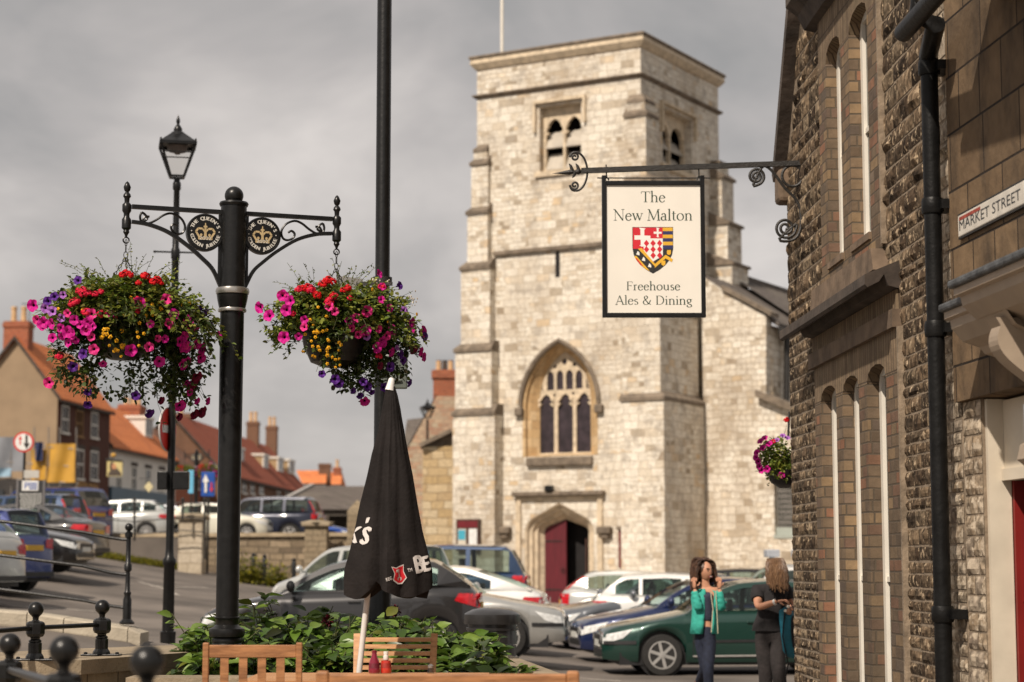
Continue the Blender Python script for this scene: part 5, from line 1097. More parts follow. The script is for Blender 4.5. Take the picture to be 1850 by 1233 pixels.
zt1 = P(459, 1165, 11.5).z
chair_slats(459, 11.5, .545, zt1, R(2), 'brown slatted wooden chair in front of the iron basket post', M_TEAK)
# reclining-back chair seen from the front
c = P(712, 1015, 13.3); t = thing('garden_chair', 'pale wooden chair with horizontal back slats behind the sauce bottles', 'chair', (c.x, 13.3, PZ), 0, 'wooden garden chairs on the patio')
hT = P(712, 1146, 13.55).z-PZ; W2 = .25
for s_ in (-1, 1):
    m = MB(); m.beam((s_*W2, .0, 0), (s_*W2, .03, .45), .04, .03, up=(0,1,0)); m.beam((s_*W2, .03, .45), (s_*(W2+.018), .25, hT), .045, .028, up=(0,1,0)); m.build('back_post', M_TEAK2, t); m = MB(); m.box((s_*W2-.02,-.48,0),(s_*W2+.02,-.44,.6)); m.build('front_leg', M_TEAK2, t)
    m = MB(); m.box((s_*W2-.03,-.5,.601),(s_*W2+.03,.06,.625)); m.build('armrest', M_TEAK2, t)
for i in range(11):
    z_ = .48+i*(hT-.5)/10.6; y_ = .03+(z_-.45)/(hT-.45)*.22; m = MB(); w_ = W2-.02+.018*(z_-.45)/(hT-.45); m.obox((0, y_-.01, z_+.012), (w_,0,0), (0,.008,.002), (0,.003,.0125)); m.build('back_slat', M_TEAK2, t)
for i in range(6): m = MB(); m.box((-W2+.02,-.46+i*.08,.42),(W2-.02,-.46+i*.08+.068,.44)); m.build('seat_slat', M_TEAK2, t)
# near bench seen from behind
b0, b1 = P(583, 1217, 9.3), P(1035, 1217, 9.3); hb = b0.z; t = thing('garden_bench', 'brown wooden bench backrest along the bottom edge nearest the camera', 'bench', ((b0.x+b1.x)/2, 9.3, PZ), 0)
W2 = (b1.x-b0.x)/2; H = hb-PZ
m = MB(); m.box((-W2+.03, -.02, H-.09), (W2-.03, .02, H-.002), bev=.008); m.build('top_rail', M_TEAK, t)
for s_ in (-1, 1):
    m = MB(); m.box((s_*W2-.03, -.025, 0), (s_*W2+.03 if s_ > 0 else s_*W2+.03, .025, H+.012), bev=.012); m.build('back_leg', M_TEAK, t); m = MB(); m.box((s_*(W2-.02)-.02, .48, 0), (s_*(W2-.02)+.02, .52, .62)); m.build('front_leg', M_TEAK, t)
m = MB(); m.box((-W2+.03,-.015,.45),(W2-.03,.015,.52)); m.build('lower_rail', M_TEAK, t)
for i in range(12): x = -W2+2*W2*(i+1)/13; m = MB(); m.box((x-.02,-.008,.52),(x+.02,.008,H-.09)); m.build('slat', M_TEAK, t)
for i in range(5): m = MB(); m.box((-W2+.02,.03+i*.09,.42),(W2-.02,.03+i*.09+.07,.44)); m.build('seat_slat', M_TEAK, t)
# table
tb = thing('garden_table', 'wooden slatted patio table under the parasol, mostly hidden by the bench', 'table', (-.9, 12.4, PZ)); TZ = P(690, 1216.5, 12.75).z-PZ
for i in range(9): m = MB(); m.box((-.75,-.45+i*.1,TZ-.03),(.75,-.45+i*.1+.09,TZ-.002)); m.build('top_slat', M_TEAK2, tb)
for sx in (-1,1):
    for sy in (-1,1): m = MB(); m.box((sx*.66-.03,sy*.38-.03,0),(sx*.66+.03,sy*.38+.03,TZ-.031)); m.build('leg', M_TEAK2, tb)
m = MB(); m.box((-.7,-.42,TZ-.1),(.7,-.39,TZ-.032)); m.box((-.7,.39,TZ-.1),(.7,.42,TZ-.032)); m.build('apron', M_TEAK2, tb)
def bottle(px, Y, col, capcol, label, g):
    p = P(px, 1216, Y); z = TZ+PZ; t = thing('sauce_bottle', label, 'bottle', (p.x, Y, z), 0, 'sauce bottles on the table')
    h = P(px, 1193 if capcol else 1180, Y).z-z
    m = MB(); m.lathe([(.033,0),(.037,.006),(.037,.03),(.031,.08),(.018,h-.02),(.015,h)], n=20); m.build('bottle', pm('sauce_'+label.split()[0], col, .18, .12, 8, coat=.6), t, True)
    m = MB(); m.lathe([(.0375,.035),(.0338,.065)], n=20) ; m.build('label_band', pm('label_'+label.split()[0], tuple(c*.6 for c in col), .5, .2, 30), t, True)
    m = MB(); z0 = h+.001 if capcol else h+.001; hh = .055 if capcol else .016
    m.lathe([(.017,z0),(.019,z0+.004),(.018,z0+hh*.5),(.013,z0+hh*.52),(.016,z0+hh*.75),(.016,z0+hh)], n=16); m.build('cap', pm('cap_'+label.split()[0], capcol or col, .4, .06, 8), t, True)
bottle(676, 12.72, (.20,.01,.03), None, 'maroon sauce bottle standing left of the white-capped bottle', 0)
bottle(697, 12.75, (.48,.035,.02), (.75,.72,.68), 'red ketchup bottle with a white cap next to the maroon bottle', 0)
p = P(778, 1216, 12.7); ss = thing('salt_shaker', 'small glass salt shaker on the table right of the bottles', 'shaker', (p.x, 12.7, TZ+PZ))
m = MB(); m.lathe([(.02,0),(.024,.005),(.02,.03),(.018,.036)], n=14); m.build('glass', glassmat('clear_glass', (.9,.9,.88), .7), ss, True); m = MB(); m.lathe([(.019,.0365),(.019,.05),(.008,.06),(.001,.061)], n=14); m.build('cap', M_SILVER, ss, True)
# ---------------------------------------------------------------- planter walls
M_SAND = masonry('sandstone_wall', [(.22,.17,.11),(.30,.24,.16),(.26,.20,.13)], (.12,.095,.065), .45, .17, .01, .01, .5, (.08,.065,.045), .5)
M_COPE = pm('sandstone_coping', (.27,.215,.145), .9, .2, 3, bump=.5, bscale=30, detail=8)
pl = thing('planter', 'low sandstone planter wall with flat coping around the leafy plants', 'planter', (-1.5, 15.5, 0))
WP = lambda x, y, h: (x, y, h)
def wallbox(poly, z0, z1, mat, name, parent, dome=None): m = MB(); m.prism(poly, z0, z1, WP); return pw(m, name, mat, parent, False)
fr_ = [(-2.7,13.72),(.42,13.72),(-.06,17.4),(-.5,17.35),(-.10,14.05),(-2.7,14.05)]
wallbox([(-2.7,13.76),(.39,13.76),(-.09,17.36),(-.46,17.32),(-.06,14.01),(-2.7,14.01)], -.1, .865, M_SAND, 'wall', pl)
wallbox(fr_, .867, .935, M_COPE, 'coping', pl)
wallbox([(-2.6,16.9),(-.6,16.9),(-.5,17.3),(-2.6,17.3)], -.1, .82, M_SAND, 'back_wall', pl)
wallbox([(-2.7,14.06),(-.12,14.06),(-.52,17.2),(-2.7,17.2)], -.1, .84, pm('soil', (.035,.025,.018), .95, .4, 9, bump=.6), 'soil', pl)
for px, py in ((912,1196), (926,1208)):
    p = P(px, py, 1); d_ = ray(px, py); tt = (.935-CAMZ)/d_.z; m = MB(); m.lathe([(.035,0),(.03,.012),(.001,.018)], (d_.x*tt, d_.y*tt, .936), 12); pw(m, 'boss', M_IRON, pl)
# ramp wall with short ball-topped posts
rw = thing('ramp_wall', 'sandstone wall with wide coping below the short iron posts on the left', 'wall', (-3, 14.5, 0))
cop = [P(147,1190,1)]
def onz(px, py, z): d_ = ray(px, py); t_ = (z-CAMZ)/d_.z; return (d_.x*t_, d_.y*t_)
CZ = 1.06
poly = [onz(-60, 1197, CZ), onz(147, 1193, CZ), onz(369, 1177, CZ), onz(385, 1163, CZ), onz(93, 1174, CZ), onz(-60, 1182, CZ)]
m = MB(); m.prism(poly, CZ-.10, CZ, WP); pw(m, 'coping', M_COPE, rw, False)
cx_ = sum(p[0] for p in poly)/6; cy_ = sum(p[1] for p in poly)/6
m = MB(); m.prism([(p[0]+(cx_-p[0])*.02, p[1]+(.08 if p[1] < cy_ else -.08)) for p in poly], -.1, CZ-.102, WP); pw(m, 'wall', M_SAND, rw, False)
cpost = [(max(.001,.0535*math.cos(R(a))), .352+.0535*math.sin(R(a))) for a in range(90,-66,-12)]+[(.022,.298),(.02,.28),(.03,.272)]
def bollard(label):
    t = thing('rail_post', label, 'post', (0,0,0), 0, 'short iron posts with ball tops')
    m = MB(); m.lathe(cpost[::-1], n=24); m.build('ball', M_BLACK, t, True)
    m = MB(); m.lathe([(.045,.27),(.06,.262),(.066,.25),(.066,.185),(.055,.165),(.035,.158),(.032,.148),(.045,.138),(.045,.128)], n=8); m.build('socket', M_BLACK, t)
    m = MB(); m.lathe([(.04,.127),(.048,.12),(.048,.05),(.062,.03),(.066,.014)], n=8); m.build('shaft', M_BLACK, t)
    m = MB(); m.box((-.14,-.06,0),(.14,.06,.013), bev=.004)
    for s_ in (-1,1): m.lathe([(.014,.013),(.014,.024),(.001,.028)], (s_*.115,0,0), 6)
    m.build('base_plate', M_BLACK, t); return t
B0 = bollard('short ball-topped iron post on the left end of the ramp wall')
posts = []
for i, (px, Y, zb, lb) in enumerate(((65, 13.6, CZ, None), (185, 14.3, CZ, 'short ball-topped iron post on the coping next to the wall end'), (20, 9.8, .98, 'blurred ball-topped post at the lower left corner'), (118, 7.0, 1.075, 'large blurred ball-topped post second from the left at the bottom'), (268, 6.1, 1.08, 'largest blurred ball-topped post right of the others at the bottom'))):
    t = B0 if i == 0 else dup(B0); p = P(px, 1100, Y)
    t.location = (p.x, Y, zb)
    if lb: t['label'] = lb
    posts.append(Vector((p.x, Y, zb)))
hr = thing('handrail', 'thin black rail running through the short posts on the ramp wall', 'handrail', posts[0])
up_ = Vector((0,0,.225)); m = MB(); m.tube([posts[0]+up_+(posts[0]-posts[1])*1.2-Vector((0,0,.02)), posts[0]+up_, posts[1]+up_], .017, 10); pw(m, 'rail', M_BLACK, hr)
hr2 = thing('handrail', 'blurred black rail between the nearest ball-topped posts', 'handrail', posts[3])
m = MB(); m.tube([posts[2]+up_+(posts[2]-posts[3])*.6, posts[2]+up_, posts[3]+up_, posts[4]+up_-Vector((0,0,.0))], .02, 10); pw(m, 'rail', M_BLACK, hr2)
lw = thing('low_wall', 'low sandstone wall under the nearest ball-topped posts', 'wall', (posts[3].x, posts[3].y, 0))
m = MB()
for a, b in ((posts[2]+(posts[2]-posts[3])*.8, posts[2].lerp(posts[3], .5)), (posts[2].lerp(posts[3], .5), posts[4]+(posts[4]-posts[3])*.3)):
    zt_ = .978 if a.y > 9 else 1.073; d_ = (b-a).normalized(); n_ = Vector((-d_.y, d_.x))*.13; m.prism([(a.x+n_.x,a.y+n_.y),(b.x+n_.x,b.y+n_.y),(b.x-n_.x,b.y-n_.y),(a.x-n_.x,a.y-n_.y)], -.1, zt_, WP)
pw(m, 'wall', M_SAND, lw, False)
# tall three-rail fence by the road with its kerb
RD = 22.6; RP = lambda px, py, dy=0.: P(px, py, RD+dy)
tf = thing('road_railing', 'black three-rail railing with a ball-topped end post beside the sloping road', 'railing', (RP(231,1130).x, RD, RP(231,1130).z))
m = MB(); zb = RP(231,1128).z; xx = RP(231,1040).x; s_ = RD/F_PX
m.lathe([(.085,zb),(.09,zb+.02),(.05,zb+.06),(.05,zb+.28),(.035,zb+.32),(.045,zb+.36),(.03,zb+.38),(.026,zb+.6),(.045,zb+.62),(.045,zb+.68),(.028,zb+.7),(.028,zb+1.0),(.045,zb+1.0),(.045,zb+1.05),(.02,zb+1.07)], (xx,RD,0), 14); m.ball((xx,RD,zb+1.115), .048, 14); pw(m, 'post', M_BLACK, tf)
m = MB(); m.lathe([(.05,zb+.03),(.05,zb+.1)], (RP(-70,1090).x, RD, 0)); zq = RP(-70,1090).z
for y0_, y1_, y2_ in ((930,962,975),(992,1023,1038),(1053,1085,1098)):
    m = MB(); m.tube([RP(-90,y0_), RP(60,y0_+ (y1_-y0_)*.62), RP(150,y1_), RP(200,y2_-3), RP(222,y2_), RP(231,y2_)], .019, 8); pw(m, 'rail', M_BLACK, tf)
kb = thing('stone_kerb', 'pale stone kerb course under the black three-rail railing', 'kerb', (RP(150,1120).x, RD, 0))
m = MB(); A = [RP(-60,1098), RP(60,1106), RP(125,1116), RP(240,1133), RP(262,1143)]
for i, (a, b) in enumerate(zip(A, A[1:])):
    a2 = a.lerp(b, .01); b2 = b.lerp(a, .01); v = []
    for p in (a2, b2):
        for dy, dz in ((-.25,-.0),(.25,0),(.25,-.3),(-.25,-.3),(-.29,-.15),(-.29,-.02)): v.append((p.x, p.y+dy, p.z+dz))
    m.add(v, [(0,1,7,6),(1,2,8,7),(5,0,6,11),(4,5,11,10),(3,4,10,9),(0,5,4,3,2,1),(6,7,8,9,10,11)])
pw(m, 'kerb', pm('pale_kerb_stone', (.40,.35,.27), .85, .2, 4, bump=.5, bscale=20), kb, False)
m = MB(); k_ = len(A); m.add([(p.x, p.y-.2, p.z-.16) for p in A]+[(A[i].x*.86+.1, 18.2, .60) for i in range(k_)]+[(p.x+(.35 if i == k_-1 else 0), p.y+.3, p.z-.16) for i, p in enumerate(A)], [(i, i+1, k_+i+1, k_+i) for i in range(k_-1)]+[(i, i+1, 2*k_+i+1, 2*k_+i) for i in range(k_-1)])
tag(m.build('ramp_path', M_ASPH), kind='structure')
# lower kerb in front of it
m = MB(); pts = [onz(-40,1150,.62), onz(120,1152,.62), onz(250,1176,.58), onz(252,1182,.58), onz(110,1162,.60), onz(-40,1160,.6)]
m.prism(pts, .2, .66, WP); tag(m.build('path_kerb', pm('brown_kerb', (.24,.18,.12), .9, .25, 5, bump=.4)), kind='structure')
# ---------------------------------------------------------------- plants in the planter
M_PL = islandmat('planter_leaves', [(.022,.045,.008),(.06,.12,.014),(.11,.20,.022),(.19,.28,.045),(.10,.17,.028),(.03,.065,.012),(.16,.17,.03)], .38, .28, 14, .18, .5)
rg = random.Random(5)
def bush(cx, cy, r_, h, n, seed):
    m, s2 = MB(), MB(); q = random.Random(seed)
    for i in range(n):
        a = q.uniform(0, 2*PI); b = Vector((cx+r_*.5*math.cos(a)*q.random(), cy+r_*.5*math.sin(a)*q.random(), .84)); top = Vector((cx+r_*math.cos(a)*q.uniform(.2,1), cy+r_*math.sin(a)*q.uniform(.2,1), .84+h*1.22*q.uniform(.35,1.0)))
        midp = b.lerp(top, .6)+Vector((0,0,.05)); pts = [b, b.lerp(midp,.5)+Vector((0,0,.02)), midp, top]; s2.tube(pts, .004, 4, caps=False)
        for k in range(q.randint(9,14)):
            t = q.uniform(.25, 1)*3; j = min(2, int(t)); p = pts[j].lerp(pts[j+1], t-j); az = q.uniform(0, 2*PI); L = q.uniform(.05,.17)
            d = Vector((math.cos(az), math.sin(az), q.uniform(-.45,.65))); big(m, p+d*.02, d, Vector((q.gauss(0,.4), q.gauss(0,.4)-.3, 1)), L, L*q.uniform(.5,.66))
    return m, s2
def big(m, p, d, n_, L, w):
    d = d.normalized(); s_ = d.cross(n_).normalized(); n2 = s_.cross(d); V = []
    prof = [(0,.04),(.18,.38),(.42,.5),(.68,.36),(.87,.14),(1,.01)]
    for t, q in prof:
        c = p+d*L*t-n2*L*.22*t*t; V += [c+s_*w*q+n2*w*q*.35, c, c-s_*w*q+n2*w*q*.35]
    m.add(V, [(3*i, 3*i+1, 3*i+4, 3*i+3) for i in range(5)]+[(3*i+1, 3*i+2, 3*i+5, 3*i+4) for i in range(5)])
PLB = [(-2.3,14.9,.42,.32,30),(-1.95,15.5,.5,.47,46),(-1.45,15.2,.5,.42,46),(-1.75,16.3,.5,.5,40),(-1.0,15.7,.5,.40,44),(-.75,15.0,.45,.36,40),(-.55,15.9,.42,.27,30),(-.3,14.9,.34,.28,28),(-1.3,14.5,.4,.26,34),(-.33,14.35,.34,.22,22),(-.12,14.1,.3,.12,10),(-2.25,14.3,.25,.2,14),(-.6,16.6,.4,.22,16),(-1.2,16.5,.4,.34,26),(-2.4,15.9,.4,.40,30),(-1.9,14.4,.3,.25,22),(-.85,14.35,.35,.22,24)]
names = ['tall','broad','low','full','dense']
pos_lb = ['leftmost dahlia plant at the planter corner behind the slatted chair','bushy green dahlia plant right of the iron post','leafy dahlia plant left of the white parasol pole','dahlia plant at the back near the grey car','dahlia plant behind the pale chair back','low dahlia plant in front behind the parasol pole','dark-flowered dahlia plant right of the parasol','dahlia plant spilling over the planter wall near the bin','low dahlia plant at the front wall behind the bottles','rightmost low dahlia clump at the wall corner','small leaf sprig leaning over the coping','small dahlia plant beside the foot of the iron post','dahlia plant at the back right by the bin','dahlia plant at the back behind the parasol foot','dahlia plant behind the iron post','low dahlia plant directly right of the slatted chair','low dahlia plant below the pale chair']
for i, (x, y, r_, h, n_) in enumerate(PLB):
    m, s2 = bush(x, y, r_, h, n_, 50+i); t = thing('dahlia_plant', pos_lb[i], 'plant', (x, y, .84), 0, 'leafy dahlia plants in the planter')
    pw(m, 'leaves', M_PL, t, 'raw'); pw(s2, 'stems', M_STEM, t)
    if i in (2, 6):
        f = MB(); c = P(592 if i == 2 else 714, 1122 if i == 2 else 1104, y-.35)
        for k in range(60):
            v = Vector((rg.gauss(0,1), rg.gauss(0,1)-.4, rg.gauss(0,1))).normalized(); leaf(f, c+v*.012, v, Vector((0,0,1)), .045, .02)
        pw(f, 'dahlia_flower', petalmat('dahlia', (.07,.005,.012)), t, 'raw')
# ---------------------------------------------------------------- litter bin
M_BIN = pm('bin_plastic', (.022,.021,.021), .3, .2, 8, spec=.6, coat=.3)
p = P(901, 1200, 20.6); gb = gz(p.x, 20.6); bn = thing('litter_bin', 'round black litter bin with domed lid beside the planter wall', 'bin', (p.x, 20.6, 0)); zt_ = P(889, 1098, 20.6).z; cxo = P(889, 1150, 20.6).x-p.x
s_ = 3500/20.6; r_ = 50/s_
m = MB(); m.lathe([(r_,zt_-.17),(r_+.004,zt_-.15),(r_,zt_-.07),(r_*.94,zt_-.055),(r_*.7,zt_-.02),(r_*.35,zt_-.002),(.001,zt_)], (cxo,0,0), 32); m.build('lid', M_BIN, bn, True)
m = MB(); m.lathe([(r_*.9,zt_-.38),(r_*.88,zt_-.24),(r_*.93,zt_-.235),(r_*.93,zt_-.21),(r_*.88,zt_-.205),(r_*.88,zt_-.171)], (cxo,0,0), 32); m.build('collar', M_BIN, bn, True)
m = MB(); m.lathe([(r_*.8,gb-.05),(r_*.84,gb+.02),(r_*.86,zt_-.55),(r_*.93,zt_-.54),(r_*.93,zt_-.51),(r_*.86,zt_-.5),(r_*.86,zt_-.39)], (cxo,0,0), 32); m.build('body', M_BIN, bn, True)
m = MB(); m.box((cxo-.14,-r_*.93,zt_-.49),(cxo+.14,-r_*.7,zt_-.42)); m.build('slot', M_DARK, bn)
# ---------------------------------------------------------------- cars
M_TYRE = pm('tyre_rubber', (.018,.017,.016), .85, .25, 20)
M_RIM = pm('alloy_rim', (.50,.49,.47), .35, .1, 12, metal=.5)
M_TRIM = pm('black_trim', (.015,.015,.016), .5, .2, 12)
M_CGL = glassmat('car_glass', (.78,.90,.87), .72)
M_CGD = glassmat('tinted_car_glass', (.25,.28,.3), .25)
M_LAMP = pm('headlamp_lens', (.62,.63,.62), .12, .22, 16, coat=.8)
M_TAIL = pm('tail_lamp_red', (.50,.012,.02), .18, .25, 14, coat=.8)
M_SEAT = pm('seat_fabric', (.03,.03,.032), .85, .2, 8)
M_PLW = pm('plate_white', (.62,.62,.58), .5, .06, 8); M_PLY = pm('plate_yellow', (.62,.36,.03), .5, .06, 8)
def paint(n, c, met=.3, coat=1.): return pm('paint_'+n, c, .32, .05, 3, metal=met, coat=coat)
T = {
 'small': dict(L=4.03,W=1.75,H=1.48,wb=2.54,fo=.84,ws=1.12,rf=1.95,rr=3.40,rw=3.90,zt=[(0,.56),(.04,.68),(.25,.78),(.95,.93),(1.15,.97),(2.1,1.0),(3.4,1.07),(3.9,1.07),(3.99,.96),(4.03,.80)],win=[(1.32,2.32),(2.42,3.42)],rwin=(.08,.8),r=.30),
 'hatch': dict(L=4.25,W=1.80,H=1.49,wb=2.6,fo=.88,ws=1.22,rf=1.98,rr=3.65,rw=4.12,zt=[(0,.58),(.04,.68),(.25,.76),(1.0,.93),(1.25,.98),(2.2,1.0),(3.6,1.06),(4.1,1.06),(4.2,.96),(4.25,.80)],win=[(1.45,2.42),(2.5,3.25),(3.32,3.78)],rwin=(.08,.75),r=.315),
 'saloon': dict(L=4.55,W=1.78,H=1.46,wb=2.58,fo=.90,ws=1.28,rf=2.05,rr=3.30,rw=4.05,zt=[(0,.52),(.04,.66),(.2,.74),(1.0,.89),(1.3,.95),(2.3,.97),(3.5,1.0),(4.05,1.02),(4.48,.98),(4.55,.80)],win=[(1.5,2.40),(2.48,3.22),(3.28,3.62)],rwin=(.06,.9),r=.315),
 'suv': dict(L=4.75,W=1.95,H=1.83,wb=2.85,fo=.86,ws=1.30,rf=1.85,rr=4.35,rw=4.66,zt=[(0,.75),(.04,.95),(.2,1.02),(1.1,1.12),(1.35,1.17),(2.4,1.19),(4.3,1.21),(4.65,1.21),(4.72,1.1),(4.75,.95)],win=[(1.6,2.5),(2.58,3.4),(3.5,4.35)],rwin=(.1,.85),r=.38),
 'mpv': dict(L=4.15,W=1.72,H=1.62,wb=2.55,fo=.80,ws=.98,rf=1.75,rr=3.85,rw=4.08,zt=[(0,.6),(.04,.74),(.2,.82),(.85,.98),(1.0,1.02),(2.2,1.03),(3.8,1.08),(4.05,1.08),(4.12,.98),(4.15,.85)],win=[(1.2,2.05),(2.15,2.95),(3.05,3.75)],rwin=(.1,.8),r=.305),
 'mini': dict(L=3.7,W=1.68,H=1.41,wb=2.47,fo=.72,ws=1.15,rf=1.58,rr=3.15,rw=3.58,zt=[(0,.6),(.04,.74),(.2,.84),(1.0,.95),(1.2,.98),(2.2,1.0),(3.4,1.02),(3.58,1.02),(3.66,.92),(3.7,.8)],win=[(1.35,2.35),(2.42,3.2)],rwin=(.08,.8),r=.30),
 'coupe': dict(L=4.2,W=1.74,H=1.40,wb=2.5,fo=.88,ws=1.25,rf=2.0,rr=2.95,rw=4.0,zt=[(0,.5),(.04,.62),(.2,.72),(1.0,.87),(1.3,.93),(2.3,.95),(3.4,.98),(4.0,.97),(4.15,.9),(4.2,.75)],win=[(1.5,2.55),(2.65,3.3)],rwin=(.1,.85),r=.31),
 'van': dict(L=4.4,W=1.80,H=1.82,wb=2.7,fo=.85,ws=1.1,rf=1.75,rr=4.25,rw=4.38,zt=[(0,.65),(.04,.8),(.2,.9),(.95,1.05),(1.12,1.1),(2.2,1.12),(4.2,1.12),(4.36,1.12),(4.4,.95)],win=[(1.3,2.2)],rwin=(.15,.85),r=.32),
}
def interp(tab, s):
    if s <= tab[0][0]: return tab[0][1]
    for (a, za), (b, zb) in zip(tab, tab[1:]):
        if s <= b: t = (s-a)/(b-a); return za+(zb-za)*t
    return tab[-1][1]
def make_car(kind, col, label, loc, head, opt=None, name='parked_car'):
    o_ = dict(rim='spoke', tail='corner', plate='y', strip=False, grille='bar', roofcol=None, glass=M_CGL, spokes=6, bars=False, tz=None); o_.update(opt or {})
    d = T[kind]; L, Wd, H = d['L'], d['W'], d['H']; body = col; t = thing(name, label, 'car' if kind != 'van' else 'van', loc, head, 'cars parked in the market place')
    f_ax, r_ax = d['fo'], d['fo']+d['wb']; rw_ = d['r']; Ra = rw_+.055
    zt = lambda s: interp(d['zt'], s)
    def w(s):
        u = abs(s-L/2)/(L/2); return Wd/2*(1-.05*u**2-.27*u**9)
    def zl(s):
        z = .20+.05*max(0, (abs(s-L/2)/(L/2))**6)
        for a in (f_ax, r_ax):
            if abs(s-a) < Ra: z = max(z, rw_-.0+math.sqrt(max(0, Ra*Ra-(s-a)**2)))
        return z
    X = lambda s: L/2-s
    def sec(s):
        W_, a, b = w(s), zl(s), zt(s); h = b-a; bl = .045+.04*(1 if b > .9 else .5)
        return [(W_-.05, a), (W_-.012, a+min(.08, h*.2)), (W_, a+h*.40), (W_-.012, b-min(.16, h*.34)), (W_-.03, b-min(.09, h*.2)), (W_-bl-.02, b-.02), (W_-bl-.09, b), (W_*.45, b+.025), (0, b+.035)]
    def yb(s, z):
        pts = sec(s)
        for (y0, z0), (y1, z1) in zip(pts, pts[1:]):
            if z <= z1 and z1 > z0: return y0+(y1-y0)*max(0, (z-z0))/(z1-z0)
        return pts[6][0]
    st = sorted(set([0, .02, .05, .1, .16]+[L-x for x in (0, .02, .05, .1, .16)]+[i*.14 for i in range(2, int(L/.14))]+[a+Ra*math.cos(PI*k/9) for a in (f_ax, r_ax) for k in range(10)]+[a+s2*(Ra+.004) for a in (f_ax, r_ax) for s2 in (-1, 1)]))
    st = [s for i, s in enumerate(st) if i == 0 or s-st[i-1] > .003]
    m = MB(); rows_ = []
    for s in st:
        pr = sec(s); rows_.append([(X(s), y, z) for y, z in pr]+[(X(s), -y, z) for y, z in pr[-2::-1]])
    k = len(rows_[0]); m.v = [v for r_ in rows_ for v in r_]
    m.f = [(i*k+j, i*k+j+1, (i+1)*k+j+1, (i+1)*k+j) for i in range(len(st)-1) for j in range(k-1)]+[tuple(range(k)), tuple((len(st)-1)*k+j for j in range(k))]; m.m = [0]*len(m.f)
    ob = m.build('body', body, t, True)
    m = MB(); m.box((-L/2+.25, -Wd/2+.12, .16), (L/2-.25, Wd/2-.12, .35)); m.build('underbody', M_TRIM, t)
    # greenhouse
    ws, rf, rr_, rwd = d['ws'], d['rf'], d['rr'], d['rw']
    sil = [(ws, zt(ws)), (ws+(rf-ws)*.5, zt(ws)+(H-.05-zt(ws))*.56), (rf-.1, H-.11), (rf+.12, H-.055), ((rf+rr_)/2, H-.02), (rr_-.1, H-.045), (rr_, H-.07), (rr_+(rwd-rr_)*.5, H-.07-(H-.07-zt(rwd))*.44), (rwd, zt(rwd))]
    rz = lambda s: interp(sil, s)
    def yg(s, z):
        b, wb_, wr_ = zt(s), w(s)-.105, min(w(s), Wd/2*.97)-.27; return wb_+(wr_-wb_)*max(0, min(1.05, (z-b)/(H-b)))
    n_ = 26; ss = [ws+(rwd-ws)*i/n_ for i in range(n_+1)]
    poly = [(s, zt(s)-.03) for s in ss]+[(s, rz(s)) for s in ss[::-1]][1:-1]
    poly = [(ws, zt(ws)-.03)]+[(s, zt(s)-.03) for s in ss[1:]]+[(s, rz(s)) for s in ss[-2:0:-1]]
    holes = []
    for a, b in d['win']:
        lo = [(a+(b-a)*i/5, zt(a+(b-a)*i/5)+.025) for i in range(6)]; up = [(a+(b-a)*i/5, rz(a+(b-a)*i/5)-.075) for i in range(5, -1, -1)]
        up = [(s, max(z, zt(s)+.05)) for s, z in up]; holes.append(lo+up)
    fm = MB()
    for sd_ in (1, -1): fm.prism(poly, 0, .035, lambda s, z, h: (X(s), sd_*(yg(s, z)-h), z), 0, holes)
    fm.build('cabin_frame', body, t, False)
    for h_ in holes:
        for sd_ in (1, -1):
            g = MB(); g.flat(h_, .012, lambda s, z, h: (X(s), sd_*(yg(s, z)-h), z)); wn = g.build('side_window', o_['glass'] if kind != 'suv' or not o_.get('dark') else M_CGD, t)
    roof, wsg, rg_ = MB(), MB(), MB()
    fr = [1, .93, .55, 0]
    def rp(s, i): z = rz(s); y = yg(s, z); e_ = (0, .006, .03, .04)[i]; return (X(s), y*fr[i], z+e_)
    for a, b in zip(ss, ss[1:]):
        mid_ = (a+b)/2
        for sd_ in (1, -1):
            for i in range(3):
                q_ = [rp(a, i), rp(b, i), rp(b, i+1), rp(a, i+1)]; q_ = [(x, y*sd_, z) for x, y, z in q_]
                tt = (mid_-rr_)/(rwd-rr_)
                tgt = roof
                if mid_ < rf-.02 and i > 0: tgt = wsg
                elif mid_ > rr_ and i > 0 and d['rwin'][0] < tt < d['rwin'][1] and kind != 'van': tgt = rg_
                tgt.add(q_, [(0,1,2,3)])
    roof.build('roof', o_['roofcol'] or body, t, False)
    if wsg.v: wsg.build('windscreen', o_['glass'], t, False)
    if rg_.v: rg_.build('rear_window', M_CGD if o_.get('dark') else o_['glass'], t, False)
    m = MB()
    for s in (f_ax+d['wb']*.42, f_ax+d['wb']*.82):
        for y in (-.36, .36):
            m.box((X(s)-.1, y-.22, .4), (X(s)+.02, y+.22, H-.5), bev=.05); m.box((X(s)-.1, y-.11, H-.48), (X(s)-.02, y+.11, H-.30), bev=.03)
    m.build('seats', M_SEAT, t)
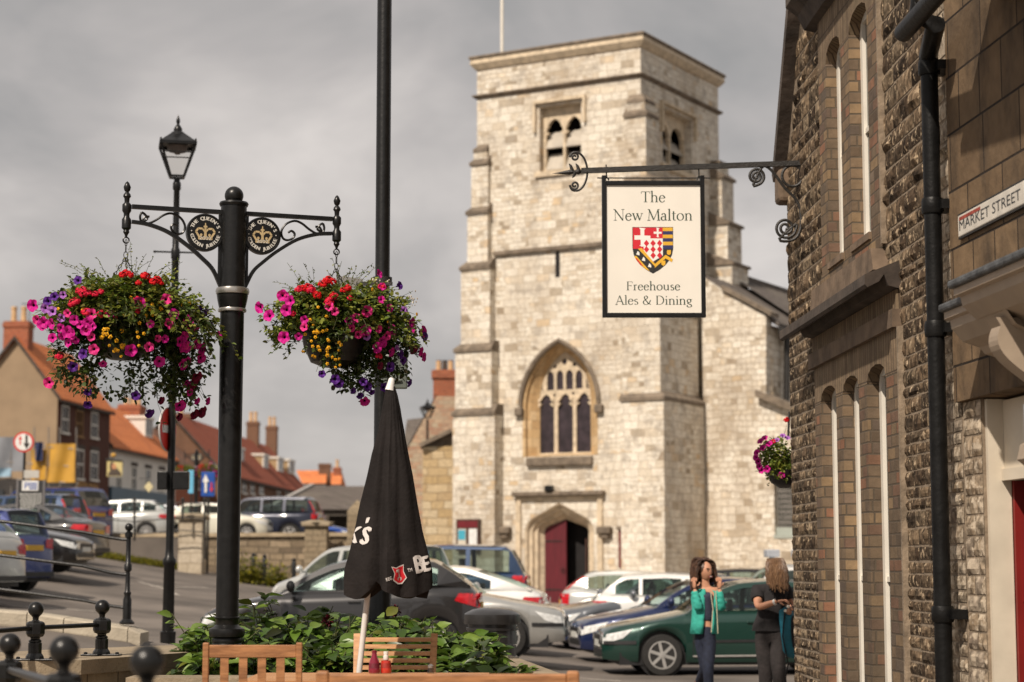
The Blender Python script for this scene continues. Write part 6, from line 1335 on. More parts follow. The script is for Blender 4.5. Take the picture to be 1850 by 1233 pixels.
    # wheels
    for s in (f_ax, r_ax):
        for sd_ in (1, -1):
            y = Wd/2-.015; c = (X(s), sd_*(y-.21), rw_); ax = (0, sd_, 0)
            m = MB(); m.lathe([(rw_*.62,.0),(rw_*.93,.0),(rw_,.03),(rw_,.17),(rw_*.96,.2),(rw_*.70,.205),(rw_*.66,.19)], c, 30, axis=ax); wh = m.build('wheel', M_TYRE, t, True)
            m = MB(); m.lathe([(rw_*.69,.17),(rw_*.69,.2),(rw_*.62,.202),(rw_*.60,.15)], c, 28, axis=ax); ns = o_['spokes']
            for q in range(ns):
                an = 2*PI*q/ns+.3; u = Vector((math.cos(an), 0, math.sin(an))); v = Vector((-math.sin(an), 0, math.cos(an))); c0 = Vector(c)+Vector((0, sd_*.18, 0))
                m.obox(c0+u*rw_*.34, u*rw_*.29, v*rw_*(.075 if ns > 5 else .10), Vector((0, .018, 0)))
            m.lathe([(rw_*.16,.16),(rw_*.16,.205),(.001,.21)], c, 14, axis=ax); m.build('rim', M_RIM, wh, False)
            m = MB(); m.lathe([(rw_*.6,.10),(.001,.10)], c, 20, axis=ax); m.build('brake_disc', M_TRIM, wh); 
            m = MB(); m.lathe([(Ra-.004,-.08),(Ra-.004,.125)], (X(s), sd_*(Wd/2-.26), rw_), 24, axis=ax); m.build('wheel_arch', M_TRIM, t)
    # patches following the body side
    def patch(mm, pts, nu=6, nv=4, off=.007, sd_=1):
        a, b, c, e_ = [Vector(p) for p in pts]; V = []
        for j in range(nv+1):
            for i in range(nu+1):
                u, v = i/nu, j/nv; q_ = (a*(1-u)+b*u)*(1-v)+(e_*(1-u)+c*u)*v; V.append((X(q_.x)+(off if q_.x < .2 else -off if q_.x > L-.2 else 0), sd_*(yb(q_.x, q_.y)+off), q_.y))
        mm.add(V, [(j*(nu+1)+i, j*(nu+1)+i+1, (j+1)*(nu+1)+i+1, (j+1)*(nu+1)+i) for j in range(nv) for i in range(nu)])
    zf = zt(.06); zr = zt(L-.1)
    for sd_ in (1, -1):
        m = MB(); patch(m, [(.012, zf-.19), (.30, zf-.10), (.46, zt(.46)-.075), (.02, zf-.055)], 8, 4, sd_=sd_)
        yy = w(.0)-.03; m.add([(L/2+.012, sd_*(yy), zf-.185), (L/2+.012, sd_*(yy-.24), zf-.17), (L/2+.012, sd_*(yy-.22), zf-.07), (L/2+.012, sd_*yy, zf-.055)], [(0,1,2,3)]); m.build('headlight', M_LAMP, t)
        m = MB()
        if o_['tail'] == 'tall':
            zz0, zz1 = zr-.25, zt(rwd); patch(m, [(L-.20, zr-.28), (L-.012, zr-.26), (L-.012, zr-.06), (L-.22, zr-.05)], 4, 3, sd_=sd_)
            for i in range(6):
                a0, a1 = i/6*.8, (i+1)/6*.8; V = []
                for q in (a0, a1):
                    s = rwd-(rwd-rr_)*q; z = rz(s); y = yg(s, z); V += [(X(s)-.005, sd_*(y*.90), z+.008), (X(s)-.01, sd_*(y+.004), z+.005), (X(s)+.09, sd_*(y+.012), z-.02)]
                m.add(V, [(0,1,4,3),(1,2,5,4)])
        else: patch(m, [(L-.36, zr-.16), (L-.012, zr-.27), (L-.012, zr-.06), (L-.30, zr-.055)], 6, 4, sd_=sd_)
        yy = w(L)-.03; m.add([(-L/2-.012, sd_*yy, zr-.27), (-L/2-.012, sd_*(yy-.22), zr-.24), (-L/2-.012, sd_*(yy-.2), zr-.08), (-L/2-.012, sd_*yy, zr-.06)], [(0,1,2,3)]); m.build('tail_light', M_TAIL, t)
        dr = [w_[0] for w_ in d['win']][:1]; seams = [d['win'][0][0]-.12, (d['win'][0][1]+d['win'][1][0])/2 if len(d['win']) > 1 else d['win'][0][1]+.1]+([r_ax-.30] if len(d['win']) > 2 else [])
        m = MB()
        for s in seams: patch(m, [(s-.006, .30), (s+.006, .30), (s+.006, zt(s)-.05), (s-.006, zt(s)-.05)], 1, 8, .003, sd_)
        patch(m, [(seams[0], .27), (seams[-1], .27), (seams[-1], .282), (seams[0], .282)], 8, 1, .003, sd_)
        if o_['strip']: patch(m, [(f_ax+Ra+.1, .50), (r_ax-Ra-.05, .52), (r_ax-Ra-.05, .56), (f_ax+Ra+.1, .54)], 12, 1, .012, sd_)
        m.build('door_seams', M_TRIM, t)
        if o_['strip']:
            m = MB(); patch(m, [(f_ax+Ra+.1, .285), (r_ax-Ra-.05, .30), (r_ax-Ra-.05, .325), (f_ax+Ra+.1, .31)], 12, 1, .012, sd_); m.build('sill_line', M_RIM, t)
        m = MB()
        for s in seams[1:]: z_ = zt(s)-.16; y = yb(s-.15, z_); m.box((X(s)+.04, sd_*y-.012 if sd_ < 0 else y-.01, z_-.012), (X(s)+.22, sd_*y+.01 if sd_ < 0 else y+.03, z_+.014), bev=.006) if sd_ > 0 else m.box((X(s)+.04, -y-.03, z_-.012), (X(s)+.22, -y+.01, z_+.014), bev=.006)
        m.build('door_handle', o_.get('handle', body), t)
        s = d['win'][0][0]+.02; y = w(s)-.06; m = MB(); m.ball((X(s)+.0, sd_*(y+.16), zt(s)+.10), .085, 12, sc=(1.0,1,1)); m.v = [(X(s)+(v[0]-X(s))*.75, v[1]*1.0, v[2]) for v in m.v]; m.box((X(s)-.03, min(sd_*(y-.02), sd_*(y+.12)), zt(s)+.03), (X(s)+.03, max(sd_*(y-.02), sd_*(y+.12)), zt(s)+.07)); m.build('wing_mirror', M_TRIM if o_.get('bm') else body, t, True)
    m = MB(); yy = .42; m.box((L/2-.02, -yy, zf-.17), (L/2+.016, yy, zf-.06), bev=.01); m.box((L/2-.03, -.5, .30), (L/2+.012, .5, .40), bev=.01); m.build('grille', M_TRIM, t)
    m = MB(); m.box((L/2+.0, -.26, .43), (L/2+.022, .26, .53)); m.build('number_plate', M_PLW, t)
    m = MB(); m.box((-L/2-.022, -.26, zr-.30), (-L/2, .26, zr-.19)); m.build('number_plate', M_PLY, t)
    m = MB(); m.box((-L/2-.02, -.62, .26), (-L/2+.03, .62, .36), bev=.01); m.build('rear_bumper_trim', M_TRIM, t)
    if o_['strip']:
        m = MB()
        for sd_ in (1, -1): patch(m, [(.03, .47), (.50, .48), (.50, .535), (.03, .525)], 6, 1, .014, sd_)
        m.box((L/2+.001, -.5, .47), (L/2+.02, .5, .525)); m.build('bumper_strip', M_TRIM, t)
    if o_['bars']:
        m = MB()
        for s in (rf+.6, rr_-.7):
            m.box((X(s)-.03, -Wd/2+.3, H+.06), (X(s)+.03, Wd/2-.3, H+.1)); 
            for sd_ in (-1, 1): m.box((X(s)-.04, sd_*(Wd/2-.36)-.03, H-.03), (X(s)+.04, sd_*(Wd/2-.36)+.03, H+.06))
        m.build('roof_bars', M_TRIM, t)
    return t
def carat(px, Y, end, kind, col, head, label, opt=None, z=None, zoff=0):
    """px, Y: ground point under the middle of the front ('f') or rear ('r') axle"""
    d = T[kind]; p = P(px, 1015, Y); h = R(head); ax = d['L']/2-(d['fo'] if end == 'f' else d['fo']+d['wb'])
    x, y = p.x-math.cos(h)*ax, p.y-math.sin(h)*ax; zz = (gz(x, y) if z is None else z)+zoff
    return make_car(kind, col, label, (x, y, zz), h, opt)
gr = paint('dark_green', (.008,.042,.032)); nv = paint('navy', (.008,.018,.075)); gy = paint('mid_grey', (.11,.12,.135)); wh_ = paint('white', (.70,.70,.68), 0); dg = paint('charcoal', (.028,.027,.028)); sv = paint('silver', (.42,.42,.40), .5); ls = paint('light_silver', (.55,.56,.54), .4)
bl = paint('dark_blue', (.03,.06,.13)); bb = paint('bright_blue', (.016,.030,.15)); bb2 = paint('vivid_blue', (.01,.06,.30)); crm = paint('cream', (.62,.60,.50), 0); bk_ = paint('black', (.012,.011,.012))
carat(1181, 31.0, 'f', 'saloon', gr, 184, 'dark green saloon car with silver six-spoke wheels behind the two women', dict(strip=True, spokes=6))
carat(1128, 34.6, 'f', 'saloon', nv, 188, 'navy blue car parked just beyond the dark green saloon', dict(spokes=5))
carat(1062, 38.5, 'f', 'hatch', gy, 196, 'mid grey car with rounded bonnet between the navy car and white hatchbacks', dict(spokes=5))
carat(1142, 38.6, 'r', 'hatch', wh_, -6, 'white hatchback with rear towards the church door', dict(bm=1))
carat(1066, 43.2, 'r', 'small', ls, -4, 'pale hatchback with tall upright red tail light in front of the church door', dict(tail='tall'))
carat(1190, 46.5, 'f', 'hatch', bk_, 180, 'black car of which only the roof shows beyond the white hatchback')
v_ = carat(1310, 38.5, 'f', 'van', wh_, 184, 'white van with roof rack beyond the green saloon at right', None, zoff=-.15)
m = MB()
for x, c in ((-.15, 0), (.40, 0)): m.box((x-.13, -.25, 1.95), (x+.13, .1, 2.10), bev=.02); m.box((x-.05,-.1,1.80),(x+.05,.0,1.95))
m.build('beacon_box', pm('beacon_grey', (.36,.38,.42), .4, .1, 8), v_)
carat(480, 28.8, 'f', 'small', dg, 179, 'charcoal hatchback side-on behind the planter and parasol', dict(handle=M_TRIM, bm=1), zoff=-.04)
carat(575, 41.0, 'f', 'mpv', ls, 140, 'light silver car beyond the charcoal hatchback', dict(spokes=5))
carat(905, 35.0, 'r', 'coupe', wh_, 172, 'white sloping-back car beyond the tail of the charcoal hatchback')
carat(921, 31.0, 'f', 'saloon', sv, -4, 'silver saloon car nose pointing right behind the litter bin', dict(strip=True), zoff=.02)
carat(872, 43.5, 'r', 'suv', bl, 176, 'dark blue large estate car with pale windows left of the church door', None, zoff=-.1)
carat(-52, 36.0, 'r', 'hatch', sv, 162, 'silver hatchback at the left edge with dark red tail light', dict(bm=1))
carat(4, 39.2, 'r', 'mpv', bb, 155, 'blue people carrier second from the left edge', dict(tail='corner'), zoff=-.08)
carat(86, 44.2, 'f', 'saloon', bk_, -8, 'black saloon car nose pointing right towards the road', dict(spokes=9))
carat(106, 48.5, 'r', 'saloon', dg, 165, 'dark grey saloon whose red tail light shows above the black saloon')
carat(98, 53.5, 'r', 'mpv', bl, 160, 'steel blue hatchback with tall red tail light below the blue off-roader', dict(tail='tall'))
carat(132, 61.5, 'r', 'suv', bb, 150, 'blue off-roader with yellow number plate in front of the brick inn', dict(dark=1))
TZ2 = 2.50
carat(271, 71.0, 'r', 'hatch', ls, 180, 'silver hatchback parked on the raised terrace left of the street lamp', dict(spokes=9), z=TZ2)
carat(370, 76.0, 'f', 'hatch', gy, -4, 'grey car on the terrace between the silver hatchback and the cream car', None, z=TZ2)
carat(452, 72.0, 'f', 'mini', crm, -3, 'small cream car with dark roof on the raised terrace', dict(roofcol=bk_, spokes=8, bm=1), z=TZ2)
carat(533, 76.5, 'r', 'suv', paint('ink_blue', (.012,.016,.035)), 172, 'dark navy off-roader with tall red tail light on the terrace', dict(tail='tall'), z=TZ2, zoff=-.05)
carat(525, 82.0, 'r', 'mpv', bk_, 178, 'black hatchback partly hidden beyond the navy off-roader', dict(tail='tall'), z=TZ2)
carat(606, 87.0, 'f', 'hatch', bb2, -8, 'bright blue car at the right end of the terrace by the stone pier', None, z=TZ2, zoff=-.1)
# ---------------------------------------------------------------- terrace, retaining wall, piers
m = MB(); m.prism([(-60,61.2),(-5.2,61.2),(-6,95),(-60,100)], .3, TZ2, WP); tag(m.build('terrace', M_ASPH), kind='structure')
M_RET = masonry('retaining_stone', [(.15,.115,.08),(.26,.20,.13),(.32,.25,.17),(.20,.155,.105)], (.10,.08,.055), .5, .2, .016, .03, .7, (.06,.05,.04), .6)
rtw = thing('retaining_wall', 'weathered stone retaining wall below the terrace of parked cars', 'wall', (-9, 60, 0))
a, b = P(175, 1000, 62.5), P(655, 1000, 60); m = MB(); m.prism([(a.x,a.y-.3),(b.x,b.y-.3),(b.x,b.y+.2),(a.x,a.y+1.2)], .4, TZ2+.02, WP); pw(m, 'wall', M_RET, rtw, False)
m = MB(); m.prism([(a.x,a.y-.4),(b.x,b.y-.4),(b.x,b.y+.25),(a.x,a.y+.3)], TZ2+.021, TZ2+.14, WP); pw(m, 'coping', pm('warm_coping', (.34,.27,.18), .9, .2, 3, bump=.5), rtw, False)
def pier(x0, x1, ytop, Y, label, col, cap=True):
    p0, p1 = P(x0, 1015, Y), P(x1, 1015, Y); zt_ = P((x0+x1)/2, ytop, Y).z; t = thing('stone_pier', label, 'pillar', ((p0.x+p1.x)/2, Y, .5), 0, 'stone piers of the retaining wall'); w_ = (p1.x-p0.x)/2
    m = MB(); m.box((-w_,-w_,0),(w_,w_,zt_-.7), bev=.02); m.build('shaft', col, t)
    m = MB(); m.box((-w_-.1,-w_-.1,zt_-.698),(w_+.1,w_+.1,zt_-.58), bev=.03)
    m.lathe([((w_+.06)*1.41,zt_-.579),((w_)*.6,zt_-.50)], (0,0,0), 4); m.v = m.v; m.build('cap', M_COPE, t); return t
pier(325, 368, 928, 58.8, 'pale stone pier beside the thin railing post', masonry('pale_pier', [(.46,.39,.29),(.52,.45,.35)], (.3,.24,.17), .7, .3, .012, .01, .4, (.2,.16,.1), .4))
pier(552, 592, 940, 59, 'smaller stone pier in front of the navy off-roader', M_SAND)
p0, p1 = P(628, 1000, 58.6), P(662, 1000, 58.6); zt_ = P(645, 903, 58.6).z; t = thing('stone_pier', 'tall pointed stone pier left of the parasol', 'pillar', ((p0.x+p1.x)/2, 58.6, .4), 0, 'stone piers of the retaining wall'); w_ = (p1.x-p0.x)/2
m = MB(); m.box((-w_,-w_,0),(w_,w_,zt_-.75), bev=.02); m.v += []; m.add([(-w_,-w_,zt_-.749),(w_,-w_,zt_-.749),(w_,w_,zt_-.749),(-w_,w_,zt_-.749),(0,0,zt_-.4)], [(0,1,4),(1,2,4),(2,3,4),(3,0,4)]); m.build('shaft', M_SAND, t)
# scrubby strip and dark posts in front of the retaining wall
M_SCR = islandmat('scrub_leaves', [(.06,.08,.015),(.16,.16,.02),(.30,.26,.02),(.10,.11,.02)], .6, .3, 20)
q = random.Random(4)
for i, (x0, x1, Y, ttl) in enumerate(((432, 475, 56, 'left yellow-green shrub below the retaining wall'), (482, 520, 56, 'right yellow-green shrub below the retaining wall'))):
    m = MB(); a, b = P(x0, 1015, Y), P(x1, 1015, Y)
    for k in range(900):
        x = q.uniform(a.x, b.x); y = Y+q.uniform(-.4,.4); z = gz(x, y)+abs(q.gauss(0,.22))*(1 if i else 1.3); leaf(m, Vector((x,y,z)), Vector((q.gauss(0,1),q.gauss(0,1),q.gauss(.3,.6))), Vector((0,0,1)), q.uniform(.08,.15), .07)
    c = P((x0+x1)/2, 1015, Y); o = m.build('shrub', M_SCR, None, 'raw'); tag(o, ttl, 'shrub', 'shrubs below the retaining wall')
m = MB()
for k in range(2600):
    x = q.uniform(-13.5, -9.8); y = 60.2-(x+13.5)*.2+q.uniform(-.5,.2); leaf(m, Vector((x,y,gz(x,y)+q.uniform(0,.1))), Vector((q.gauss(0,.6),q.gauss(0,.6),1)), Vector((0,1,0)), q.uniform(.08,.2), .03)
tag(m.build('grass', M_SCR, None, 'raw'), 'rough yellow grass growing along the foot of the retaining wall', 'grass', kind='stuff')
pts_ = []
for i, px in enumerate((458, 478, 531)):
    p = P(px, 1015, 57); g_ = gz(p.x, 57); m = MB(); m.lathe([(.07,g_-.05),(.07,g_+.75),(.05,g_+.78),(.08,g_+.82),(.001,g_+.88)], (p.x,57,0), 10)
    tag(m.build('chain_post', M_BLACK, None, True), ('leftmost','middle','rightmost')[i]+' dark chain post in front of the retaining wall', 'post', 'dark posts in front of the retaining wall'); pts_.append(Vector((p.x,57,g_+.7)))
m = MB()
for a, b in zip(pts_, pts_[1:]): m.tube([a.lerp(b, t/8)-Vector((0,0,.22*math.sin(PI*t/8))) for t in range(9)], .018, 5)
tag(m.build('chain', M_IRON), 'sagging chain between the dark posts by the retaining wall', 'chain')
# thin railing on the slope by the silver hatchback
rl = thing('slope_railing', 'thin dark railing in front of the silver hatchback on the terrace', 'railing', P(243, 975, 58))
for px, y0_, y1_ in ((243,905,978),(370,905,1010),(330,905,940)):
    m = MB(); m.tube([P(px,y1_,58), P(px,y0_,58)], .035, 8); m.ball(P(px,y0_-2,58), .06, 8); pw(m, 'post', M_IRON, rl)
for dy in (0, 27, 50): m = MB(); m.tube([P(185,911+dy,58), P(243,916+dy,58), P(330,908+dy,58), P(370,912+dy,58)], .02, 6); pw(m, 'rail', M_IRON, rl)
# ---------------------------------------------------------------- street of houses on the left
M_PAN = masonry('orange_pantiles', [(.62,.19,.065),(.74,.26,.095),(.68,.225,.08)], (.42,.12,.045), .28, .30, .02, .01, .5, (.38,.13,.06), .5, stain_scale=.8)
M_PANR = masonry('red_pantiles', [(.26,.065,.035),(.33,.09,.045),(.29,.075,.04)], (.18,.05,.03), .28, .30, .02, .01, .5, (.2,.07,.04), .5)
M_PANB = masonry('brown_pantiles', [(.20,.10,.065),(.26,.13,.08)], (.13,.07,.05), .28, .30, .02, .01, .5, (.12,.09,.07), .6)
M_HBR = masonry('dark_red_brick', [(.085,.03,.022),(.125,.045,.03),(.10,.037,.026)], (.12,.07,.05), .22, .075, .008, .005, .4, (.05,.025,.02), .5)
M_HBR2 = masonry('brown_brick', [(.17,.085,.05),(.22,.11,.065)], (.16,.11,.08), .22, .075, .008, .005, .4, (.1,.06,.04), .5)
M_HBR3 = masonry('orange_brick', [(.36,.10,.05),(.42,.13,.065),(.30,.085,.045)], (.25,.15,.1), .22, .075, .008, .005, .4, (.15,.07,.04), .4)
M_REND = pm('tan_render', (.30,.215,.135), .9, .12, .7, bump=.2, bscale=9, detail=6)
M_WREN = pm('white_render', (.68,.65,.59), .9, .06, .8, bump=.15, bscale=9, detail=6)
M_POT = pm('clay_pot', (.56,.36,.19), .8, .15, 4)
M_WIN = pm('dark_sash_glass', (.05,.055,.06), .12, .4, .8)
def hframe(pa, Ya, pb, Yb):
    a, b = P(pa, 1015, Ya), P(pb, 1015, Yb); ang = math.atan2(b.y-a.y, b.x-a.x); o, X, Y, f = frame((a.x, a.y), ang); return o, X, Y, f, ang, (Vector((b.x, b.y))-Vector((a.x, a.y))).length
def sash(parent, f, x0, y0, x1, y1, col=None, pane=None, nm='window', lab=None):
    a, b = f(x0, (y0+y1)/2), f(x1, (y0+y1)/2); z1_, z0_ = f((x0+x1)/2, y0)[1], f((x0+x1)/2, y1)[1]; c = col or M_WHITE; t = .09; xa, xb = min(a[0], b[0]), max(a[0], b[0])
    m = MB(); m.box((xa,-.03,z0_),(xa+t,.06,z1_)); m.box((xb-t,-.03,z0_),(xb,.06,z1_)); m.box((xa+t,-.03,z1_-t),(xb-t,.06,z1_)); m.box((xa-.08,-.1,z0_-.08),(xb+.08,.06,z0_+.04)); zm = (z0_+z1_)/2; m.box((xa+t,-.025,zm-.04),(xb-t,.05,zm+.04)); xm = (xa+xb)/2; m.box((xm-.02,-.02,z0_+.04),(xm+.02,.04,z1_-t))
    w = m.build(nm, c, parent)
    if lab: w['label'] = lab
    m = MB(); m.box((xa+t*.9,.0,z0_+.03),(xb-t*.9,.02,z1_-t*.9)); m.build('pane', pane or M_WIN, w)
    m = MB(); m.box((xa-.1,-.045,z1_+.002),(xb+.1,-.002,z1_+.26)); m.build('head', M_CORD if c is not M_CREAM else c, w)
def house(name, label, pa, Ya, pb, Yb, zb, ye, zridge, depth, mw, mr, gable=None, over=.25):
    o, X, Y, f, ang, Ln = hframe(pa, Ya, pb, Yb); t = thing(name, label, 'house', o, ang, 'houses along the left side of the market place'); ze = f(pa, ye)[1]
    m = MB(); m.box((0,0,zb),(Ln,depth,ze)); m.add([(0,0,ze),(0,depth,ze),(0,depth/2,zridge-.1)], [(0,1,2)]); m.add([(Ln,0,ze),(Ln,depth,ze),(Ln,depth/2,zridge-.1)], [(0,1,2)]); m.build('wall', mw, t)
    if gable: m = MB(); m.prism([(-.0,zb),(depth,zb),(depth,ze-.01),(depth/2,zridge-.12),(-.0,ze-.01)], -.05, -.002, lambda y, z, h: (h, y, z)); g = m.build('gable_wall', gable, t)
    m = MB(); e_ = over; sl = (zridge-ze)/(depth/2)
    for s_ in (0, 1):
        y0, y1 = (-e_, depth/2) if s_ == 0 else (depth+e_, depth/2); z0 = ze-e_*sl
        m.add([(-.25,y0,z0),(Ln+.1,y0,z0),(Ln+.1,y1,zridge),(-.25,y1,zridge),(-.25,y0,z0+.14),(Ln+.1,y0,z0+.14),(Ln+.1,y1,zridge+.14),(-.25,y1,zridge+.14)], [(4,5,6,7),(0,1,2,3),(0,1,5,4),(1,2,6,5),(3,0,4,7)])
    m.build('roof', mr, t); m = MB(); m.box((-.1,-e_-.08,ze-e_*sl-.12),(Ln,-e_+.04,ze-e_*sl+.02)); m.box((-.32,-.05,0+zb),(-.32+.001,-.05,zb+.001)); m.build('gutter', M_CORD, t)
    m = MB(); m.prism([(-e_,ze-e_*sl-.08),(depth/2,zridge-.06),(depth+e_,ze-e_*sl-.08),(depth+e_,ze-e_*sl+.16),(depth/2,zridge+.17),(-e_,ze-e_*sl+.16)], -.34, -.26, lambda y, z, h: (h, y, z)); m.build('verge', M_CORD, t)
    return t, f, ze, Ln
def chimney(parent, x, y, w, d_, z0, z1, n, mat=M_HBR2, ph=.55):
    m = MB(); m.box((x-w/2,y-d_/2,z0),(x+w/2,y+d_/2,z1)); m.box((x-w/2-.06,y-d_/2-.06,z1-.35),(x+w/2+.06,y+d_/2+.06,z1-.12)); c = m.build('chimney', mat, parent)
    for i in range(n):
        q = (i+.5)/n-.5; yy = y+q*d_*.8 if d_ >= w else y; xx = x if d_ >= w else x+q*w*.8
        m = MB(); m.lathe([(.17,z1),(.15,z1+ph*.8),(.18,z1+ph*.85),(.18,z1+ph)], (xx,yy,0), 10); m.build('chimney_pot', M_POT, c)
def roofpt(f, px, py, ze, zr, depth):   # local point of the front roof slope seen at a pixel: solved by search
    return None
# brick inn with tan gable
t, f, ze, Ln = house('inn_building', 'dark brick inn with tan rendered gable end and orange pantile roof', 97, 112, 193, 122, 2.5, 712, P(22,615,113).z, 5.2, M_HBR, M_PAN, M_REND)
chimney(t, .75, 2.75, .9, 1.5, ze+1.5, P(5,578,112).z, 2, M_HBR3, .9)
for r_ in ((111,733,124,783),(164,745,177,792),(137,812,151,866),(163,815,177,868)): sash(t, f, *r_)
sash(t, f, 137, 742, 150, 789, pm('boarded_wood', (.28,.16,.06), .8, .2, 4), pm('boards', (.24,.13,.05), .8, .25, 4), 'boarded_window', 'boarded-up window')
m = MB(); a, b = f(134,880), f(176,880); z_ = f(150,884)[1]; puttext(m, 'GREEN MAN', lambda x, z: (x, -.06, z), a[0], z_, b[0]-a[0], .42); m.build('gilt_lettering', pm('gilt', (.62,.34,.06), .5, .15, 5), t)
m = MB(); x0, x1 = f(99,890)[0], f(192,890)[0]; zz = f(150,890)[1]; m.box((x0,-.15,2.5),(x1,-.003,zz)); m.build('shopfront', pm('shopfront_stone', (.22,.17,.13), .8, .2, 2), t)
for q0 in range(3): m = MB(); xx = x0+.8+q0*3.0; m.box((xx,-.17,3.0),(xx+1.9,-.151,zz-.5)); m.build('shop_window', M_WIN, t)
def aerial(parent, x, y, z, s=1.):
    m = MB(); m.tube([(x,y,z),(x,y,z+1.6*s)], .025, 5); m.tube([(x,y-.9*s,z+1.5*s),(x,y+.5*s,z+1.5*s)], .02, 5)
    for k in range(6): m.tube([(x-.25*s,y-.8*s+k*.22*s,z+1.5*s),(x+.25*s,y-.8*s+k*.22*s,z+1.5*s)], .014, 4)
    m.build('aerial', M_IRON, parent)
aerial(t, 1.0, 2.2, P(5,578,112).z-.4); aerial(t, 7.5, 2.6, P(22,615,113).z)
# white house
t, f, ze, Ln = house('white_house', 'white rendered house with bright orange pantile roof and one dormer', 194, 123, 312, 140, 2.5, 801, P(205,716,124).z, 6.4, M_WREN, M_PAN, None, .3)
chimney(t, .4, 3.4, .8, 1.6, ze+2, P(200,690,124).z, 2, M_HBR3); chimney(t, Ln-.5, 3.2, .8, 1.6, ze+1.8, P(290,728,138).z, 2, M_HBR3)
for r_ in ((209,842,220,883),(237,843,247,885),(262,847,272,885),(287,850,297,886)): sash(t, f, *r_)
m = MB(); x0, x1 = f(196,900)[0], f(300,900)[0]; zz = f(240,899)[1]; m.box((x0,-.2,2.5),(x1,-.003,zz+.5)); m.build('shopfront', pm('blue_shopfront', (.05,.10,.14), .5, .15, 3), t)
def dormer(parent, f, px0, px1, py0, py1, ycheek, mf=M_WHITE, cheek=M_WREN, depth=2.2):
    """box dormer whose front stands 'ycheek' into the roof"""
    a, b = f(px0, (py0+py1)/2, ycheek), f(px1, (py0+py1)/2, ycheek); xa, xb = sorted((a[0], b[0])); z1_, z0_ = f(px1, py0, ycheek)[1], f(px1, py1, ycheek)[1]
    m = MB(); m.box((xa, ycheek+.1, z0_-.3),(xb, ycheek+depth, z1_-.12)); d_ = m.build('dormer', cheek, parent)
    m = MB(); m.box((xa-.12, ycheek-.1, z1_-.12),(xb+.12, ycheek+depth+.2, z1_+.08)); m.build('dormer_roof', mf, d_)
    m = MB(); m.box((xa, ycheek-.02, z0_),(xa+.15, ycheek+.1, z1_-.12)); m.box((xb-.15, ycheek-.02, z0_),(xb, ycheek+.1, z1_-.12)); m.box((xa+.15, ycheek-.02, z0_),(xb-.15, ycheek+.1, z0_+.15)); m.box(((xa+xb)/2-.05, ycheek-.02, z0_+.15),((xa+xb)/2+.05, ycheek+.1, z1_-.12)); m.build('dormer_frame', mf, d_)
    m = MB(); m.box((xa+.15, ycheek+.02, z0_+.15),(xb-.15, ycheek+.06, z1_-.12)); m.build('pane', M_WIN, d_)
dormer(t, f, 262, 276, 757, 792, 1.2)
m = MB(); m.prism([(0.0,1.2),(2.2,1.2),(2.2,0)], 0, .01, lambda x, y, h: (0,0,0))
aerial(t, Ln-.5, 3.2, P(290,728,138).z)
# brown-roofed house behind the street lamp
t, f, ze, Ln = house('brick_house', 'red brick house with brown pantile roof behind the street lamp', 314, 141, 396, 158, 2.6, 836, P(330,768,142).z, 6.5, M_HBR3, M_PANB, M_WREN)
chimney(t, Ln-.6, 3.2, .9, 1.7, ze+1.2, P(397,745,156).z, 1, M_HBR2, .9); chimney(t, .5, 3.2, .9, 1.4, ze+1.2, P(300,735,142).z, 2, M_HBR3)
for r_ in ((330,852,338,880),(352,856,360,884),(378,860,386,886)): sash(t, f, *r_)
# red roofed terrace with three dormers
t, f, ze, Ln = house('terraced_house', 'brown brick terrace with dark red roof and three white dormers', 398, 150, 556, 196, 2.4, 850, 13.2, 8.2, M_HBR2, M_PANR, None, .35)
for p0, p1, y0, y1 in ((424,441,812,848),(476,485,824,850),(502,512,830,854),(522,532,834,858)): dormer(t, f, p0, p1, y0, y1, 1.3, M_WHITE, pm('ochre_cheek', (.36,.25,.13), .8, .1, 3), 2.4)
def onridge(px, ze, dist): return None
for px, pyt, n in ((457, 762, 2), (491, 770, 2)):
    a = f(px, 800, 4.1); chimney(t, a[0], 4.1, 1.0, 1.1, ze+2.2, f(px, pyt, 4.1)[1], n, M_HBR2, .95)
for r_ in ((437,868,446,892),(452,870,460,893),(468,872,476,894),(500,880,507,898),(515,882,522,899)): sash(t, f, *r_, col=M_WHITE)
# small far houses
for i, (pa, pb, Y, ye, yr_, ch, lb) in enumerate(((548, 584, 205, 872, 848, (581, 836), 'far house with orange roof and square brick chimney beyond the market hall'), (586, 612, 220, 874, 851, (604, 843), 'farthest small house with orange roof and pale chimney pot'))):
    a, b = P(pa, 1015, Y), P(pb, 1015, Y); t = thing('far_house', lb, 'house', (a.x, Y, 0), 0, 'small far houses beyond the market hall'); w_ = b.x-a.x; z0, z1_ = P(pa, ye, Y).z, P(pa, yr_, Y).z
    m = MB(); m.box((0,0,2),(w_,6,z0)); m.build('wall', M_WREN, t); m = MB(); m.add([(-.2,-.3,z0-.1),(w_+.2,-.3,z0-.1),(w_-.0,3,z1_),(-1.2 if i == 0 else 0,3,z1_),(w_+.2,6.3,z0-.1),(-.2,6.3,z0-.1)], [(0,1,2,3),(3,2,4,5),(0,3,5),(1,4,2)]); m.build('roof', M_PAN, t)
    cx_, cy_ = P(ch[0], 1015, Y).x-a.x, ch[1]; chimney(t, cx_, 2.5, 1.25 if i == 0 else .9, 1.0, z0-.5, P(0, cy_, Y).z, 0 if i == 0 else 2, M_HBR2 if i == 0 else M_HBR3, .9)
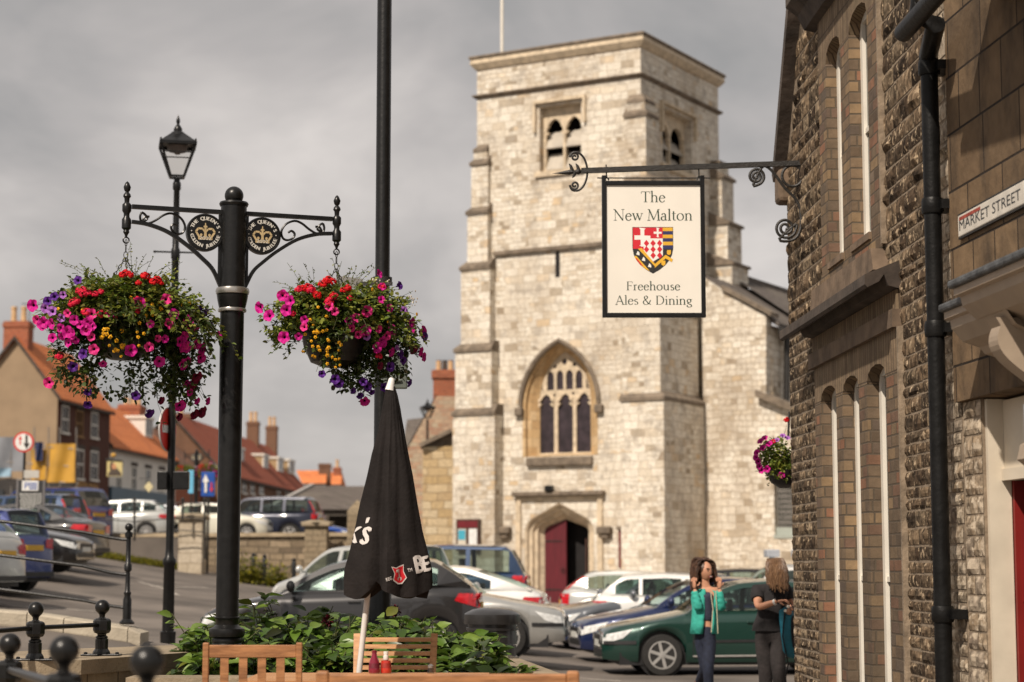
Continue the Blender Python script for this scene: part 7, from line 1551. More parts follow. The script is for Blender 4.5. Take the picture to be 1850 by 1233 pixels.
# low market hall with a slate roof
Y = 95; a, b = P(485, 1015, Y), P(800, 1015, Y); t = thing('market_hall', 'low open market hall with wide slate roof behind the parked cars', 'hall', (a.x, Y, 0)); w_ = b.x-a.x
zr_, ze = P(600, 873, Y).z, P(600, 914, Y).z; hx = P(548, 1015, Y).x-a.x
m = MB(); m.add([(0,-.5,ze-.2),(w_,-.5,ze-.2),(w_,4,zr_),(hx,4,zr_),(w_,9,ze-.2),(0,9,ze-.2)], [(0,1,2,3),(3,2,4,5),(0,3,5),(1,4,2),(0,1,4,5)]); m.build('roof', M_SLATE, t)
m = MB(); m.box((0.2,-.3,ze-.5),(w_,-.1,ze-.2)); m.box((.5,3,2.4),(w_,3.3,ze-.2)); m.build('wall', pm('dark_hall_wall', (.07,.06,.05), .9, .3, 2), t); m = MB(); m.beam((0,-.5,ze-.12),(hx,4,zr_+.06),.25,.14); m.build('hip_flashing', pm('lead_grey', (.34,.32,.30), .6, .1, 4), t)
for i in range(7): m = MB(); m.box((.4+i*1.2,-.3,2.4),(.55+i*1.2,-.12,ze-.5)); m.build('post', M_CORD, t)
# rubble gable and yellow stone wall beside the church
Y = 92; pp = lambda px, py: (P(px, 1015, Y).x, P(px, py, Y).z)
rb = thing('rubble_gable', 'pink rubble stone gable with red brick chimney left of the church', 'house', (P(760,1015,Y).x, Y, 0)); c0 = P(760,1015,Y).x
pts = [pp(727,1000), pp(727,826), pp(787,716), pp(826,716), pp(826,1000)]
M_RUB = masonry('pink_rubble', [(.42,.24,.15),(.54,.36,.24),(.50,.42,.30),(.40,.20,.13)], (.40,.31,.22), .42, .18, .02, .05, .9, (.3,.2,.14), .4)
m = MB(); m.prism([(x-c0, z) for x, z in pts], 0, .5, LX); m.build('wall', M_RUB, rb)
m = MB(); r0, r1 = pp(760,745), pp(700,745); e0 = pp(727,828); m.add([(pp(727,0)[0]-c0-.1,.0,e0[1]),(pp(787,0)[0]-c0,0,pp(0,716)[1]+.1),(pp(787,0)[0]-c0,14,pp(0,716)[1]+.1),(pp(727,0)[0]-c0-.1,14,e0[1]),(pp(640,0)[0]-c0,6,e0[1]),(pp(690,0)[0]-c0,9,pp(0,716)[1]-.6)], [(0,1,2,3)]); m.build('roof', M_SLATE, rb)
xa_, xb_ = pp(724,0)[0]-c0, pp(762,0)[0]-c0; m = MB(); m.add([(xa_+.1,3,pp(0,750)[1]),(xb_,3,pp(0,746)[1]),(xb_,1,pp(0,822)[1]),(xa_-.1,1,pp(0,822)[1])], [(0,1,2,3)]); m.build('rear_roof', M_SLATE, rb)
x0, x1 = pp(781,0)[0]-c0, pp(822,0)[0]-c0; m = MB(); m.box((x0,.1,pp(0,742)[1]),(x1,1.3,pp(0,668)[1])); m.box((x0-.08,.02,pp(0,683)[1]),(x1+.08,1.38,pp(0,669)[1])); ch = m.build('chimney', M_HBR3, rb)
for q0 in (790, 801, 812): m = MB(); x = pp(q0,0)[0]-c0; m.lathe([(.13,pp(0,668)[1]),(.12,pp(0,650)[1]),(.15,pp(0,649)[1])], (x,.7,0), 10); m.build('chimney_pot', M_POT if q0 != 801 else M_CORD, ch)
Y = 69.5; yw = thing('yellow_stone_wall', 'yellow coursed stone pier wall abutting the left side of the church', 'wall', (P(790,1015,Y).x, Y, 0)); c0 = P(790,1015,Y).x
pts = [pp(763,1020), pp(763,808), pp(817,806), pp(817,1020)]; M_YEL = masonry('yellow_stone', [(.46,.33,.17),(.55,.42,.25),(.60,.50,.34),(.42,.29,.15)], (.30,.22,.13), .75, .3, .016, .03, .8, (.4,.33,.24), .4)
m = MB(); m.prism([(P(x_,1015,Y).x-c0, P(0,y_,Y).z) for x_, y_ in ((763,1040),(763,808),(819,806),(819,1040))], 0, 1.2, LX); m.build('wall', M_YEL, yw)
m = MB(); A_, B_ = P(758,806,Y), P(816,778,Y); m.beam((A_.x-c0,.4,A_.z),(B_.x-c0,.4,B_.z),1.3,.14); m.prism([(A_.x-c0+.1,A_.z-.05),(B_.x-c0,A_.z-.1),(B_.x-c0,B_.z-.08)], .1, .9, LX); m.build('coping', M_GRIM, yw)
# ---------------------------------------------------------------- scaffold with yellow sheets
Y = 106; sc_t = thing('scaffold', 'tubular scaffold with yellow debris sheets in front of the tan gable', 'scaffold', (P(60,1015,Y).x, Y, 0))
m = MB()
for px in (20, 62, 88, 108, 138):
    for dy in (0, 1.3): m.tube([P(px, 965, Y+dy), P(px, 772 if px != 20 else 800, Y+dy)], .035, 6)
for py in (806, 838, 868): m.tube([P(-30, py-6, Y), P(142, py+6, Y)], .035, 6)
pw(m, 'tubes', pm('scaffold_tube', (.22,.20,.18), .5, .2, 4, metal=.3), sc_t)
def sheet2(x0, y0, x1, y1, mat, nm, dy=0):
    m = MB(); nx_, nz_ = 10, 6; V = []
    for j in range(nz_+1):
        for i in range(nx_+1): u, v = i/nx_, j/nz_; p = P(x0+(x1-x0)*u, y0+(y1-y0)*v, Y+dy-.08); V.append((p.x, p.y+.10*math.sin(u*9+v*3), p.z))
    m.add(V, [(j*(nx_+1)+i, j*(nx_+1)+i+1, (j+1)*(nx_+1)+i+1, (j+1)*(nx_+1)+i) for j in range(nz_) for i in range(nx_)]); pw(m, nm, mat, sc_t)
sheet2(84, 802, 136, 872, pm('yellow_sheeting', (.46,.25,.03), .6, .18, 1.2), 'yellow_sheet'); sheet2(56, 812, 84, 868, MATS['yellow_sheeting'], 'yellow_sheet'); sheet2(63, 799, 78, 833, pm('blue_banner', (.03,.04,.10), .6, .15, 2), 'blue_banner', -.2)
sheet2(-30, 790, 46, 852, pm('blue_grey_sheeting', (.20,.21,.23), .7, .1, 1), 'grey_sheet'); sheet2(-30, 846, 20, 862, pm('pale_blue_roof', (.18,.28,.36), .5, .15, 1), 'blue_canopy', -.3)
sf_ = thing('shopfront_row', 'dark shopfronts under the scaffold at the left edge', 'shopfront', (P(40,1015,109).x, 109, 0)); m = MB(); a, b = P(-40,866,109), P(132,866,109); m.box((a.x,109,2.5),(b.x,109.5,a.z)); pw(m, 'wall', pm('dark_shopfront', (.03,.026,.024), .6, .3, 2), sf_)
for i in range(4): m = MB(); x = a.x+.6+i*1.3; m.box((x,108.9,3.0),(x+.9,108.98,a.z-.6)); pw(m, 'shop_window', M_WIN, sf_)
# ---------------------------------------------------------------- signs
def disc_at(m, px, py, Y, r, mi, lay, n=28): c = P(px, py, Y-.002*lay); m.add([(c.x+r*math.cos(2*PI*i/n), c.y-.03, c.z+r*math.sin(2*PI*i/n)) for i in range(n)], [tuple(range(n))], mi)
Y = 50; M_SIGR = pm('sign_red', (.60,.03,.02), .45, .06, 5); M_SIGW = pm('sign_white', (.72,.71,.68), .45, .04, 5); M_SIGB = pm('sign_blue', (.01,.07,.33), .45, .06, 5)
st_ = thing('priority_sign', 'round red-ringed give-priority sign with two arrows at far left', 'traffic sign', (P(42,1015,Y).x, Y, gz(P(42,0,Y).x, Y)))
m = MB(); c = P(42, 870, Y); m.tube([(c.x, Y+.05, gz(c.x, Y)), (c.x, Y+.05, P(42,790,Y).z)], .035, 8); pw(m, 'post', M_BLACK, st_)
m = MB(); c = P(43, 799, Y); s_ = Y/F_PX; r_ = 18.5*s_; m.lathe([(.001,-.02),(r_,-.02),(r_,.0),(.001,.0)], c, 30, axis=(0,1,0)); disc_at(m, 43, 799, Y, r_*.82, 1, 1)
def arrow(m, px, y0, y1, w, mi, Yy):
    d = 1 if y1 > y0 else -1; h = abs(y1-y0); q_ = lambda x, y: P(px+x, y, Yy-.035)
    m.add([q_(-w*.35,y0),(q_(w*.35,y0)),q_(w*.35,y1-d*h*.42),q_(w,y1-d*h*.42),q_(0,y1),q_(-w,y1-d*h*.42),q_(-w*.35,y1-d*h*.42)], [tuple(range(7))], mi)
arrow(m, 36.5, 804, 787, 3.4, 0, Y); arrow(m, 48, 786, 812, 6, 2, Y); pw(m, 'disc', [M_SIGR, M_SIGW, M_IRON], st_, 'raw')
m = MB(); a, b = P(43,864,Y-.06), P(71,850,Y-.06); m.box((a.x,a.y-.02,a.z),(b.x,b.y,b.z)); pw(m, 'plate', pm('grey_plate', (.48,.46,.42), .5, .1, 6), st_, False)
ib = thing('information_board', 'black parking information board with white panel and lines of text', 'sign', (P(55,1015,48).x, 48, 1.3)); Y = 48
a, b = P(31,934,Y), P(79,868,Y); m = MB(); m.box((a.x,Y,a.z),(b.x,Y+.06,b.z)); 
pw(m, 'board', pm('board_black', (.03,.03,.032), .5, .15, 6), ib, False); m = MB()
for px in (31, 79): c = P(px, 900, Y); m.tube([(c.x,Y+.02,1.0),(c.x,Y+.02,b.z)], .03, 8)
pw(m, 'post', pm('grey_post', (.18,.17,.17), .5, .1, 6), ib); m = MB(); a, b = P(40,887,Y), P(70,869,Y); m.box((a.x,Y-.03,a.z),(b.x,Y-.001,b.z)); pw(m, 'panel', M_SIGW, ib, False)
m = MB(); c = P(45,884,Y); puttext(m, 'P', lambda x, z: (x, Y-.035, z), c.x, c.z, .1, .16); 
for i in range(3): a = P(53, 874+i*4.5, Y); m.box((a.x,Y-.036,a.z-.015),(a.x+.2,Y-.0305,a.z+.015))
pw(m, 'panel_text', M_SIGB, ib, False); m = MB(); q = random.Random(8)
for i in range(9):
    y = 893+i*4.2; x = 35+q.uniform(0,3)
    while x < 73: w_ = q.uniform(2,6); a, b = P(x,y+1.1,Y), P(min(x+w_,75),y-1.1,Y); m.box((a.x,Y-.01,a.z),(b.x,Y-.001,b.z)); x += w_+1.2
o = pw(m, 'small_text', pm('board_text', (.55,.55,.52), .6, .1, 6), ib, False); o['kind'] = 'stuff'
# blue one-way priority sign and pale blue sign
Y = 60; bs = thing('blue_road_sign', 'blue rectangular sign with white up arrow and small red arrow', 'traffic sign', (P(376,1015,Y).x, Y, 1.5)); a, b = P(363,897,Y), P(388,853,Y)
m = MB(); m.box((a.x,Y,a.z),(b.x,Y+.04,b.z), bev=.01); pw(m, 'plate', M_SIGB, bs, False); m = MB(); arrow(m, 371.5, 890, 857, 6, 0, Y); pw(m, 'arrow', M_SIGW, bs, 'raw'); m = MB(); arrow(m, 382, 872, 890, 3.4, 0, Y); pw(m, 'small_arrow', M_SIGR, bs, 'raw')
c = P(376,900,Y); m = MB(); m.tube([(c.x,Y+.06,gz(c.x,Y)),(c.x,Y+.06,b.z)], .04, 8); pw(m, 'post', M_IRON, bs)
p0 = P(345,890,64); m = MB(); a, b = P(340,892,64), P(350,850,64); m.box((a.x,64,a.z),(b.x,64.04,b.z), bev=.01); lb_ = thing('pale_blue_sign', 'narrow pale blue sign beside the distant basket post', 'sign', (p0.x,64,1.5)); pw(m, 'plate', pm('pale_blue', (.13,.42,.62), .45, .1, 5), lb_, False); m = MB(); m.tube([(p0.x,64.06,1.5),(p0.x,64.06,b.z)], .03, 6); pw(m, 'post', M_IRON, lb_)
p0 = P(269,880,118); m = MB(); s_ = 118/F_PX; m.prism([(-8*s_,0),(0,-10*s_),(8*s_,0),(0,10*s_)], -.06, .0, lambda x, z, h: (p0.x+x, 118+h, p0.z+z)); lt_ = thing('diamond_sign', 'cream diamond-shaped sign hanging on the white house', 'sign', p0); pw(m, 'plate', pm('cream_sign', (.66,.58,.34), .5, .1, 2), lt_, False); m = MB(); m.beam((p0.x-.6,118,p0.z+.5),(p0.x+.1,118,p0.z+.5),.04,.04); pw(m, 'bracket', M_IRON, lt_)
# inn sign
Y = 108; isg = thing('inn_sign', 'hanging inn sign with gold ornament and painted half-figure on a yellow ground', 'pub sign', P(207,845,Y)); a, b = P(193,861,Y), P(221,831,Y)
m = MB(); m.box((a.x,Y,a.z),(b.x,Y+.08,b.z)); pw(m, 'board', pm('inn_sign_yellow', (.60,.50,.22), .5, .15, 2), isg, False)
m = MB(); q_ = lambda x, y, l=0: P(x, y, Y-.01-.004*l); m.add([q_(195,860),q_(219,860),q_(219,855),q_(213,848),q_(210,845),q_(203,845),q_(199,850),q_(195,856)], [tuple(range(8))]); m.add([q_(198,849,1),q_(198,838,1),q_(203,834,1),q_(206,838,1),q_(203,846,1)], [tuple(range(5))]); pw(m, 'figure', pm('sign_dark_figure', (.07,.05,.035), .6, .2, 2), isg, 'raw')
m = MB(); m.add([q_(206+4.2*math.cos(t*PI/5), 843-5.5*math.sin(t*PI/5), 2) for t in range(10)], [tuple(range(10))]); pw(m, 'face', pm('sign_face', (.50,.24,.12), .6, .15, 2), isg, 'raw')
m = MB(); m.beam(P(192,831,Y), P(222,833,Y), .08, .09); m.beam(P(190,829,Y), P(205,829,Y), .05, .05); pw(m, 'frame', M_IRON, isg); m = MB(); m.ball(P(205,823,Y), .16, 10, sc=(1,1,.8)); pw(m, 'ornament', pm('gilt2', (.55,.30,.04), .4, .1, 5), isg)
# ---------------------------------------------------------------- street lamps
def lantern(t, cx, cy, zb, hgt, w, glow=False):
    """four-sided tapering lantern; zb base of the glass, hgt total"""
    g = hgt*.50; m = MB(); wt = w/2; wb_ = w*.19
    fr = [(-1,-1),(1,-1),(1,1),(-1,1)]; rot = R(12); c_, s_ = math.cos(rot), math.sin(rot)
    q = lambda a, b, r_, z: (cx+(a*c_-b*s_)*r_, cy+(a*s_+b*c_)*r_, z)
    for a, b in fr: m.beam(q(a,b,wb_,zb), q(a,b,wt,zb+g), w*.05, w*.05)
    for i in range(4):
        a, b = fr[i], fr[(i+1)%4]; m.beam(q(*a,wb_,zb), q(*b,wb_,zb), w*.06, w*.06); m.beam(q(*a,wt,zb+g), q(*b,wt,zb+g), w*.07, w*.08)
        m.beam(q(*a,wb_+(wt-wb_)*.72,zb+g*.72), q(*b,wb_+(wt-wb_)*.72,zb+g*.72), w*.03, w*.03)
    for a, b in fr: m.beam(q(a,b,wt,zb+g), q(a,b,wt,zb+g+w*.12), w*.05, w*.05)
    m.build('lantern_frame', M_BLACK, t)
    m = MB(); V = [q(a,b,wb_,zb) for a, b in fr]+[q(a,b,wt*.97,zb+g) for a, b in fr]; m.add(V, [(0,1,5,4),(1,2,6,5),(2,3,7,6),(3,0,4,7)]); m.build('lantern_glass', glassmat('lantern_glass', (.98,.97,.95), .93), t)
    m = MB(); V = [q(a,b,wt*1.08,zb+g+.01) for a, b in fr]+[q(a,b,wt*.42,zb+g+hgt*.17) for a, b in fr]; m.add(V, [(0,1,5,4),(1,2,6,5),(2,3,7,6),(3,0,4,7),(4,5,6,7),(0,1,2,3)])
    z = zb+g+hgt*.17; m.lathe([(wt*.48,z-.01),(wt*.40,z+.03*hgt),(wt*.24,z+.06*hgt),(wt*.26,z+.09*hgt),(wt*.16,z+.14*hgt),(wt*.07,z+.17*hgt),(wt*.12,z+.21*hgt),(wt*.10,z+.25*hgt),(.004,z+.32*hgt)], (cx,cy,0), 12); m.build('lantern_roof', M_BLACK, t, True)
    m = MB(); m.lathe([(wt*.5,zb+g*.80),(wt*.62,zb+g*.97)], (cx,cy,0), 16); m.lathe([(w*.08,zb+g*.72),(w*.1,zb+g*.80)], (cx,cy,0), 10); m.build('lamp_gear', pm('lamp_gear', (.16,.13,.12), .6, .2, 8), t)
Yl = 25.6; pl_ = P(306, 1015, Yl); lp = thing('street_lamp', 'tall heritage street lamp with four-sided lantern left of the basket post', 'street lamp', (pl_.x, Yl, 0)); Zl = lambda py: P(310, py, Yl).z
g_ = Zl(1160); m = MB(); m.lathe([(.10,g_-.2),(.10,g_+.02),(.105,g_+.13),(.09,g_+.14)], n=18); m.build('base', M_BLACK, lp, True)
m = MB(); m.lathe([(.078,g_+.14),(.072,Zl(1022)),(.085,Zl(1020)),(.09,Zl(1012)),(.06,Zl(1006)),(.052,Zl(990)),(.048,Zl(470)),(.06,Zl(466)),(.06,Zl(452)),(.045,Zl(448)),(.040,Zl(345)),(.055,Zl(342)),(.055,Zl(332)),(.04,Zl(328)),(.045,Zl(322))], n=18); m.build('column', M_BLACK, lp, True)
m = MB(); m.tube([(-.26,-.05,Zl(456)),(.28,.05,Zl(456))], .012, 8); m.ball((-.27,-.05,Zl(456)), .02, 8); m.ball((.29,.05,Zl(456)), .02, 8); m.build('ladder_bar', M_BLACK, lp, True)
lantern(lp, 0, 0, Zl(320), Zl(207)-Zl(320), .46)
# fittings on the lamp column
ns = thing('no_entry_sign', 'red and white no entry disc seen almost edge-on on the lamp column', 'traffic sign', P(303,776,Yl)); cN = P(303, 776, Yl); rN = 40*Yl/F_PX
an = R(78); ux = Vector((math.cos(an), math.sin(an), 0)); nn = Vector((math.sin(an), -math.cos(an), 0)); nn = -nn if nn.y > 0 else nn
m = MB(); m.lathe([(.001,-.012),(rN,-.012),(rN,.006),(.001,.006)], cN, 36, axis=nn); pw(m, 'disc', pm('sign_edge_grey', (.5,.48,.46), .4, .08, 6), ns)
m = MB(); m.add([cN+nn*.009+ux*rN*.96*math.cos(t/36*2*PI)+Vector((0,0,1))*rN*.96*math.sin(t/36*2*PI) for t in range(36)], [tuple(range(36))]); pw(m, 'red_face', M_SIGR, ns, 'raw')
m = MB(); m.add([cN+nn*.012+ux*(a*rN*.72)+Vector((0,0,b*rN*.17)) for a, b in ((-1,-1),(1,-1),(1,1),(-1,1))], [(0,1,2,3)]); pw(m, 'white_bar', M_SIGW, ns, 'raw')
m = MB(); m.tube([P(315,745,Yl+.05),P(312,852,Yl+.05)], .022, 8); m.beam(P(303,776,Yl),P(315,776,Yl+.04),.03,.03); m.beam(P(306,840,Yl+.04),P(315,840,Yl+.05),.03,.03); pw(m, 'sign_post', pm('galvanised', (.30,.28,.27), .4, .1, 8, metal=.5), ns)
for i, (x0, x1, lb) in enumerate(((284,303,'left black box strapped to the lamp column'), (313,342,'right black box strapped to the lamp column'))):
    a, b = P(x0,885,Yl-.12), P(x1,852,Yl-.12); m = MB(); m.box((a.x,a.y-.04,a.z),(b.x,a.y+.06,b.z), bev=.01); t = thing('sign_box', lb, 'sign box', (a.x, a.y, a.z), 0, 'black boxes on the lamp column'); pw(m, 'case', M_BLACK, t, False); m = MB(); m.beam((a.x+.02 if i else b.x-.02, a.y+.05, (a.z+b.z)/2),(pl_.x, Yl, (a.z+b.z)/2),.03,.05); pw(m, 'strap', M_IRON, t)
Yk = 80; pk = P(771, 1015, Yk); lk = thing('street_lamp', 'distant street lamp with glass lantern against the pink stone gable', 'street lamp', (pk.x, Yk, 0)); Zk = lambda py: P(771, py, Yk).z
m = MB(); m.lathe([(.09,0),(.06,2.5),(.045,Zk(758))], n=10); m.build('column', M_BLACK, lk, True); lantern(lk, 0, 0, Zk(755), Zk(720)-Zk(755), .55)
# distant basket post : copies of the post and both baskets
gp = P(352, 1015, 88); A2_ = R(-38); j2 = dup(jub); j2['label'] = 'distant basket post with two arms among the parked cars'; j2.location = (gp.x, 88, 1.35+.9); j2.rotation_euler = (0,0,A2_)
bks = [o for o in list(SC.collection.objects) if o.parent is None and o.name.startswith('hanging_basket')]
for o, s2, lb in zip(bks[:2], (-1, 1), ('small distant basket left of the far basket post', 'small distant basket right of the far basket post')):
    c = dup(o); c['label'] = lb; c['group'] = 'flower baskets on the distant post'; c.rotation_euler = (0,0,A2_); c.location = (gp.x+s2*ARMX*math.cos(A2_), 88+s2*ARMX*math.sin(A2_), o.location.z+1.35+.9)
# basket on the pub corner
t = thing('hanging_basket', 'flower basket on the far corner of the stone pub with pink and lilac flowers', 'hanging basket', P(1412, 840, 18.6)); rg = random.Random(9); Yb = 18.6; s_ = Yb/F_PX
m = MB(); c = P(1417, 850, Yb); m.lathe([(.05,-.17),(.13,-.12),(.17,0),(.15,0)], c, 18); pw(m, 'bowl', MATS['basket_plastic'], t)
ml, ms = MB(), MB()
for i in range(110):
    a = rg.uniform(0, 2*PI); el = rg.uniform(-.7, 1.2); d0 = Vector((math.cos(a)*math.cos(el), math.sin(a)*math.cos(el), math.sin(el))); sprig(ms, ml, c+d0*.05, d0, rg.uniform(.10,.22), .6, 14, .022, .035, rg)
c2 = P(1400, 824, Yb)
for i in range(900):
    v = Vector((rg.gauss(0,1), rg.gauss(0,1), rg.gauss(0,1))).normalized()*rg.uniform(.5,1); p = c2+Vector((v.x*.17, v.y*.15, v.z*.17))
    if p.z < c.z-.02 and (p-c).length < .15: continue
    leaf(ml, p, v+Vector((rg.gauss(0,.8), rg.gauss(0,.8), rg.gauss(0,.8))), Vector((0,-.6,1)), .035*rg.uniform(.6,1.3), .026*rg.uniform(.6,1.3))
pw(ms, 'stems', M_STEM, t); o = pw(ml, 'foliage', M_LEAF, t, 'raw'); o['kind'] = 'stuff'
for kind, px, py in [('mag',x,y) for x,y in ((1376,800),(1380,812),(1370,820),(1383,795),(1372,835),(1378,850),(1391,805),(1412,858),(1374,843))]+[('lil',1404,798),('lil',1414,791),('lil',1422,795),('red',1421,760),('cor',1398,798),('mag',1388,848),('mag',1368,828)]:
    q_ = P(px, py, Yb-.14); place(kind, t, q_-t.location, Vector((q_.x-c.x, -.3, q_.z-c.z)), .8, rg)
m = MB(); m.tube([P(1424,790,Yb), P(1426,745,Yb), P(1436,745,Yb)], .012, 6); m.tube([c+Vector((.1,0,.0)), P(1424,760,Yb), c+Vector((-.1,0,.0))], .004, 5); pw(m, 'bracket', M_IRON, t)
# ---------------------------------------------------------------- people
M_SKIN = pm('skin', (.50,.25,.155), .55, .08, 12, spec=.35)
def skin(nodes, edges, root, sub=2):
    """one smooth limb system grown from connected joints; returns vertices and faces"""
    names = list(nodes); idx = {n: i for i, n in enumerate(names)}; me = bpy.data.meshes.new('sk'); me.from_pydata([nodes[n][0] for n in names], [(idx[a], idx[b]) for a, b in edges], []); me.update()
    o = bpy.data.objects.new('sk', me); SC.collection.objects.link(o); o.modifiers.new('s', 'SKIN')
    if not me.skin_vertices:
        bm = bmesh.new(); bm.from_mesh(me); bm.verts.layers.skin.verify(); bm.to_mesh(me); bm.free()
    for n, sv in zip(names, me.skin_vertices[0].data):
        r = nodes[n][1]; sv.radius = r if isinstance(r, tuple) else (r, r); sv.use_root = (n == root)
    s = o.modifiers.new('u', 'SUBSURF'); s.levels = sub; s.render_levels = sub
    dg = bpy.context.evaluated_depsgraph_get(); m2 = bpy.data.meshes.new_from_object(o.evaluated_get(dg)); vs = [tuple(v.co) for v in m2.vertices]; fs = [tuple(p.vertices) for p in m2.polygons]
    bpy.data.objects.remove(o); bpy.data.meshes.remove(m2); return vs, fs
def headmesh(m, c, fwd, up, s=1., mi=0):
    """head with brow, nose, cheeks and chin; c = centre, fwd = where the face looks"""
    F = Vector(fwd).normalized(); U = (Vector(up)-F*Vector(up).dot(F)).normalized(); Rt = F.cross(U); n1_, n2_ = 18, 14; V = []
    for j in range(n2_+1):
        ph = PI*j/n2_; z = math.cos(ph)
        for i in range(n1_):
            th = 2*PI*i/n1_; x = math.sin(ph)*math.cos(th); y = math.sin(ph)*math.sin(th)
            jw = 1-.30*max(0, -z)**1.3; rx = .096*(1-.10*max(0,-z)) if x > 0 else .100*(1-.25*max(0,-z)); ry = .075*jw
            px_ = x*rx; 
            if x > .8*math.sin(ph) and abs(y) < .3: px_ += .020*math.exp(-((z+.12)/.14)**2)-.004*math.exp(-((z-.12)/.08)**2)
            V.append(Vector(c)+(F*px_+Rt*(y*ry)+U*(z*.118))*s)
    m.add(V, [(j*n1_+i, j*n1_+(i+1)%n1_, (j+1)*n1_+(i+1)%n1_, (j+1)*n1_+i) for j in range(n2_) for i in range(n1_)], mi)
    return F, U, Rt
def face(t, c, F, U, Rt, s=1., smile=True):
    at = lambda x, y, z: Vector(c)+(F*x+Rt*y+U*z)*s
    m = MB()
    for sg in (-1, 1): e = at(.082, sg*.030, .008); m.add([e+Rt*(.015*math.cos(k*PI/4))*s+U*(.0075*math.sin(k*PI/4))*s+F*.009 for k in range(8)], [tuple(range(8))])
    pw(m, 'eyes', pm('eye_dark', (.03,.018,.012), .3, .2, 20), t, 'raw'); m = MB()
    for sg in (-1, 1): m.beam(at(.096, sg*.014, .032), at(.082, sg*.048, .034), .009, .009)
    pw(m, 'eyebrows', pm('brow_brown', (.06,.03,.015), .8, .2, 20), t)
    m = MB(); m.add([at(.0985, .033*math.cos(k*PI/5), -.058+.014*math.sin(k*PI/5)*(1 if k > 5 else .4)) for k in range(10)], [tuple(range(10))]); pw(m, 'mouth', pm('lip', (.42,.10,.09), .45, .1, 20), t, 'raw')
    if smile: m = MB(); m.add([at(.102, .018*math.cos(k*PI/4), -.058+.005*math.sin(k*PI/4)) for k in range(8)], [tuple(range(8))]); pw(m, 'teeth', pm('teeth', (.75,.72,.66), .3, .05, 20), t, 'raw')
    m = MB()
    for sg in (-1, 1): m.ball(at(-.005, sg*.073, -.005), .018*s, 8, sc=(.6,1,1.4))
    pw(m, 'ears', M_SKIN, t, True)
def hand(vs, wrist, dirv, palm_n, curl, s=1.):
    """palm, four fingers of different length and a thumb from the side of the palm"""
    d = Vector(dirv).normalized(); n = Vector(palm_n); n = (n-d*n.dot(d)).normalized(); sd = d.cross(n); w = Vector(wrist)
    def q(a, b, c): return w+(d*a+sd*b+n*c)*s
    out_ = [skin({'w':(w,(.023*s,.019*s)),'a':(q(.03,0,0),(.034*s,.016*s)),'b':(q(.075,0,0),(.038*s,.014*s)),'c':(q(.088,0,0),(.034*s,.011*s))}, [('w','a'),('a','b'),('b','c')], 'w', 1)]
    for k, (b, L) in enumerate(((-.028,.062),(-.010,.072),(.009,.068),(.027,.054))):
        p0 = q(.078, b, 0); a1 = curl*.5; a2 = curl*1.2; a3 = curl*1.7; dd = lambda a: (d*math.cos(a)+n*math.sin(a))
        p1 = p0+dd(a1)*L*.45*s; p2 = p1+dd(a2)*L*.32*s; p3 = p2+dd(a3)*L*.25*s; out_.append(skin({'0':(p0,.0092*s),'1':(p1,.0088*s),'2':(p2,.0078*s),'3':(p3,.006*s)}, [('0','1'),('1','2'),('2','3')], '0', 1))
    p0 = q(.028, -.028, .004); p1 = p0+(d*.5-sd*.75+n*.3).normalized()*.034*s; p2 = p1+(d*.85-sd*.25+n*.4).normalized()*.028*s; out_.append(skin({'0':(p0,.0115*s),'1':(p1,.0098*s),'2':(p2,.0075*s)}, [('0','1'),('1','2')], '0', 1))
    vs.extend(out_)
def strands(m, c, F, U, Rt, n, L, seed, wave=.0, r=.007, front=False, s=1., grav=1., keep=None):
    q = random.Random(seed)
    for i in range(n):
        a = q.uniform(-PI, PI); e = q.uniform(0, 1); 
        v = F*(math.cos(a)*math.cos(e*1.5)*.095)+Rt*(math.sin(a)*math.cos(e*1.5)*.080)+U*(.045+.085*math.sin(e*1.5))
        if not front and math.cos(a) > (.30 if e < .7 else .0) and not (e > .7 and abs(math.sin(a)) > .8): continue
        p = Vector(c)+v*s*1.03; d = (v.normalized()*.6+(Rt*math.copysign(.6, math.sin(a)) if math.cos(a) > 0 and not front else Vector())+(F*.5 if front else -F*.15)).normalized(); pts = [p.copy()]; Ls = L*q.uniform(.8, 1.1); K = 14; ph = q.uniform(0, 6)
        for k in range(K):
            d = (d+Vector((0,0,-.55*grav))).normalized(); p = p+d*Ls/K+Rt*(wave*math.sin(ph+k*1.1))+F*(wave*math.cos(ph+k*1.3))
            rel_ = p-Vector(c); lat = Vector((rel_.x, rel_.y, 0)); 
            if lat.length < .078*s and rel_.z > -.14: p = p+lat.normalized()*(.078*s-lat.length)
            pts.append(p.copy())
        m.tube(pts, [r*1.0]*4+[r*1.25]*6+[r*.9]*4+[r*.3]*(K+1-14), 5)
def loft(m, rings, n=20, gap=None, mi=0, caps=False):
    """rings: (centre, x-vector, y-vector); gap = (a0, a1) part of the turn that is left open at the front"""
    a0, a1 = gap if gap else (0, 2*PI); o = len(m.v); k = n+1 if gap else n
    for c, X, Y in rings:
        for i in range(k):
            a = a0+(a1-a0)*i/n; m.v.append(tuple(Vector(c)+Vector(X)*math.cos(a)+Vector(Y)*math.sin(a)))
    for j in range(len(rings)-1):
        for i in range(k-1 if gap else k): m.f.append((o+j*k+i, o+j*k+(i+1)%k, o+(j+1)*k+(i+1)%k, o+(j+1)*k+i)); m.m.append(mi)
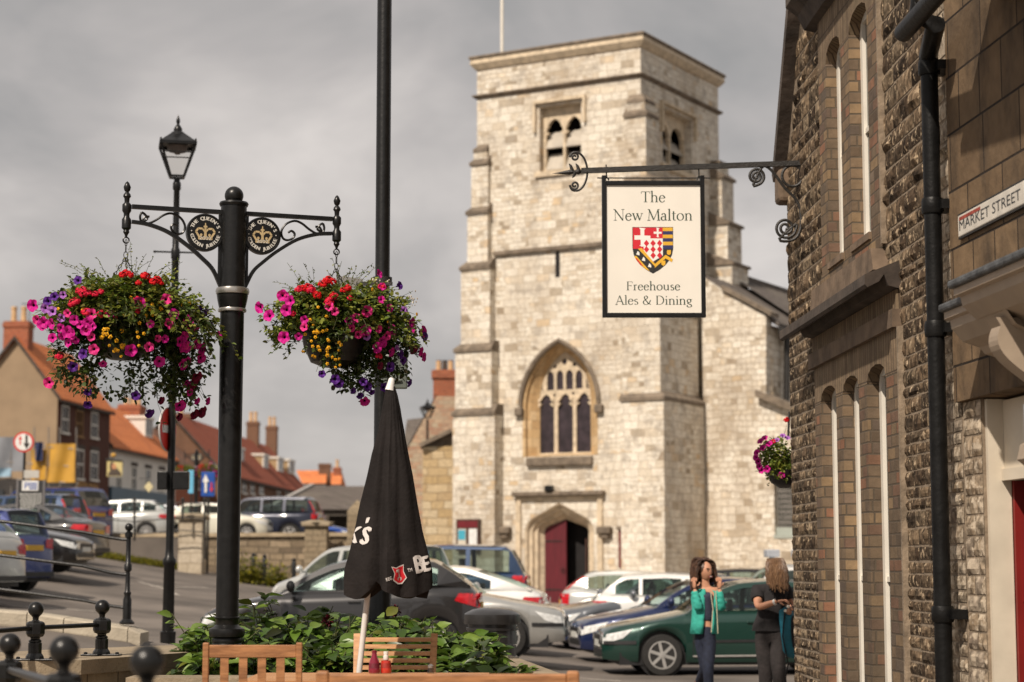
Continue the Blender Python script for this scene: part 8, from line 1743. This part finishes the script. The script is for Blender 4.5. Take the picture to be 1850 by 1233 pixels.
# ---- young woman in the turquoise jacket
Y1 = 22.4; Q = lambda px, py, dy=0.: P(px, py, Y1+dy)
g1 = thing('person', 'smiling young woman in open turquoise jacket and dark jeans holding her long brown hair', 'person', (Q(1274,1285).x, Y1, 0)); g1['group'] = 'women by the green car'; del g1['group']
parts = []
body = {'pel':(Q(1273,1148),(.125,.10)),'sp1':(Q(1274,1125),(.105,.085)),'sp2':(Q(1275,1100),(.115,.09)),'ch':(Q(1276,1078),(.135,.095)),'nb':(Q(1275,1063),(.06,.06)),'nk':(Q(1274,1052),(.048,.048)),'hd':(Q(1273,1040),(.05,.055)),
 'shL':(Q(1257,1068,.02),.052),'elL':(Q(1262,1100,-.16),.040),'wrL':(Q(1255,1064,-.12),.024),
 'shR':(Q(1294,1068,.0),.052),'elR':(Q(1304,1101,-.10),.040),'wrR':(Q(1300,1064,-.12),.024),
 'hpA':(Q(1266,1156,.03),(.085,.085)),'knA':(Q(1275,1206,.0),.056),'anA':(Q(1262,1234,.30),.038),
 'hpB':(Q(1282,1156,-.03),(.085,.085)),'knB':(Q(1279,1206,-.10),.058),'anB':(Q(1282,1268,-.02),.038),'ftB':(Q(1279,1281,-.14),.035),'ftA':(Q(1256,1248,.22),.034)}
be = [('pel','sp1'),('sp1','sp2'),('sp2','ch'),('ch','nb'),('nb','nk'),('nk','hd'),('ch','shL'),('shL','elL'),('elL','wrL'),('ch','shR'),('shR','elR'),('elR','wrR'),('pel','hpA'),('hpA','knA'),('knA','anA'),('anA','ftA'),('pel','hpB'),('hpB','knB'),('knB','anB'),('anB','ftB')]
parts.append(skin(body, be, 'pel')); hand(parts, body['wrL'][0], Vector((-.10,-.05,1)), (.3,.8,0), .7); hand(parts, body['wrR'][0], Vector((-.05,-.05,1)), (-.3,.8,0), .7)
m = MB(); [m.add(v, f) for v, f in parts]; hc = Q(1274,1033,-.01); F, U, Rt = headmesh(m, hc, (.55,-.83,.02), (0,0,1), .98); pw(m, 'body', M_SKIN, g1, True); face(g1, hc, F, U, Rt, .98)
M_JEAN = pm('dark_denim', (.012,.017,.036), .85, .3, 25, bump=.3); M_TEAL = pm('turquoise_cotton', (.035,.36,.285), .85, .10, 14, bump=.5, bscale=22); M_NAVYT = pm('navy_shirt', (.028,.03,.055), .85, .2, 14, bump=.3)
def grown(keys, extra, edges, root, sub=2, over={}): return skin({k: (over[k] if k in over else (body[k][0], tuple(r+extra for r in body[k][1]) if isinstance(body[k][1], tuple) else body[k][1]+extra)) for k in keys}, edges, root, sub)
m = MB(); v, f = grown(['pel','hpA','knA','anA','hpB','knB','anB','sp1'], .012, [('sp1','pel'),('pel','hpA'),('hpA','knA'),('knA','anA'),('pel','hpB'),('hpB','knB'),('knB','anB')], 'pel'); m.add(v, f); pw(m, 'jeans', M_JEAN, g1, True)
m = MB(); v, f = grown(['sp1','sp2','ch','nb'], .014, [('sp1','sp2'),('sp2','ch'),('ch','nb')], 'sp2', 2, {'nb': (Q(1275,1067),(.075,.065))}); m.add(v, f); pw(m, 'shirt', M_NAVYT, g1, True)
m = MB(); rr_ = []
for px, py, w, dp in ((1275,1064,.105,.08),(1275,1070,.155,.10),(1275,1080,.165,.125),(1274,1100,.150,.13),(1272,1125,.150,.135),(1271,1145,.155,.14)): rr_.append((Q(px, py, .0), Vector((w,0,0)), Vector((0,dp,0))))
loft(m, rr_, 30, (-PI/2+.62, 3*PI/2-.10)); m.v = [(x+.006*math.sin(z*60), y+.010*math.sin(z*45+x*30), z) for x, y, z in m.v]
jk = pw(m, 'jacket', M_TEAL, g1, True); sm = jk.modifiers.new('t', 'SOLIDIFY'); sm.thickness = .012
m = MB()
for s_, e_, w_ in (('shL','elL','wrL'),('shR','elR','wrR')):
    v, f = skin({'s': (body[s_][0], .066), 'm': (body[s_][0].lerp(body[e_][0], .5), .060), 'e': (body[e_][0], .056), 'f': (body[e_][0].lerp(body[w_][0], .5), .045), 'w': (body[e_][0].lerp(body[w_][0], .9), .036)}, [('s','m'),('m','e'),('e','f'),('f','w')], 'm'); v = [(x+.004*math.sin(z*130), y+.004*math.sin(z*110+x*40), z) for x, y, z in v]; m.add(v, f)
pw(m, 'sleeves', M_TEAL, g1, True)
m = MB(); m.tube([Q(1284,1070,-.12), Q(1288,1100,-.15), Q(1285,1143,-.16)], .006, 6); m.tube([Q(1293,1068,-.12), Q(1295,1100,-.14), Q(1297,1145,-.14)], .006, 6); pw(m, 'zip', pm('pale_zip', (.45,.42,.30), .5, .1, 30), g1, True)
m = MB(); strands(m, hc, F, U, Rt, 520, .30, 3, .0065, .0055, s=1.02); m.ball(hc+U*.028-F*.022, .094, 14, sc=(1,1,1.02)); pw(m, 'hair', islandmat('brown_hair', [(.035,.016,.009),(.07,.032,.017),(.11,.052,.027)], .5, 0, 30, .2, .5), g1, True)
m = MB()
for a_, b_ in (('anB','ftB'),('anA','ftA')):
    A0, B0_ = body[a_][0], body[b_][0]; v, f = skin({'a': (A0+Vector((0,0,.03)), .048), 'b': (A0-Vector((0,0,.03)), (.05,.045)), 'c': (B0_, (.045,.036)), 'd': (B0_+(B0_-A0)*.35, (.036,.026))}, [('a','b'),('b','c'),('c','d')], 'b', 1); m.add(v, f)
pw(m, 'boots', pm('brown_leather', (.11,.035,.02), .5, .2, 15), g1, True)
# ---- woman in black looking down
Y2 = 21.0; Q2 = lambda px, py, dy=0.: P(px, py, Y2+dy)
g2 = thing('person', 'woman in black top and trousers looking down with a hand in her teal bag', 'person', (Q2(1392,1290).x, Y2, .09))
body = {'pel':(Q2(1388,1140),(.145,.11)),'sp1':(Q2(1388,1118),(.125,.095)),'sp2':(Q2(1391,1095),(.130,.10)),'ch':(Q2(1395,1074),(.150,.11)),'nb':(Q2(1398,1058),(.06,.06)),'nk':(Q2(1400,1048,-.04),(.05,.05)),'hd':(Q2(1400,1036,-.08),(.055,.06)),
 'shL':(Q2(1368,1069,-.03),.058),'elL':(Q2(1370,1098,-.17),.046),'wrL':(Q2(1404,1087,-.27),.027),
 'shR':(Q2(1420,1068,.02),.058),'elR':(Q2(1430,1100,.0),.044),'wrR':(Q2(1428,1096,-.18),.026),
 'hpA':(Q2(1379,1152),(.10,.10)),'knA':(Q2(1383,1212,-.02),.066),'anA':(Q2(1384,1276,.05),.045),'ftA':(Q2(1382,1286,-.08),.038),
 'hpB':(Q2(1401,1152),(.10,.10)),'knB':(Q2(1407,1210,-.14),.066),'anB':(Q2(1412,1274,.06),.045),'ftB':(Q2(1414,1286,-.07),.038)}
parts = [skin(body, be, 'pel')]; hand(parts, body['wrL'][0], Vector((1,-.1,.12)), (0,.3,-.9), .8); hand(parts, body['wrR'][0], Vector((-.1,-.7,-.35)), (-.8,.1,-.4), .8)
m = MB(); [m.add(v, f) for v, f in parts]; hc = Q2(1400,1032,-.10); F, U, Rt = headmesh(m, hc, (.35,-.75,-.62), (.1,-.3,1), 1.0); pw(m, 'body', M_SKIN, g2, True); face(g2, hc, F, U, Rt, 1., False)
M_BLK = pm('black_cloth', (.014,.012,.013), .9, .3, 12, bump=.5, bscale=16); M_TRS = pm('dark_trousers', (.022,.018,.018), .9, .3, 12, bump=.4)
m = MB(); rr_ = []
for px, py, w, dp in ((1398,1056,.09,.07),(1396,1062,.15,.095),(1395,1072,.185,.125),(1394,1090,.145,.125),(1390,1112,.142,.125),(1387,1130,.165,.14),(1387,1140,.17,.145)): rr_.append((Q2(px, py, .0), Vector((w,0,.0)), Vector((0,dp,0))))
loft(m, rr_, 28); m.v = [(x+.006*math.sin(z*50), y+.008*math.sin(z*38+x*30), z) for x, y, z in m.v]
for s_, e_ in (('shL','elL'),('shR','elR')):
    a_, b_, c_ = body['ch'][0]+Vector((0,0,.03)), body[s_][0], body[e_][0]
    m.tube([a_.lerp(b_, .3), a_.lerp(b_, .75), b_+Vector((0,0,.004)), b_.lerp(c_, .15), b_.lerp(c_, .32), b_.lerp(c_, .50)], [.085,.08,.078,.076,.072,.068], 14)
pw(m, 'top', M_BLK, g2, True)
m = MB(); v, f = grown(['pel','hpA','knA','anA','hpB','knB','anB','sp1'], .016, [('sp1','pel'),('pel','hpA'),('hpA','knA'),('knA','anA'),('pel','hpB'),('hpB','knB'),('knB','anB')], 'pel', 2, {'anA': (body['anA'][0], .075), 'anB': (body['anB'][0], .075)}); m.add(v, f); pw(m, 'trousers', M_TRS, g2, True)
m = MB(); strands(m, hc, F, U, Rt, 760, .215, 8, .004, .0052, True, 1.05); m.ball(hc+U*.03-F*.02, .096, 14, sc=(1,1,1.02)); pw(m, 'hair', islandmat('fair_brown_hair', [(.08,.04,.02),(.14,.075,.038),(.21,.12,.06)], .5, 0, 30, .2, .5), g2, True)
m = MB(); w0 = body['wrL'][0]; ax = (body['wrL'][0]-body['elL'][0]).normalized(); m.lathe([(.031,-.012),(.033,0),(.031,.012)], w0-ax*.03, 14, axis=ax); pw(m, 'watch', pm('pale_watch', (.65,.63,.6), .3, .1, 20), g2, True)
m = MB()
for a_, b_ in (('anB','ftB'),('anA','ftA')):
    A0, B0_ = body[a_][0], body[b_][0]; v, f = skin({'b': (A0-Vector((0,0,.05)), (.045,.04)), 'c': (B0_, (.045,.032)), 'd': (B0_+(B0_-A0)*.4, (.036,.022))}, [('b','c'),('c','d')], 'b', 1); m.add(v, f)
pw(m, 'shoes', M_BLK, g2, True)
bg_ = thing('shoulder_bag', 'teal rucksack with black straps and pocket held by the woman in black', 'bag', Q2(1426,1190,-.2))
m = MB(); rr_ = [(Q2(px, py, -.19), Vector((w,0,0)), Vector((0,dp,0))) for px, py, w, dp in ((1421,1098,.03,.03),(1421,1104,.075,.055),(1423,1120,.085,.075),(1425,1150,.09,.08),(1427,1175,.08,.075),(1430,1186,.055,.05),(1432,1190,.005,.005))]
loft(m, rr_, 20); m.v = [(x+.008*math.sin(z*55), y+.008*math.sin(z*47+x*30), z) for x, y, z in m.v]; pw(m, 'sack', pm('teal_nylon', (.012,.15,.22), .6, .2, 10, bump=.4), bg_, True)
m = MB(); rr_ = [(Q2(px, py, -.23), Vector((w,0,0)), Vector((0,dp,0))) for px, py, w, dp in ((1433,1112,.01,.02),(1434,1120,.045,.05),(1436,1145,.055,.06),(1437,1168,.04,.05),(1437,1175,.005,.01))]
loft(m, rr_, 18); pw(m, 'pocket', M_BLK, bg_, True); m = MB(); m.tube([Q2(1424,1098,-.24), Q2(1428,1090,-.26), Q2(1433,1098,-.24), Q2(1436,1115,-.27), Q2(1438,1150,-.3)], .010, 6); m.tube([Q2(1418,1104,-.26),Q2(1414,1150,-.28),Q2(1424,1200,-.25),Q2(1419,1225,-.25)], .008, 6); pw(m, 'strap', M_BLK, bg_, True)
m = MB(); m.ball(Q2(1419,1104,-.28), .018, 8); m.ball(Q2(1424,1096,-.28), .02, 8); pw(m, 'buckle', M_WHITE, bg_, True)
# ---- man in a white shirt beyond the silver hatchback
Y3 = 78; Q3 = lambda px, py, dy=0.: P(px, py, Y3+dy)
g3 = thing('person', 'white-haired man in a white shirt beyond the silver hatchback on the terrace', 'person', (Q3(205,975).x, Y3, TZ2))
body = {'pel':(Vector((Q3(204,0).x,Y3,TZ2+.95)),(.17,.13)),'ch':(Vector((Q3(204,0).x,Y3,TZ2+1.35)),(.2,.14)),'nk':(Vector((Q3(205,0).x,Y3,TZ2+1.55)),.06),'shL':(Vector((Q3(196,0).x,Y3,TZ2+1.42)),.075),'elL':(Vector((Q3(193,0).x,Y3,TZ2+1.12)),.05),'wrL':(Vector((Q3(195,0).x,Y3-.2,TZ2+.92)),.035),
 'shR':(Vector((Q3(213,0).x,Y3,TZ2+1.42)),.075),'elR':(Vector((Q3(217,0).x,Y3,TZ2+1.12)),.05),'wrR':(Vector((Q3(215,0).x,Y3-.2,TZ2+.92)),.035),'knA':(Vector((Q3(200,0).x,Y3,TZ2+.48)),.07),'anA':(Vector((Q3(200,0).x,Y3,TZ2+.08)),.05),'knB':(Vector((Q3(209,0).x,Y3,TZ2+.48)),.07),'anB':(Vector((Q3(209,0).x,Y3,TZ2+.08)),.05)}
m = MB(); v, f = skin(body, [('pel','ch'),('ch','nk'),('ch','shL'),('shL','elL'),('elL','wrL'),('ch','shR'),('shR','elR'),('elR','wrR'),('pel','knA'),('knA','anA'),('pel','knB'),('knB','anB')], 'pel', 1); m.add(v, f); hc = body['nk'][0]+Vector((0,-.02,.16)); F, U, Rt = headmesh(m, hc, (.9,.3,0), (0,0,1)); pw(m, 'body', M_SKIN, g3, True)
m = MB(); v, f = grown(['pel','ch','shL','elL','shR','elR'], .03, [('pel','ch'),('ch','shL'),('shL','elL'),('ch','shR'),('shR','elR')], 'ch', 1); m.add(v, f); pw(m, 'shirt', M_WHITE, g3, True)
m = MB(); v, f = grown(['pel','knA','anA','knB','anB'], .025, [('pel','knA'),('knA','anA'),('pel','knB'),('knB','anB')], 'pel', 1); m.add(v, f); pw(m, 'trousers', M_TRS, g3, True)
m = MB(); m.ball(hc+U*.03-F*.02, .1, 12); pw(m, 'hair', pm('white_hair', (.6,.57,.52), .7, .1, 20), g3, True)
